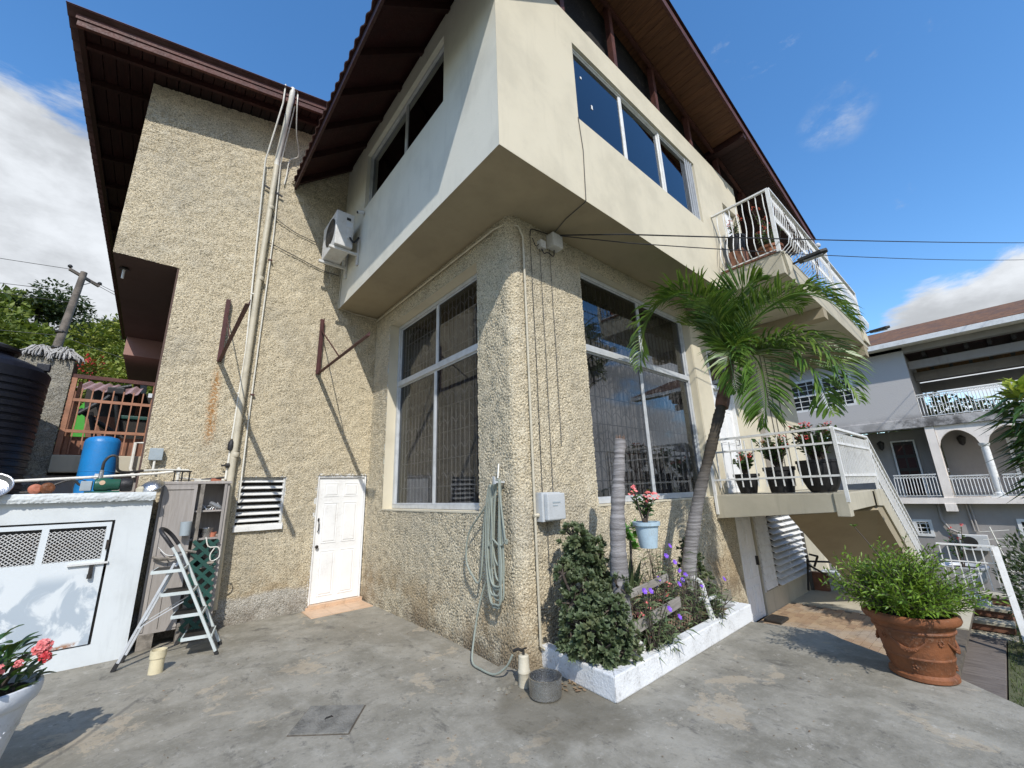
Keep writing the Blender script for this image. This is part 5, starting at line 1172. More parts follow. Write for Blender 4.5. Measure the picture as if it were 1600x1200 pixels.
for i in range(4):
    z=.20+.245*i; xr_=.82-.5*z/1.0
    MB().box(xr_-.24,xr_+.03,6.295,6.645,z,z+.018).build('step',M['dark_metal'],t,bevel=.003)
    MB().box(xr_-.245,xr_+.04,6.285,6.295,z-.012,z+.022).box(xr_+.03,xr_+.042,6.295,6.645,z-.012,z+.022).box(xr_-.252,xr_-.24,6.295,6.645,z-.012,z+.022).build('step_rim',M['ladder_paint'],t)
MB().tube(spline([(.26,6.28,1.20),(.19,6.285,1.30),(.13,6.33,1.37),(.10,6.47,1.40),(.13,6.61,1.37),(.19,6.655,1.30),(.26,6.66,1.20)],20),.021,10).build('hoop_handle',M['black_plastic'],t,True); t.rotation_euler=(0,0,math.radians(-11))
# cream stub pipe
t=MB().lathe([(.062,-.02),(.062,.14),(.070,.142),(.070,.215),(.063,.215),(.058,.12),(.001,.12)],(.29,6.12,0),20,False).build('stub_pipe',M['pipe_cream'],None,True); tag(t,'short cream plastic pipe stub standing up from the patio by the ladder','pipe')
# cabinet
cb=thing('cabinet',(.45,7.3,0),'weathered wooden cupboard with one closed door and open shelves against the rough wall','cupboard')
MB().box(.09,.12,7.13,7.46,.12,1.93).box(.80,.83,7.13,7.46,.12,1.93).box(.12,.80,7.44,7.46,.12,1.93).build('carcass',M['cab_wood'],cb)
MB().box(.07,.85,7.10,7.47,1.93,1.965).build('top',M['cab_wood'],cb,bevel=.004)
d=MB().box(.115,.465,7.10,7.128,.17,1.925).build('door',M['cab_wood'],cb,bevel=.003,label='closed left door with raised edge frame')
MB().box(.115,.15,7.088,7.10,.20,1.90).box(.43,.465,7.088,7.10,.20,1.90).box(.15,.43,7.088,7.10,1.86,1.90).box(.15,.43,7.088,7.10,1.0,1.045).build('moulding',M['cab_wood'],d,bevel=.003)
MB().box(.28,.283,7.094,7.0995,.21,.99).build('groove',M['dark_metal'],d)
MB().box(.50,.545,7.10,7.13,.12,1.925).build('stile',M['old_wood'],cb); MB().box(.77,.80,7.11,7.13,.12,1.925).build('stile',M['cab_wood'],cb)
for z in (1.56,1.20,.84,.48): MB().box(.12,.80,7.14,7.44,z,z+.022).build('shelf',M['cab_wood'],cb)
MB().box(.11,.26,7.10,7.40,0,.17).build('foot_block',M['old_wood'],cb,bevel=.006); MB().box(.47,.60,7.06,7.40,0,.24).build('foot_block',M['old_wood'],cb,bevel=.01)
for (x,z,r,h,nm,mat,lab) in ((.64,1.582,.07,.05,'bowl','dark_metal','dark bowl on the top shelf of the cupboard'),(.70,1.582,.035,.07,'tin','clay_orange','small rusty tin on the top shelf of the cupboard'),(.64,1.222,.085,.12,'pan','steel','grey metal pan on the second shelf of the cupboard'),(.72,1.222,.05,.06,'jar','clay_orange','reddish jar on the second shelf of the cupboard'),(.60,.862,.08,.1,'bucket','black_plastic','dark bucket on the third shelf behind the green lattice')):
    o=MB().lathe([(r*.7,0),(r,h),(r*.93,h),(r*.65,.01)],(x,7.27,z),18,True).build(nm,M[mat],None,True); tag(o,lab,nm)
for k in range(3):
    o=MB().lathe([(.03,0),(.10-.01*k,.03),(.095-.01*k,.034),(.03,.006)],(.70,7.25,1.60+.015*k),18,True,tilt=Matrix.Rotation(.5,3,'Y')).build('plate',M['pot_white'] if k%2 else M['aluminium'],None,True); tag(o,'%s white dish leaning on the top shelf of the cupboard'%('lowest','middle','uppermost')[k],'dish')
m=MB()
for i in range(9): 
    a=Vector((.56+random.uniform(0,.2),7.2,1.585)); m.tube([a,a+Vector((random.uniform(-.06,.06),.02,random.uniform(.02,.10))),a+Vector((random.uniform(-.1,.1),.03,random.uniform(.0,.06)))],.005,4)
tag(m.build('wire_tangle',M['aluminium'],kind='stuff'),'tangle of thin wires on the top shelf of the cupboard','wire')
o=MB().lathe([(.055,0),(.062,.17),(.056,.17),(.05,.01)],(.40,7.02,1.28),18).build('jug',M['grey_box'],None,True); tag(o,'grey plastic jug hanging on the cupboard door','jug')
MB().tube([(.40,7.02,1.42),(.40,7.09,1.44)],.006).build('hook',M['dark_metal'],o)
t=thing('bent_tray',(.3,7.03,1.05),'thin grey bent tray strapped across the cupboard door','tray'); MB().tube(spline([(.12,7.05,1.05),(.25,7.02,1.02),(.42,7.03,1.09),(.55,7.05,1.06)],8),.016,6).build('tray_edge',M['old_wood'],t,True); MB().tube(spline([(.16,7.04,1.16),(.26,7.0,1.06),(.40,7.0,1.05)],8),.006,5).build('strap',M['old_white'],t)
# green lattice panel
t=thing('garden_lattice',(.63,7.05,.0),'dark green plastic trellis leaning on the open cupboard shelves','trellis')
m=MB()
def latt(m,x0,x1,z0,z1,y0,tilt,st,w):
    n=int(((x1-x0)+(z1-z0))/st)+1
    for sg in (1,-1):
        for i in range(n+1):
            c=i*st
            if sg==1: a=(x0+c-(z1-z0),z0); 
            else: a=(x0+c,z0)
            b=(a[0]+sg*(z1-z0),z1); t0,t1=0,1; d_=b[0]-a[0]
            for lim,s_ in ((x0,1),(x1,-1)):
                v0=(a[0]-lim)*s_;dv=d_*s_
                if dv>0:t0=max(t0,-v0/dv)
                elif dv<0:t1=min(t1,v0/-dv)
            if t0<t1-.02:
                P=lambda q:(a[0]+d_*q,y0+tilt*(q)+(.006 if sg==1 else 0),a[1]+(b[1]-a[1])*q); m.bar(P(t0),P(t1),w,.006,(0,1,0))
latt(m,.50,.78,.05,1.20,6.98,.09,.145,.042); m.build('slat',M['lattice_green'],t,kind='stuff')
t=thing('wire_hanger',(.75,7.0,1.1),'loop of pale wire hooked on the green trellis','wire'); MB().tube(spline([(.63,7.0,1.24),(.67,6.98,1.12),(.78,6.97,1.10),(.80,6.98,.98),(.72,6.98,.94),(.70,6.98,1.02),(.74,6.98,1.1)],20),.007,5).build('loop',M['pvc'],t)
# items on top of the cupboard
t=thing('wire_rack',(.25,7.2,1.97),'small black wire rack on the cupboard top','rack'); m=MB()
for x in (.20,.28,.36): m.tube([(x,7.15,1.966),(x,7.15,2.10)],.007,4).tube([(x,7.28,1.966),(x,7.28,2.10)],.005,4)
m.tube([(.18,7.15,2.10),(.38,7.15,2.10)],.007,4).tube([(.18,7.28,2.10),(.38,7.28,2.10)],.005,4).tube([(.18,7.15,1.98),(.38,7.15,1.98)],.005,4).tube([(.28,7.15,2.10),(.28,7.28,2.10)],.005,4); m.build('frame',M['dark_metal'],t)
o=MB().bar((.60,7.2,1.985),(.72,7.25,1.995),.05,.035).build('clutter_box',M['clay_orange']); tag(o,'small orange packet among tools on the cupboard top','packet')
t=thing('hand_tools',(.6,7.2,1.97),'dark tools lying on the right end of the cupboard top','tools'); MB().tube([(.55,7.2,1.99),(.76,7.22,2.02)],.015,6).tube([(.50,7.22,1.985),(.62,7.2,2.0)],.02,6).build('handle',M['dark_metal'],t); MB().bar((.42,7.16,1.975),(.60,7.17,1.98),.03,.015).build('blade',M['pvc'],t)
# tanks
t=thing('black_water_tank',(-1.88,7.95,1.8),'large ribbed black plastic water tank at the left edge','water tank')
prof=[(.001,0),(.62,0)]
z=.03
while z<1.45: prof+=[(.64,z),(.64,z+.05),(.622,z+.06),(.622,z+.078)]; z+=.088
prof+=[(.64,1.47),(.645,1.56),(.60,1.62),(.45,1.70),(.30,1.76),(.28,1.78),(.28,1.85),(.24,1.89),(.001,1.90)]
MB().lathe(prof,(-1.88,7.95,1.8),64).build('tank_body',M['tank_black'],t,True,angle=30)
MB().lathe([(.32,1.80),(.34,1.83),(.33,1.87),(.2,1.92),(.001,1.93)],(-1.88,7.95,1.8),32).build('lid',M['black_plastic'],t,True)
MB().box(-1.36,-1.24,7.78,7.86,3.40,3.50).build('lifting_lug',M['tank_black'],t,bevel=.01)
t=thing('blue_pressure_tank',(-.62,8.0,1.8),'bright blue pressure tank standing on the shed roof','pressure tank')
MB().lathe([(.001,0),(.17,0),(.185,.02),(.185,.20),(.189,.205),(.185,.21),(.185,.33),(.189,.335),(.185,.34),(.186,.72),(.178,.76),(.155,.79),(.08,.815),(.001,.82)],(-.61,8.02,1.80),48).build('tank_body',M['tank_blue'],t,True,angle=30)
m=MB(); m.prism([(-.61+.188*math.sin(a),8.02-.188*math.cos(a),z_) for a,z_ in ((.0,2.03),(.12,2.03),(.24,2.03),(.24,2.10),(.12,2.10),(0,2.10))],(0.0,-.002,0)); m.build('sticker',M['pot_white'],t)
# pump
t=thing('water_pump',(-.45,7.0,1.835),'dark green water pump with grey switch box on the shed coping','pump')
rx=Matrix.Rotation(math.radians(90),3,'Y')
MB().lathe([(.001,-.01),(.06,-.01),(.075,.0),(.078,.02),(.078,.10),(.068,.12),(.066,.20),(.06,.215),(.001,.22)],(-.52,7.0,1.93),24,True,tilt=rx).build('motor_body',M['pump_green'],t,True)
MB().lathe([(.001,0),(.072,0),(.08,.02),(.08,.09),(.07,.11),(.001,.11)],(-.30,7.0,1.925),24,tilt=rx).build('motor_cover',M['black_plastic'],t,True)
MB().box(-.64,-.545,6.93,7.03,1.86,1.97).build('switch_box',M['grey_box'],t,bevel=.006)
MB().box(-.60,-.30,6.95,7.05,1.836,1.855).build('base_plate',M['pump_green'],t)
MB().lathe([(.001,-.004),(.026,-.003),(.026,.0),(.001,.0)],(-.46,6.922,1.95),20,tilt=Matrix.Rotation(math.radians(-90),3,'X')).build('badge',M['tile_cream'],t)
MB().tube([(-.49,7.0,2.0),(-.49,7.0,2.10)],[.022,.02],10).build('outlet',M['steel'],t,True)
t=thing('pump_hose',(-.45,7.05,2.1),'black ribbed hose looping up from the green pump','hose'); MB().tube(spline([(-.49,7.0,2.10),(-.485,7.0,2.20),(-.44,7.0,2.27),(-.385,7.0,2.26),(-.37,7.0,2.18),(-.35,7.02,2.10),(-.27,7.05,2.08),(-.12,7.1,2.10)],30),.0145,8).build('tube',M['dark_metal'],t,True)
t=thing('suction_hose',(-.9,7.0,1.85),'black hose running along the coping to the pump','hose'); MB().tube(spline([(-1.35,6.97,1.855),(-1.0,6.98,1.86),(-.86,7.0,1.93),(-.76,7.0,1.98),(-.70,7.0,1.98),(-.65,7.0,1.93),(-.58,7.0,1.93)],30),.0125,8).build('tube',M['dark_metal'],t,True)
m=thing('pump_cable',(-.7,7.0,1.84),'thin black cable drooping beside the pump','cable'); MB().tube(spline([(-.60,7.0,1.97),(-.66,7.0,1.99),(-.70,6.99,1.93),(-.69,6.97,1.84)],10),.005,5).build('wire',M['cable'],m)
t=thing('water_pipe',(0,7.3,2.0),'long white water pipe crossing behind the pump to the cupboard','pipe'); MB().tube([(-1.6,7.3,1.965),(-.6,7.3,2.03),(.0,7.3,2.075),(.24,7.28,2.11)],.016,8).tube([(.24,7.28,2.16),(.24,7.28,1.97)],.018,8).tube([(-.12,7.1,2.10),(.05,7.2,2.12),(.35,7.28,2.12)],.013,8).tube([(.26,7.30,2.02),(.45,7.4,2.0),(.78,7.42,1.99)],.013,8).build('pipe_run',M['pvc'],t,True)
MB().lathe([(.02,-.04),(.024,-.04),(.024,.04),(.02,.04)],(.24,7.28,2.11),10).build('pipe_joint',M['pvc'],t,True)
t=thing('overflow_pipe',(-.25,8.7,2.1),'white plastic pipe bent over the slab beside the blue tank','pipe'); MB().tube([(-.18,8.72,2.62),(-.30,8.72,2.62),(-.30,8.72,2.22),(-.24,8.65,2.08)],.022,8).build('pipe_run',M['pvc'],t,True)
# metal pans and pots on the coping
def dish(name,c,r,h,tilt,mat,lab,cat): o=MB().lathe([(.001,0),(r*.5,.003),(r*.85,h*.45),(r,h),(r*1.06,h*1.02),(r*1.04,h*1.08),(r*.97,h*1.03),(r*.8,h*.5),(.001,.012)],(0,0,0),36,False,tilt=tilt).build(name,M[mat],None,True); o.location=c; tag(o,lab,cat); return o
dish('wok',(-.03,6.99,1.95),.125,.06,Matrix.Rotation(math.radians(205),3,'X')@Matrix.Rotation(.35,3,'Y'),'steel','upturned shiny steel wok resting on a grey stone at the coping end','wok')
o=MB().lathe([(.001,0),(.055,.0),(.06,.04),(.03,.065),(.001,.07)],(-.10,6.99,1.836),9).build('stone',M['landing_wall'],None); tag(o,'grey stone under the upturned wok','stone')
dish('basin',(-1.30,6.97,1.865),.16,.10,Matrix.Rotation(math.radians(55),3,'X'),'steel','shiny basin tilted up at the left end of the coping','basin')
for x,s,lab in ((-.99,.055,'orange clay pot lying further left on the coping'),(-.90,.062,'reddish clay pot with a ring lying beside the black hose')):
    o=MB().lathe([(.001,-s),(s*.6,-s*.8),(s,-s*.1),(s*.98,s*.4),(s*.7,s*.9),(s*.4,s),(.001,s*.9)],(0,0,0),20,tilt=Matrix.Rotation(1.3,3,'X')@Matrix.Rotation(.5,3,'Y')).build('clay_pot',M['clay_orange' if x<-.95 else 'terracotta'],None,True); o.location=(x,6.98,1.832+s); tag(o,lab,'clay pot')
o=MB().box(-.10,.045,7.40,7.47,2.26,2.42).build('junction_box',M['grey_box'],None,bevel=.006); tag(o,'grey square junction box on the rough wall above the white pipes','junction box'); MB().tube([(-.03,7.43,2.26),(-.03,7.42,2.14)],.014).build('stub_pipe',M['pvc'],o)
# pipes on the left wall
t=thing('vent_pipe',(.86,7.44,0),'thick cream waste pipe running up the rough wall to the eave','pipe')
MB().tube([(.87,7.43,.25),(.86,7.43,2.0),(.875,7.43,5.5),(.90,7.43,7.6)],.045,14).build('lower_pipe',M['conduit_cream'],t,True); MB().tube([(.90,7.43,7.6),(.90,7.42,7.75),(.91,7.15,8.15),(.915,6.84,8.62),(.92,6.84,8.85)],.043,14).build('upper_pipe',M['pvc'],t,True)
for z in (2.36,5.3,6.7): MB().lathe([(.05,-.035),(.053,-.03),(.053,.03),(.05,.035)],(.862+.006*z,7.43,z),14).build('collar',M['conduit_cream'],t,True)
MB().bar((.74,7.44,7.12),(1.06,7.44,7.02),.02,.03).build('clamp',M['dark_metal'],t)
t=thing('thin_water_pipe',(.8,7.45,2),'thin white pipe left of the thick pipe ending in a black regulator','pipe')
MB().tube([(.80,6.83,8.85),(.80,6.84,8.45),(.72,7.42,7.6),(.78,7.46,5.6),(.83,7.46,4.0),(.81,7.46,2.6)],.013,8).tube([(.81,7.46,2.42),(.80,7.45,2.0)],.016,8).build('pipe_run',M['pvc'],t,True)
MB().lathe([(.02,-.08),(.04,-.07),(.045,-.02),(.04,.05),(.025,.07),(.012,.09)],(.81,7.43,2.50),14).build('regulator',M['black_plastic'],t,True); MB().lathe([(.02,-.03),(.035,-.02),(.035,.02),(.02,.03)],(.80,7.42,2.20),12,tilt=Matrix.Rotation(1.57,3,'Y')).tube([(.72,7.42,2.2),(.80,7.42,2.2)],.014).build('valve',M['dark_metal'],t,True)
for z in (3.3,5.0): MB().box(.79,.86,7.44,7.47,z,z+.02).build('clip',M['pvc'],t)
t=thing('right_conduit',(1.0,7.46,2),'thin white conduit right of the thick pipe ending over the louvre window','pipe'); MB().tube([(1.0,6.85,8.8),(.99,7.0,8.45),(.96,7.44,7.7),(1.0,7.46,6.2),(.99,7.46,3.1),(1.0,7.42,1.66)],.011,8).build('pipe_run',M['pvc'],t,True)
for z in (5.7,3.3): MB().box(.97,1.03,7.44,7.475,z,z+.02).build('clip',M['bracket_red'],t)
t=thing('drooping_cable',(1.1,6.9,8.5),'white cable looping down from the pipe top near the eave','cable'); MB().tube(spline([(.93,6.82,8.85),(1.0,6.84,8.82),(1.02,6.86,8.55),(1.10,7.1,8.2),(1.22,7.35,7.95),(1.10,7.44,7.85),(1.08,7.46,7.5),(1.06,7.46,7.3)],30),.010,6).build('wire',M['pvc'],t,True)
t=thing('wall_cable',(1.5,7.48,6),'two thin cables running across the rough wall to the air conditioner','cable'); MB().tube(spline([(.90,7.46,6.05),(1.4,7.47,5.93),(1.85,7.47,5.82),(2.15,7.46,5.8)],16),.008,5).tube(spline([(.92,7.46,6.6),(1.3,7.47,6.42),(1.7,7.47,6.35)],12),.007,5).build('wire',M['grey_cable'],t)
# awning brackets
for bx,z0_,lab in ((.505,3.80,'dark red steel wall bracket left of the thick pipe'),(1.93,3.83,'dark red steel wall bracket to the right above the white door')):
    t=thing('awning_bracket',(bx,7.48,z0_),lab,'bracket')
    MB().box(bx-.028,bx+.028,7.462,7.474,z0_-.03,z0_+1.02).box(bx+.022,bx+.028,7.41,7.462,z0_-.03,z0_+1.02).build('wall_flange',M['bracket_red'],t)
    L_=2.28 if bx>1 else 2.5
    MB().box(bx-.018,bx+.028,7.46-L_,7.46,z0_-.03,z0_-.024).box(bx+.022,bx+.028,7.46-L_,7.46,z0_-.024,z0_+.03).build('arm',M['bracket_red'],t)
    MB().bar((bx,7.45,z0_+.80),(bx,6.35,z0_),.01,.022).build('brace',M['bracket_red'],t)
# air conditioner on the box side wall
t=thing('air_conditioner',(2.0,6.8,5.85),'white outdoor air conditioner on brackets below the eave in the corner','air conditioner')
MB().box(1.76,2.06,6.50,7.24,5.86,6.52).build('casing',M['ac_white'],t,bevel=.012)
m=MB()
for r in (.06,.12,.18,.24): m.tube([(1.755,6.80+r*math.cos(a),6.21+r*math.sin(a)) for a in np.linspace(0,6.283,25)],.005,4,False)
for k in range(8): a=k*.785; m.tube([(1.755,6.80,6.21),(1.755,6.80+.25*math.cos(a),6.21+.25*math.sin(a))],.004,4)
m.build('fan_grille',M['dark_metal'],t); MB().lathe([(.001,0),(.255,.0),(.255,.004),(.001,.004)],(1.7585,6.80,6.21),28,tilt=Matrix.Rotation(math.radians(-90),3,'Y')).build('fan_opening',M['black_plastic'],t)
MB().box(1.95,2.03,6.485,6.499,6.02,6.20).build('valve_cover',M['ac_white'],t,bevel=.004); MB().box(1.93,2.0,6.494,6.4995,6.38,6.43).build('vent_slot',M['black_plastic'],t); MB().box(1.93,2.04,6.494,6.4995,6.25,6.35).build('sticker',M['pot_white'],t)
for y in (6.56,7.14): MB().box(1.70,2.19,y,y+.045,5.80,5.845).box(2.165,2.197,y-.005,y+.05,5.62,6.18).build('bracket',M['ac_white'],t,bevel=.003)
MB().tube(spline([(2.0,6.49,6.05),(2.05,6.44,5.95),(2.12,6.5,6.05),(2.17,6.55,6.15)],10),.018,7).build('pipe_pair',M['black_plastic'],t,True)
t=thing('security_camera',(2.1,6.45,6.62),'tiny white bullet camera above the air conditioner','camera'); MB().tube([(2.18,6.42,6.60),(2.08,6.42,6.56)],.03,12).build('camera_body',M['pot_white'],t,True); MB().tube([(2.085,6.42,6.562),(2.068,6.42,6.555)],.022,12).build('lens',M['black_plastic'],t,True)
t=thing('box_cable',(2.19,7.4,5),'thin cable down the far edge of the white box','cable'); MB().tube([(2.19,7.40,6.0),(2.18,7.43,5.13),(2.5,7.46,5.10),(2.95,7.44,5.09)],.011,6).build('wire',M['conduit_cream'],t,True)
# ================================================================ CORNER OF THE BAY
t=thing('corner_conduit',(3.15,3.36,0),'cream conduit from the soffit round the corner down to the white kerb','pipe')
MB().tube([(2.935,7.44,5.05),(2.935,5.5,5.04),(2.935,3.66,5.03),(2.99,3.46,5.03),(3.10,3.355,4.98),(3.16,3.345,4.84),(3.16,3.345,3.0),(3.155,3.34,.20),(3.19,3.335,.165),(3.6,3.33,.17)],.014,8).build('pipe_run',M['conduit_cream'],t,True)
for i,(x,zt,zb) in enumerate(((3.30,4.93,1.66),(3.47,4.80,1.66),(3.66,4.90,2.2))):
    t=thing('wall_wire',(x,3.36,zb),('dark thin wire just right of the cream conduit','second thin wire running down to the meter box','third faint wire nearer the garden window')[i],'wire'); MB().tube([(x,3.358,zt),(x+.01,3.36,(zt+zb)/2),(x,3.358,zb)],.0038,5).build('wire',M['grey_cable'] if i else M['cable'],t)
t=thing('meter_box',(3.35,3.3,1.4),'pale grey utility box on the rounded corner wall','meter box'); MB().box(3.20,3.49,3.27,3.372,1.37,1.675).build('back_case',M['pale_box'],t,bevel=.006); MB().box(3.225,3.50,3.21,3.269,1.385,1.665).build('cover',M['pale_box'],t,bevel=.014); MB().box(3.30,3.42,3.2065,3.21,1.56,1.575).box(3.30,3.38,3.2065,3.21,1.53,1.54).build('embossed_mark',M['grey_box'],t); MB().tube([(3.20,3.33,1.44),(3.14,3.345,1.44)],.02).build('cable_gland',M['conduit_cream'],t); MB().tube([(3.35,3.35,1.37),(3.35,3.358,1.0),(3.36,3.358,.6)],.004,4).build('wire',M['grey_cable'],t)
o=MB().box(3.44,3.54,3.30,3.372,4.80,4.91).build('small_box',M['ac_white'],None,bevel=.005); tag(o,'smaller of two white junction boxes under the soffit','junction box')
o=MB().box(3.62,3.81,3.24,3.372,4.87,5.07).build('junction_box',M['ac_white'],None,bevel=.01); tag(o,'larger of two white junction boxes under the soffit','junction box')
t=thing('box_wires',(3.6,3.33,4.8),'loose black wires below the two junction boxes','wire'); MB().tube(spline([(3.49,3.34,4.80),(3.52,3.33,4.74),(3.60,3.33,4.78),(3.70,3.33,4.76),(3.72,3.33,4.86)],14),.008,5).tube(spline([(3.44,3.34,4.85),(3.38,3.34,4.80),(3.33,3.345,4.9)],10),.006,5).tube(spline([(3.30,3.355,4.93),(3.32,3.355,5.03),(3.42,3.355,5.06),(3.62,3.34,5.08)],10),.007,5).build('wire',M['cable'],t)
t=thing('soffit_cable',(3.6,2.9,5.1),'thin cable down the box front and back across the soffit','cable'); MB().tube([(3.555,2.612,6.40),(3.60,2.612,5.9),(3.56,2.61,5.13),(3.57,2.64,5.118),(3.62,3.0,5.118),(3.72,3.34,5.11)],.006,5).build('wire',M['grey_cable'],t)
MIDS=(Vector((4.25,2.57,4.92)),Vector((4.35,2.57,4.83)))
for k,(e,lab) in enumerate((((20,-1.99,8.90),'upper black overhead cable leaving to the right'),((20,-1.93,8.58),'lower thin overhead cable leaving to the right'))):
    t=thing('overhead_cable',(3.7,3.3,5.1),lab,'cable'); a=Vector((3.72,3.30,5.08)); b=Vector(e)+(Vector(e)-a)*.6; MB().tube([a]+[MIDS[k].lerp(b,u)-Vector((0,0,1))*(.10+.2*k)*4*u*(1-u) for u in np.linspace(0,1,24)],(.010,.007)[k],5).build('wire',M['cable'],t)
t=thing('far_cable_post',(30,-5.2,-3),'far wooden service pole outside the right edge','utility pole'); e=Vector((20,-1.96,8.74)); a=Vector((3.74,3.30,5.10)); b=e+(e-a)*.6; MB().tube([(b.x,b.y,-3),(b.x,b.y,b.z+.5)],[.16,.11],10).build('pole',M['pole_wood'],t,True)
# hose
t=thing('garden_hose',(2.9,3.65,1.7),'coiled pale green garden hose hung on the rough corner wall','hose')
MB().bar((2.95,3.60,1.80),(2.80,3.58,1.80),.03,.02).bar((2.80,3.58,1.78),(2.79,3.58,1.86),.03,.015).build('hook',M['pale_box'],t); MB().tube([(2.93,3.66,2.0),(2.88,3.62,1.84)],.009).build('hook_rod',M['pvc'],t)
m=MB(); pts=[]; r=random.Random(5)
for k in range(9):
    zb=[.62,.72,.58,.80,.66,1.15,.95,.55,.75][k]; w=[.10,.06,.13,.08,.11,.17,.05,.09,.12][k]; x=2.875-.012*(k%3); off=[0,.02,.03,-.02,.05,-.06,0,.04,.01][k]
    pts+=[(x,3.60-.02*(k%2),1.82),(x,3.62+w*.9+off,1.65),(x,3.66+w+off,1.15),(x,3.66+w*.6+off,zb+.06),(x,3.63+off,zb),(x,3.62-w*.6+off,zb+.07),(x,3.60-w*.35+off,1.2),(x,3.59-w*.2,1.68)]
pts+=[(2.86,3.60,1.8),(2.86,3.82,1.55),(2.86,4.15,1.25),(2.87,4.22,.95),(2.87,4.10,.80),(2.87,3.95,.78),(2.87,3.86,1.4),(2.86,3.74,1.78),(2.85,3.70,1.3),(2.86,3.74,.9),(2.87,3.88,.72),(2.85,3.96,.50),(2.80,3.98,.22),(2.72,3.90,.04),(2.70,3.72,.022),(2.71,3.52,.03),(2.74,3.38,.12),(2.76,3.31,.23)]
MB().tube(spline(pts,420),.0102,8).build('hose_tube',M['hose_green'],t,True)
t=thing('tap_post',(2.79,3.2,0),'cream sleeve pipe with an old tap at the foot of the corner','tap')
MB().lathe([(.055,-.01),(.052,.10),(.058,.11),(.056,.13),(.050,.14),(.047,.24),(.036,.25),(.001,.25)],(2.80,3.20,0),18).build('sleeve',M['conduit_cream'],t,True)
MB().tube([(2.80,3.20,.24),(2.80,3.20,.275),(2.79,3.26,.285),(2.77,3.31,.26)],.014,8).bar((2.76,3.20,.295),(2.84,3.20,.295),.012,.012).build('tap_body',M['dark_metal'],t,True)
m=MB()
for k in range(7): m.lathe([(.001,0),(.03,.004),(.02,.02),(.001,.026)],(2.66+random.uniform(-.1,.12),3.26+random.uniform(-.09,.07),-.002),7)
tag(m.build('stone_chips',M['patio_concrete'],None,kind='stuff'),'small broken stones round the tap post','stones')
pc=(2.80,2.93,0); o=MB().lathe([(.001,.002),(.125,.002),(.138,.015),(.140,.145),(.146,.15),(.146,.157),(.134,.157),(.133,.02),(.001,.012)],pc,40,False).build('saucepan',M['steel'],None,True); tag(o,'dull aluminium cooking pot without lid on the patio by the kerb','cooking pot'); o['label']='dull aluminium cooking pot without lid on the patio by the kerb'
MB().lathe([(.130,.055),(.001,.056)],pc,30,False).build('water',M['glass_dark'],o)
P=rng.uniform(-1,1,(26,3))*np.array([.14,.10,0])+np.array([3.06,2.88,.008]); V,F=leaves_np(P,rdir(26)*np.array([1,1,.15]),[.05]*26,[.025]*26); tag(npmesh('dry_leaves',V,F,M['dry_leaf'],None,False,'stuff'),'few dry leaves beside the cooking pot','leaves')
P=rng.uniform(0,1,(420,3))*np.array([5.5,5.6,0])+np.array([.2,1.2,.004]); P=P[(P[:,1]<3+P[:,0]*0+3.6)&((P[:,0]<2.7)|(P[:,1]<2.2))]; k=len(P); V,F=leaves_np(P,rdir(k)*np.array([1,1,.1]),rng.uniform(.010,.034,k),rng.uniform(.005,.012,k)); tag(npmesh('patio_debris',V,F,M['dry_leaf'],None,False,'stuff'),'scattered dry bits and petals over the concrete patio','debris')
# floodlights on the balcony edge
for x,y,z,lab in ((8.05,1.60,5.42,'grey floodlight on the near end of the balcony edge'),(14.2,1.60,5.55,'grey floodlight at the far end of the balcony edge')):
    t=thing('floodlight',(x,y,z),lab,'floodlight'); MB().tube([(x,y+.03,z),(x+.02,y-.08,z+.02)],.02).build('arm',M['dark_metal'],t); MB().prism([(x-.06,y-.06,z-.02),(x+.08,y-.06,z-.02),(x+.10,y-.40,z+.0),(x+.06,y-.48,z+.01),(x-.02,y-.48,z+.01),(x-.06,y-.40,z)],(0,0,.055)).build('lamp_head',M['dark_metal'],t,bevel=.012); MB().box(x-.03,x+.06,y-.42,y-.14,z-.028,z-.021).build('lens',M['lamp_glass'],t)
t=thing('rail_ball',(12.5,1.7,7.6),'small white fitting at the low end of the rake','fitting'); MB().lathe([(.001,-.07),(.06,-.04),(.07,.01),(.04,.06),(.001,.07)],(12.78,1.95,7.86),14).build('globe',M['pot_white'],t,True)
# ================================================================ GATE AND YARD BEHIND
g=thing('barred_gate',(-.7,9.0,2.42),'orange brown barred metal gate with dark red top rail','gate')
MB().bar((-1.22,9.0,3.64),(-.20,9.0,3.64),.05,.06).build('top_rail',M['fascia_red'],g)
MB().bar((-1.15,9.0,2.42),(-1.15,9.0,3.61),.06,.06).build('gate_post',M['gate_orange'],g); MB().bar((-.20,9.0,2.42),(-.20,9.0,3.61),.05,.05).build('gate_post',M['gate_orange'],g); MB().bar((-1.09,9.1,2.42),(-1.09,9.1,3.58),.05,.04).build('gate_post',M['gate_orange'],g)
for z in (3.27,2.79): MB().bar((-1.12,8.99,z),(-.22,8.99,z),.03,.045).build('cross_rail',M['gate_orange'],g)
for i in range(7): MB().bar((-1.04+.118*i,8.985,2.45),(-1.04+.118*i,8.985,3.46),.016,.016).build('bar',M['gate_orange'],g)
MB().box(-1.14,-.2,9.08,9.10,2.43,2.72).build('kick_board',M['riser_brown'],g)
MB().box(-.27,-.22,8.95,8.98,3.40,3.47).build('lock',M['pot_white'],g)
t=thing('gate_pillar',(-1.6,9.2,1.8),'rough cement pillar beside the gate with mop heads on top','pillar')
def pf(s):
    return (s,0*s+9.0),(0*s,0*s-1)
PF=rough_sheet('pillar_face',lambda s:((s,0*s+8.95),(0*s,0*s-1)),-2.6,-1.19,1.8,3.86,.022,[],t,.009,seed=9); PS=rough_sheet('pillar_side',lambda s:((0*s-1.19,s),(0*s+1,0*s)),8.95,9.35,1.8,3.86,.022,[],t,.009,seed=2)
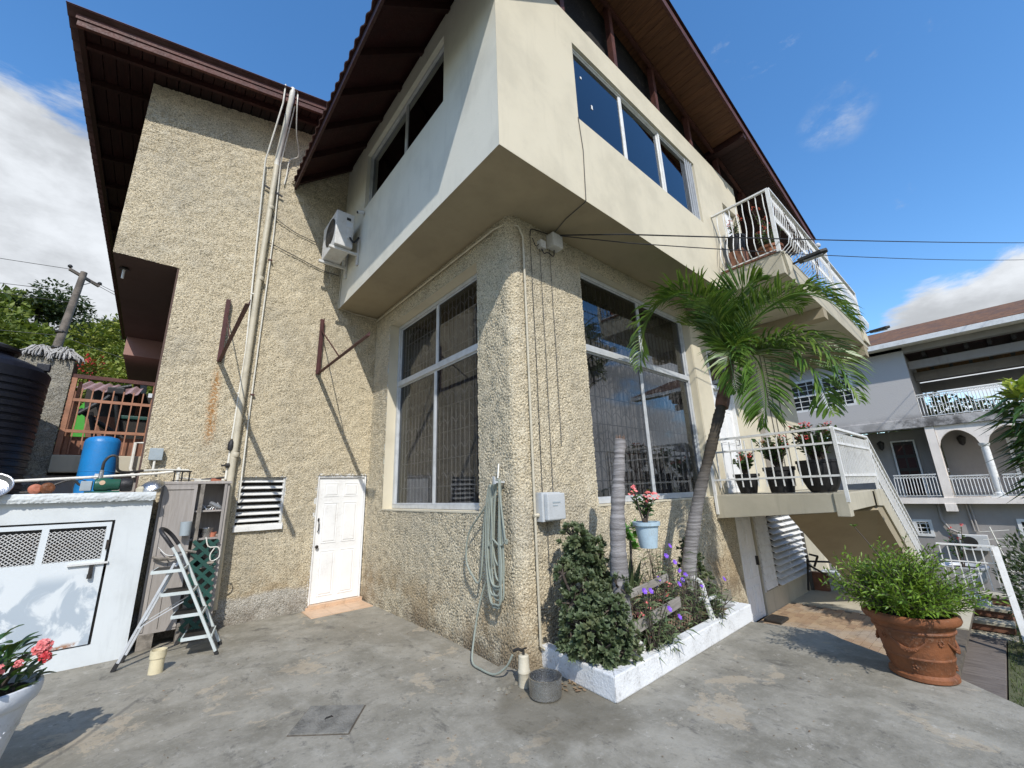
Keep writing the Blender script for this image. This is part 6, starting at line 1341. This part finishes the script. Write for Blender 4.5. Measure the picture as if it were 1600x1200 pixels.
PF.data.materials[0]=M['roughcast_grey']; PS.data.materials[0]=M['roughcast_grey']
MB().box(-2.6,-1.2,8.96,9.35,3.80,3.85).build('cap',M['landing_wall'],t)
for cx,lab in ((-1.58,'left of two white string mop heads drying on the pillar'),(-1.33,'right of two white string mop heads drying on the pillar')):
    t=thing('mop_head',(cx,9.0,3.9),lab,'mop'); m=MB()
    for i in range(230):
        a=random.uniform(0,6.28); l=random.uniform(.05,.24); p0=Vector((cx+random.uniform(-.04,.04),9.03+random.uniform(-.05,.05),3.93+.11*(1-l/.24)+random.uniform(0,.05))); d=Vector((math.cos(a),math.sin(a)*.7,0)); m.tube([p0,p0+d*l*.55+Vector((0,0,.012)),p0+d*l*.95-Vector((0,0,.05)),p0+d*l-Vector((0,0,random.uniform(.07,.13)))],[.010,.011,.011,.007],4,False)
    m.build('strings',M['mop_string'],t,True,kind='stuff'); MB().lathe([(.001,.0),(.05,.0),(.05,.05),(.001,.07)],(cx,9.03,3.88),10).build('mop_core',M['mop_string'],t)
o=MB().hexa([(-1.30,10.4,2.4),(-.95,10.3,2.4),(-.95,10.34,2.4),(-1.30,10.44,2.4),(-1.32,10.5,3.15),(-1.15,10.45,3.50),(-1.15,10.49,3.50),(-1.32,10.54,3.15)]).build('green_board',M['bright_green'],None); tag(o,'bright green board leaning behind the left of the gate','board')
o=MB().box(-1.2,-.3,11.4,11.5,2.4,3.4).build('brown_fence',M['riser_brown'],None); tag(o,'dark brown boards behind the gate','fence')
t=thing('wheelie_bin',(-.45,10.3,2.4),'dark grey wheelie bin with green lid behind the gate','bin'); MB().hexa([(-.60,10.2,2.46),(-.28,10.2,2.46),(-.28,10.6,2.46),(-.60,10.6,2.46),(-.66,10.12,3.18),(-.24,10.12,3.18),(-.24,10.65,3.18),(-.66,10.65,3.18)]).build('body',M['grey_box'] if 0 else M['dark_metal'],t,bevel=.015); MB().box(-.68,-.22,10.08,10.68,3.185,3.25).build('lid',M['lattice_green'],t,bevel=.015)
for x in (-.63,-.25): MB().lathe([(.03,-.02),(.10,-.02),(.10,.02),(.03,.02)],(x,10.55,2.51),18,tilt=rx).build('wheel',M['rubber'],t,True)
t=thing('mower',(-.5,9.9,2.4),'small grey machine with black and white wheel behind the gate','mower'); MB().box(-.72,-.40,9.75,10.02,2.50,2.66).build('deck',M['ac_white'],t,bevel=.03); 
MB().lathe([(.05,-.02),(.10,-.02),(.10,.02),(.05,.02)],(-.52,9.72,2.52),20,tilt=Matrix.Rotation(1.57,3,'X')).build('wheel',M['rubber'],t,True); MB().lathe([(.001,-.022),(.05,-.022),(.05,.022),(.001,.022)],(-.52,9.72,2.52),12,tilt=Matrix.Rotation(1.57,3,'X')).build('hub',M['wheel_white'],t,True)
t=thing('exercise_machine',(-.85,10.0,2.4),'black folded exercise machine frame behind the gate bars','exercise machine'); MB().tube([(-1.15,10.0,3.2),(-.85,10.0,3.5),(-.70,10.0,3.72),(-.55,10.0,3.78)],.035,8).tube([(-.75,10.0,3.68),(-.62,10.0,3.0),(-.55,10.1,2.45)],.03,8).tube([(-1.0,10.0,3.25),(-.8,10.0,2.5)],.035,8).tube([(-1.15,10.1,3.3),(-.5,10.05,2.8)],.04,8).build('frame',M['black_plastic'],t,True); MB().box(-.85,-.62,9.93,10.02,3.60,3.72).build('console',M['black_plastic'],t,bevel=.02)
t=thing('lean_to_roof',(-.8,10.8,3.9),'faded pink corrugated lean-to roof seen above the gate','roof'); mm=MB(); corr(mm,(-1.30,10.3,3.70),(.85,0,-.02),(0,1.4,.42),.14,.02,6); mm.build('sheet',M['pink_roof'],t,True); MB().bar((-1.28,10.4,2.4),(-1.28,10.4,3.68),.05,.05).bar((-.48,11.6,2.4),(-.48,11.6,3.95),.05,.05).build('post',M['riser_brown'],t); MB().box(-1.3,-.2,11.75,11.8,2.4,4.0).build('back_boards',M['room_dark'],t)
# ================================================================ UTILITY POLE
t=thing('utility_pole',(-4.3,28,3),'leaning wooden utility pole with crossarm against the hillside','utility pole'); MB().tube([(-4.45,28,3),(-4.42,28,9),(-4.17,28,13.1)],[.20,.17,.13],12).build('pole',M['pole_wood'],t,True)
A_=Vector((-4.66,27.85,13.05)); B_=Vector((-3.60,28.5,12.72)); MB().bar(A_,B_,.11,.13).build('crossarm',M['pole_wood'],t)
for p,s in ((A_,1),(B_,.7)): MB().lathe([(.03,0),(.09,.06),(.09,.12),(.05,.17),(.001,.18)],p+Vector((0,0,.06)),10).build('insulator',M['dark_metal'],t,True)
MB().bar((-4.22,27.95,12.3),(-3.85,28.25,12.75),.03,.03).build('brace',M['pole_wood'],t)
for z in (7.9,9.0,9.8): MB().lathe([(.19,-.06),(.21,0),(.19,.06)],(-4.42,28,z),10).build('band',M['dark_metal'],t)
t=thing('street_light',(-4.9,27.5,7.6),'pale street light on the utility pole','street light'); MB().tube([(-4.4,27.9,8.5),(-4.7,27.6,8.5),(-5.0,27.4,8.35)],.03).build('arm',M['dark_metal'],t); MB().lathe([(.001,-.06),(.12,-.02),(.10,.06),(.001,.08)],(-5.1,27.3,8.3),12).build('lamp_head',M['lamp_glass'],t,True)
ends=[(Vector((-30,30,13.2)),A_,'highest line left of the pole'),(Vector((-30,30,11.4)),Vector((-4.2,28,12.0)),'second line left of the pole'),(Vector((-30,24,10.0)),Vector((-4.2,28,11.4)),'third line left of the pole'),(A_,Vector((8,38,13)),'line running right from the crossarm end'),(B_,Vector((8,38,12.4)),'line running right from the crossarm tip'),(Vector((-30,29,9.6)),Vector((-4.4,27.9,9.6)),'upper line crossing the trees on the left'),(Vector((-4.4,27.9,9.6)),Vector((8,30,8.0)),'upper line crossing the trees to the right'),(Vector((-30,29,8.3)),Vector((-4.4,27.9,8.5)),'lower line crossing the trees on the left'),(Vector((-4.4,27.9,8.6)),Vector((8,30,6.8)),'lower line crossing the trees to the right')]
for a,b,lab in ends:
    t=thing('power_line',tuple(b),lab,'power line','power lines at the utility pole'); MB().tube([a.lerp(b,u)-Vector((0,0,1))*.5*4*u*(1-u) for u in np.linspace(0,1,14)],.014,4).build('wire',M['grey_cable'],t)
# ================================================================ NEIGHBOUR HOUSE
nb=thing('neighbour_house',(21,1,-2),'grey two storey house with brown shingle roof, arches and white balcony railings','house')
NX=21.0
m=MB(); wall_x(m,NX,1.51,9.5,3.80,6.55,[(4.42,5.42,4.60,5.96),(3.20,4.26,4.60,5.96)],.25); m.build('wall',M['neighbour_grey'],nb)
m=MB(); m.box(NX-.05,NX+.6,-4,9.5,3.47,3.80).box(NX,24.5,-4,1.5,3.5,3.78); m.build('floor_slab',M['neighbour_grey'],nb,bevel=.02)
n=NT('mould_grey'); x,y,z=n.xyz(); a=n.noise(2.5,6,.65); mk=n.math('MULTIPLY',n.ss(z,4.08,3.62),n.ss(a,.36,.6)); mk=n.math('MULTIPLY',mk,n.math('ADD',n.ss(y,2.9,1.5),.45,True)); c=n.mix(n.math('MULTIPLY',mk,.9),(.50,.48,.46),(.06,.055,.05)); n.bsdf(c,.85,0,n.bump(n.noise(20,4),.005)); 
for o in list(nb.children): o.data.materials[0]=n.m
m=MB(); m.box(NX,NX+.3,1.51,9.5,6.40,6.60).box(NX,NX+.3,-4,1.508,6.30,6.60).box(NX+1.8,NX+2.0,-4,1.5,5.45,5.80).box(NX+.6,NX+.8,-4,1.5,5.75,6.05).box(NX+3.4,NX+3.6,-4,1.5,5.2,5.6); m.build('beam',M['grey_wall'],nb)
MB().box(NX+.255,NX+3.6,1.512,1.7,3.805,6.29).box(NX+.26,24.6,1.7,9.5,3.805,6.5).build('inner_wall',M['grey_wall'],nb)
MB().box(NX,NX+.3,-2.9,-2.6,3.8,6.3).build('end_post',M['neighbour_grey'],nb)
for i in range(10): MB().box(NX+.3,NX+3.5,-4+.55*i,-3.9+.55*i,6.12,6.30).build('ceiling_joist',M['room_dark'],nb)
MB().box(NX+.31,NX+3.6,-4,1.5,6.301,6.40).build('ceiling',M['dark_red'],nb)
rfN=MB().prism([(NX-.55,-6,6.58),(NX+4.2,-6,8.25),(NX+4.2,-6,8.35),(NX-.55,-6,6.68)],(0,15.6,0)).build('roof',M['shingle'],nb)
MB().prism([(NX+4.2,-6,8.25),(NX+9.2,-6,6.58),(NX+9.2,-6,6.68),(NX+4.2,-6,8.35)],(0,15.6,0)).build('roof',M['shingle'],nb)
for i in range(14): MB().prism([(NX-.56+.34*i,-6,6.685+.1196*i),(NX-.20+.34*i,-6,6.685+.1196*(i+1.06)+.012),(NX-.20+.34*i,-6,6.70+.1196*(i+1.06)+.012),(NX-.56+.34*i,-6,6.712+.1196*i)],(0,15.6,0)).build('shingle_course',M['shingle'],rfN)
MB().box(NX-.58,NX-.52,-6,9.6,6.50,6.685).build('fascia',M['white_paint'],rfN)
MB().box(NX-.52,NX+.0,-6,9.6,6.52,6.56).build('eave_board',M['neighbour_grey'],rfN)
def nwindow(x,y0,y1,z0,z1,nr,nc,mid=True):
    w=MB().box(x-.05,x+.05,y0,y1,z0,z0+.09).box(x-.05,x+.05,y0,y1,z1-.09,z1).box(x-.05,x+.05,y0,y0+.09,z0+.09,z1-.09).box(x-.05,x+.05,y1-.09,y1,z0+.09,z1-.09).build('window',M['white_paint'],nb)
    MB().box(x+.02,x+.03,y0+.09,y1-.09,z0+.09,z1-.09).build('pane',M['glass_tinted'],w)
    if mid: MB().box(x-.03,x+.03,y0+.09,y1-.09,(z0+z1)/2-.04,(z0+z1)/2+.04).build('sash_rail',M['white_paint'],w)
    for i in range(1,nc): yy=y0+(y1-y0)*i/nc; MB().box(x-.01,x+.015,yy-.012,yy+.012,z0+.09,z1-.09).build('glazing_bar',M['white_paint'],w)
    for i in range(1,nr):
        zz=z0+(z1-z0)*i/nr
        if not(mid and i*2==nr): MB().box(x-.012,x+.014,y0+.09,y1-.09,zz-.012,zz+.012).build('glazing_bar',M['white_paint'],w)
    MB().box(x+.3,x+.32,y0-.1,y1+.1,z0-.1,z1+.1).build('blind',M['curtain'],w)
nwindow(NX+.05,4.42,5.42,4.60,5.96,6,3); nwindow(NX+.05,3.20,4.26,4.60,5.96,6,3)
# lower storey: entrance recess, pier, arches
MB().box(NX+1.2,NX+1.4,1.62,9.5,.75,3.5).build('wall',M['grey_wall'],nb)
MB().box(NX,NX+.35,1.28,1.52,.70,3.49).build('pier',M['neighbour_grey'],nb)
MB().box(NX+.36,NX+1.2,1.30,1.48,.95,3.49).build('pier',M['grey_wall'],nb)
dN=MB().box(NX+1.14,NX+1.19,2.02,2.62,.98,3.08).build('door',M['dark_metal'],nb,label='dark carved entrance door')
for i in range(2):
    for j in range(4): MB().box(NX+1.12,NX+1.139,2.08+.28*i,2.30+.28*i,1.08+.5*j,1.46+.5*j).build('panel',M['dark_red'],dN)
MB().box(NX+1.10,NX+1.14,1.97,2.02,.98,3.13).box(NX+1.10,NX+1.14,2.62,2.67,.98,3.13).box(NX+1.10,NX+1.14,2.02,2.62,3.08,3.13).build('door_frame',M['white_paint'],nb)
for (x_,y_,z_) in ((NX+1.0,2.95,2.95),(NX+1.5,.75,2.95)):
    MB().lathe([(.03,.22),(.10,.16),(.12,.14),(.08,-.08),(.03,-.14),(.001,-.16)],(x_,y_,z_),8).build('wall_lantern',M['dark_metal'],nb,label='black wall lantern')
def arch(m,y0,y1,zs,zt,x,t):
    n_=14; P=[(y0+(y1-y0)*i/n_, zs+(min(zt,3.35)-zs)*math.sin(math.pi*i/n_)**.6) for i in range(n_+1)]
    for (a,za),(b,zb) in zip(P[:-1],P[1:]): m.hexa([(x,a,za),(x+t,a,za),(x+t,b,zb),(x,b,zb),(x,a,3.47),(x+t,a,3.47),(x+t,b,3.47),(x,b,3.47)])
m=MB(); arch(m,.30,1.27,2.75,3.28,NX+.03,.25); arch(m,-.95,.12,2.75,3.28,NX+.03,.25); arch(m,-2.2,-1.1,2.75,3.28,NX+.03,.25); m.box(NX+.03,NX+.28,.12,.30,2.75,3.47).box(NX+.03,NX+.28,-1.1,-.95,2.75,3.47); m.build('arch_wall',M['neighbour_grey'],nb)
MB().box(NX+1.6,NX+1.8,-4,1.3,.95,3.5).build('wall',M['grey_wall'],nb)
nwindow(NX+1.55,-.95,-.30,1.3,2.95,5,2,False)
MB().lathe([(.13,0),(.13,.10),(.10,.14),(.10,1.5),(.095,1.62),(.13,1.66),(.14,1.74)],(NX+.14,.22,1.03),20).build('column',M['white_paint'],nb,True); MB().box(NX-.02,NX+.32,.05,.42,.95,1.04).build('column_base',M['white_paint'],nb)
MB().box(NX-.04,NX+1.6,-4,2.75,.80,1.0).build('floor_slab',M['neighbour_grey'],nb); MB().box(NX-.06,NX+.2,1.27,1.55,.55,.80).build('corbel',M['neighbour_grey'],nb)
def nrail(x,y0,y1,z0,z1,st,rings=True):
    r=MB().bar((x,y0,z1),(x,y1,z1),.04,.035).bar((x,y0,z1-.10),(x,y1,z1-.10),.02,.02).bar((x,y0,z0+.05),(x,y1,z0+.05),.03,.03).build('railing',M['white_paint'],nb)
    b=None;k=0;y=y0+.03
    while y<y1:
        if b is None: b=MB().tube([(x,y,z0+.05),(x-.05,y,z0+.15),(x-.02,y,z0+.35),(x,y,z1-.10)],.013,5,False).build('baluster',M['white_paint'],r); y_0=y
        else: c=b.copy(); COL.objects.link(c); c.location=(0,y-y_0,0)
        k+=1; y+=st
    b=None;y=y0+.03+st/2
    while rings and y<y1:
        if b is None: b=MB().tube([(x,y+.032*math.cos(a),z1-.05+.032*math.sin(a)) for a in np.linspace(0,6.283,9)],.008,4,False).build('ring',M['white_paint'],r); y_0=y
        else: c=b.copy(); COL.objects.link(c); c.location=(0,y-y_0,0)
        y+=st
nrail(NX+.05,-2.2,1.50,3.80,4.65,.085); nrail(NX+.02,.33,1.26,1.02,1.72,.085); nrail(NX+.02,-1.6,.05,1.02,1.72,.085); nrail(NX+.02,1.56,2.70,1.02,1.80,.085)
nrail(NX+3.5,-1.2,1.5,3.80,4.65,.17,False)
# basement wall with window, air conditioner and pipes
m=MB(); wall_x(m,NX+.3,-4,9.5,-3.2,.80,[(2.03,2.52,-.33,.24),(-.45,.06,-.2,.32)],.2); m.build('wall',M['grey_wall'],nb)
nwindow(NX+.32,2.03,2.52,-.33,.24,4,3,False); nwindow(NX+.32,-.45,.06,-.2,.32,2,2,False)
MB().tube([(NX+.25,1.75,.8),(NX+.22,1.75,.25),(NX+.22,1.62,-.05),(NX+.22,1.35,-.2)],.035).build('wall_pipe',M['grey_wall'],nb,True); MB().tube([(NX+.25,.98,.8),(NX+.24,.96,-.1)],.03).tube([(NX+.25,1.06,.8),(NX+.24,1.04,-.1)],.025).build('wall_pipe',M['grey_wall'],nb,True)
t=thing('neighbour_air_conditioner',(NX+.1,1.1,-.7),'white air conditioner on the grey basement wall of the neighbouring house','air conditioner'); MB().box(NX-.05,NX+.25,.78,1.46,-.68,-.20).build('casing',M['ac_white'],t,bevel=.015); MB().lathe([(.001,0),(.19,0),(.19,.006),(.001,.006)],(NX-.052,1.22,-.44),24,tilt=Matrix.Rotation(math.radians(-90),3,'Y')).build('fan_opening',M['dark_metal'],t)
t=thing('tv_antenna',(14,.2,-.5),'white wire antenna grid beside the garden handrail','antenna'); m=MB(); 
for k in range(6): m.tube([(14,.62-.02*k,.50-.16*k),(14,.18-.02*k,.56-.16*k)],.008,4)
m.tube([(14,.45,.62),(14,.28,-.65)],.012,4); m.build('grid',M['pvc'],t)
# things in the passage
t=thing('folded_frame',(11.0,3.1,-.67),'tangle of dark metal tubing lying in the passage','frame'); m=MB()
for a,b in (((11.2,3.2,.0),(12.6,2.2,-.12)),((11.3,3.25,-.08),(11.9,2.6,-.65)),((11.2,3.2,.05),(11.2,3.3,-.6)),((11.9,2.8,-.1),(12.2,2.2,-.66)),((12.0,2.6,-.05),(11.2,2.4,-.62)),((12.6,2.2,-.12),(12.7,2.1,-.6)),((11.2,3.0,.12),(11.4,3.2,.12)),((11.2,3.0,.12),(11.2,3.1,-.1))): m.tube([a,b],.022,6)
m.build('tube_frame',M['dark_metal'],t); MB().lathe([(.05,-.02),(.10,-.02),(.10,.02),(.05,.02)],(11.8,2.45,-.60),16,tilt=Matrix.Rotation(1.57,3,'X')).build('wheel',M['rubber'],t,True)
o=MB().lathe([(.001,.22),(.10,.21),(.22,.14),(.28,.02),(.30,.0)],(11.6,2.0,-.672),24,False).build('upturned_basin',M['pale_box'],None,True); tag(o,'pale upturned basin on the ground at the end of the passage','basin')
o=MB().lathe([(.001,0),(.12,0),(.18,.26),(.16,.26),(.001,.2)],(12.2,2.3,-.672),20,False).build('clay_planter',M['terracotta'],None,True); tag(o,'empty clay pot behind the metal tubing','planter')
o=MB().box(11.85,12.6,3.0,3.3,-.7,-.35).build('low_block',M['shed_white'],None,bevel=.01); tag(o,'low whitewashed block at the end of the passage','block')
o=MB().box(11.72,11.86,3.05,3.35,-.7,-.30).build('brick_block',M['riser_brown'],None,bevel=.01); tag(o,'brown brick block beside the downpipe in the passage','block')
o=MB().prism([(6.35,1.35,-.30),(6.9,1.45,-.62),(6.85,1.75,-.62),(6.40,1.65,-.30)],(0,0,.01)).build('green_sheet',paint('turquoise',(.10,.36,.28),.6,.15),None); tag(o,'turquoise plastic sheet beyond the patio edge by the planter','sheet')
o=MB().box(8.55,8.95,3.02,3.30,-.671,-.62).build('door_mat',M['dark_metal'],None,bevel=.02); tag(o,'dark door mat at the lower white door','door mat')
t=thing('lattice_fence',(14,3.2,-.8),'white lattice panel beyond the passage','fence'); m=MB(); latt(m,13.45,14.9,-.8,.7,3.3,0,.13,.03); m.build('slat',M['old_white'],t,kind='stuff'); MB().box(13.42,15.0,4.0,4.1,-1.2,1.2).build('backing',M['cream_wall'],t)
simple_bush('fence_shrub',(15.0,3.0,-.9),.6,1200,'green shrub beyond the passage end','leaf_hill',.12,.06,.5)
# greenery beyond the neighbour and out past the patio (seen through the railings; last two unseen, added to darken the glass reflection)
for i,(x,y,r,h,mt,lab) in enumerate([(31,1.0,3.8,6.6,'leaf_hill','green tree beyond the neighbouring balcony on its left'),(33,-2.6,3.8,6.2,'leaf_hill_dark','green tree beyond the neighbouring balcony on its right'),(31,-7,3.5,3,'leaf_hill','tree past the right edge behind the neighbouring house'),(8,-24,3.2,3.2,'leaf_hill_dark','unseen tree below the patio, added to darken the garden window reflection'),(16,-28,3.5,3.5,'leaf_hill','second unseen tree added to darken the garden window reflection')]):
    hill_tree(x,y,r,h,mt,lab,i%3)
    if x>30: 
        o=[q for q in COL.objects if q.name.startswith('hill_tree')][-1]
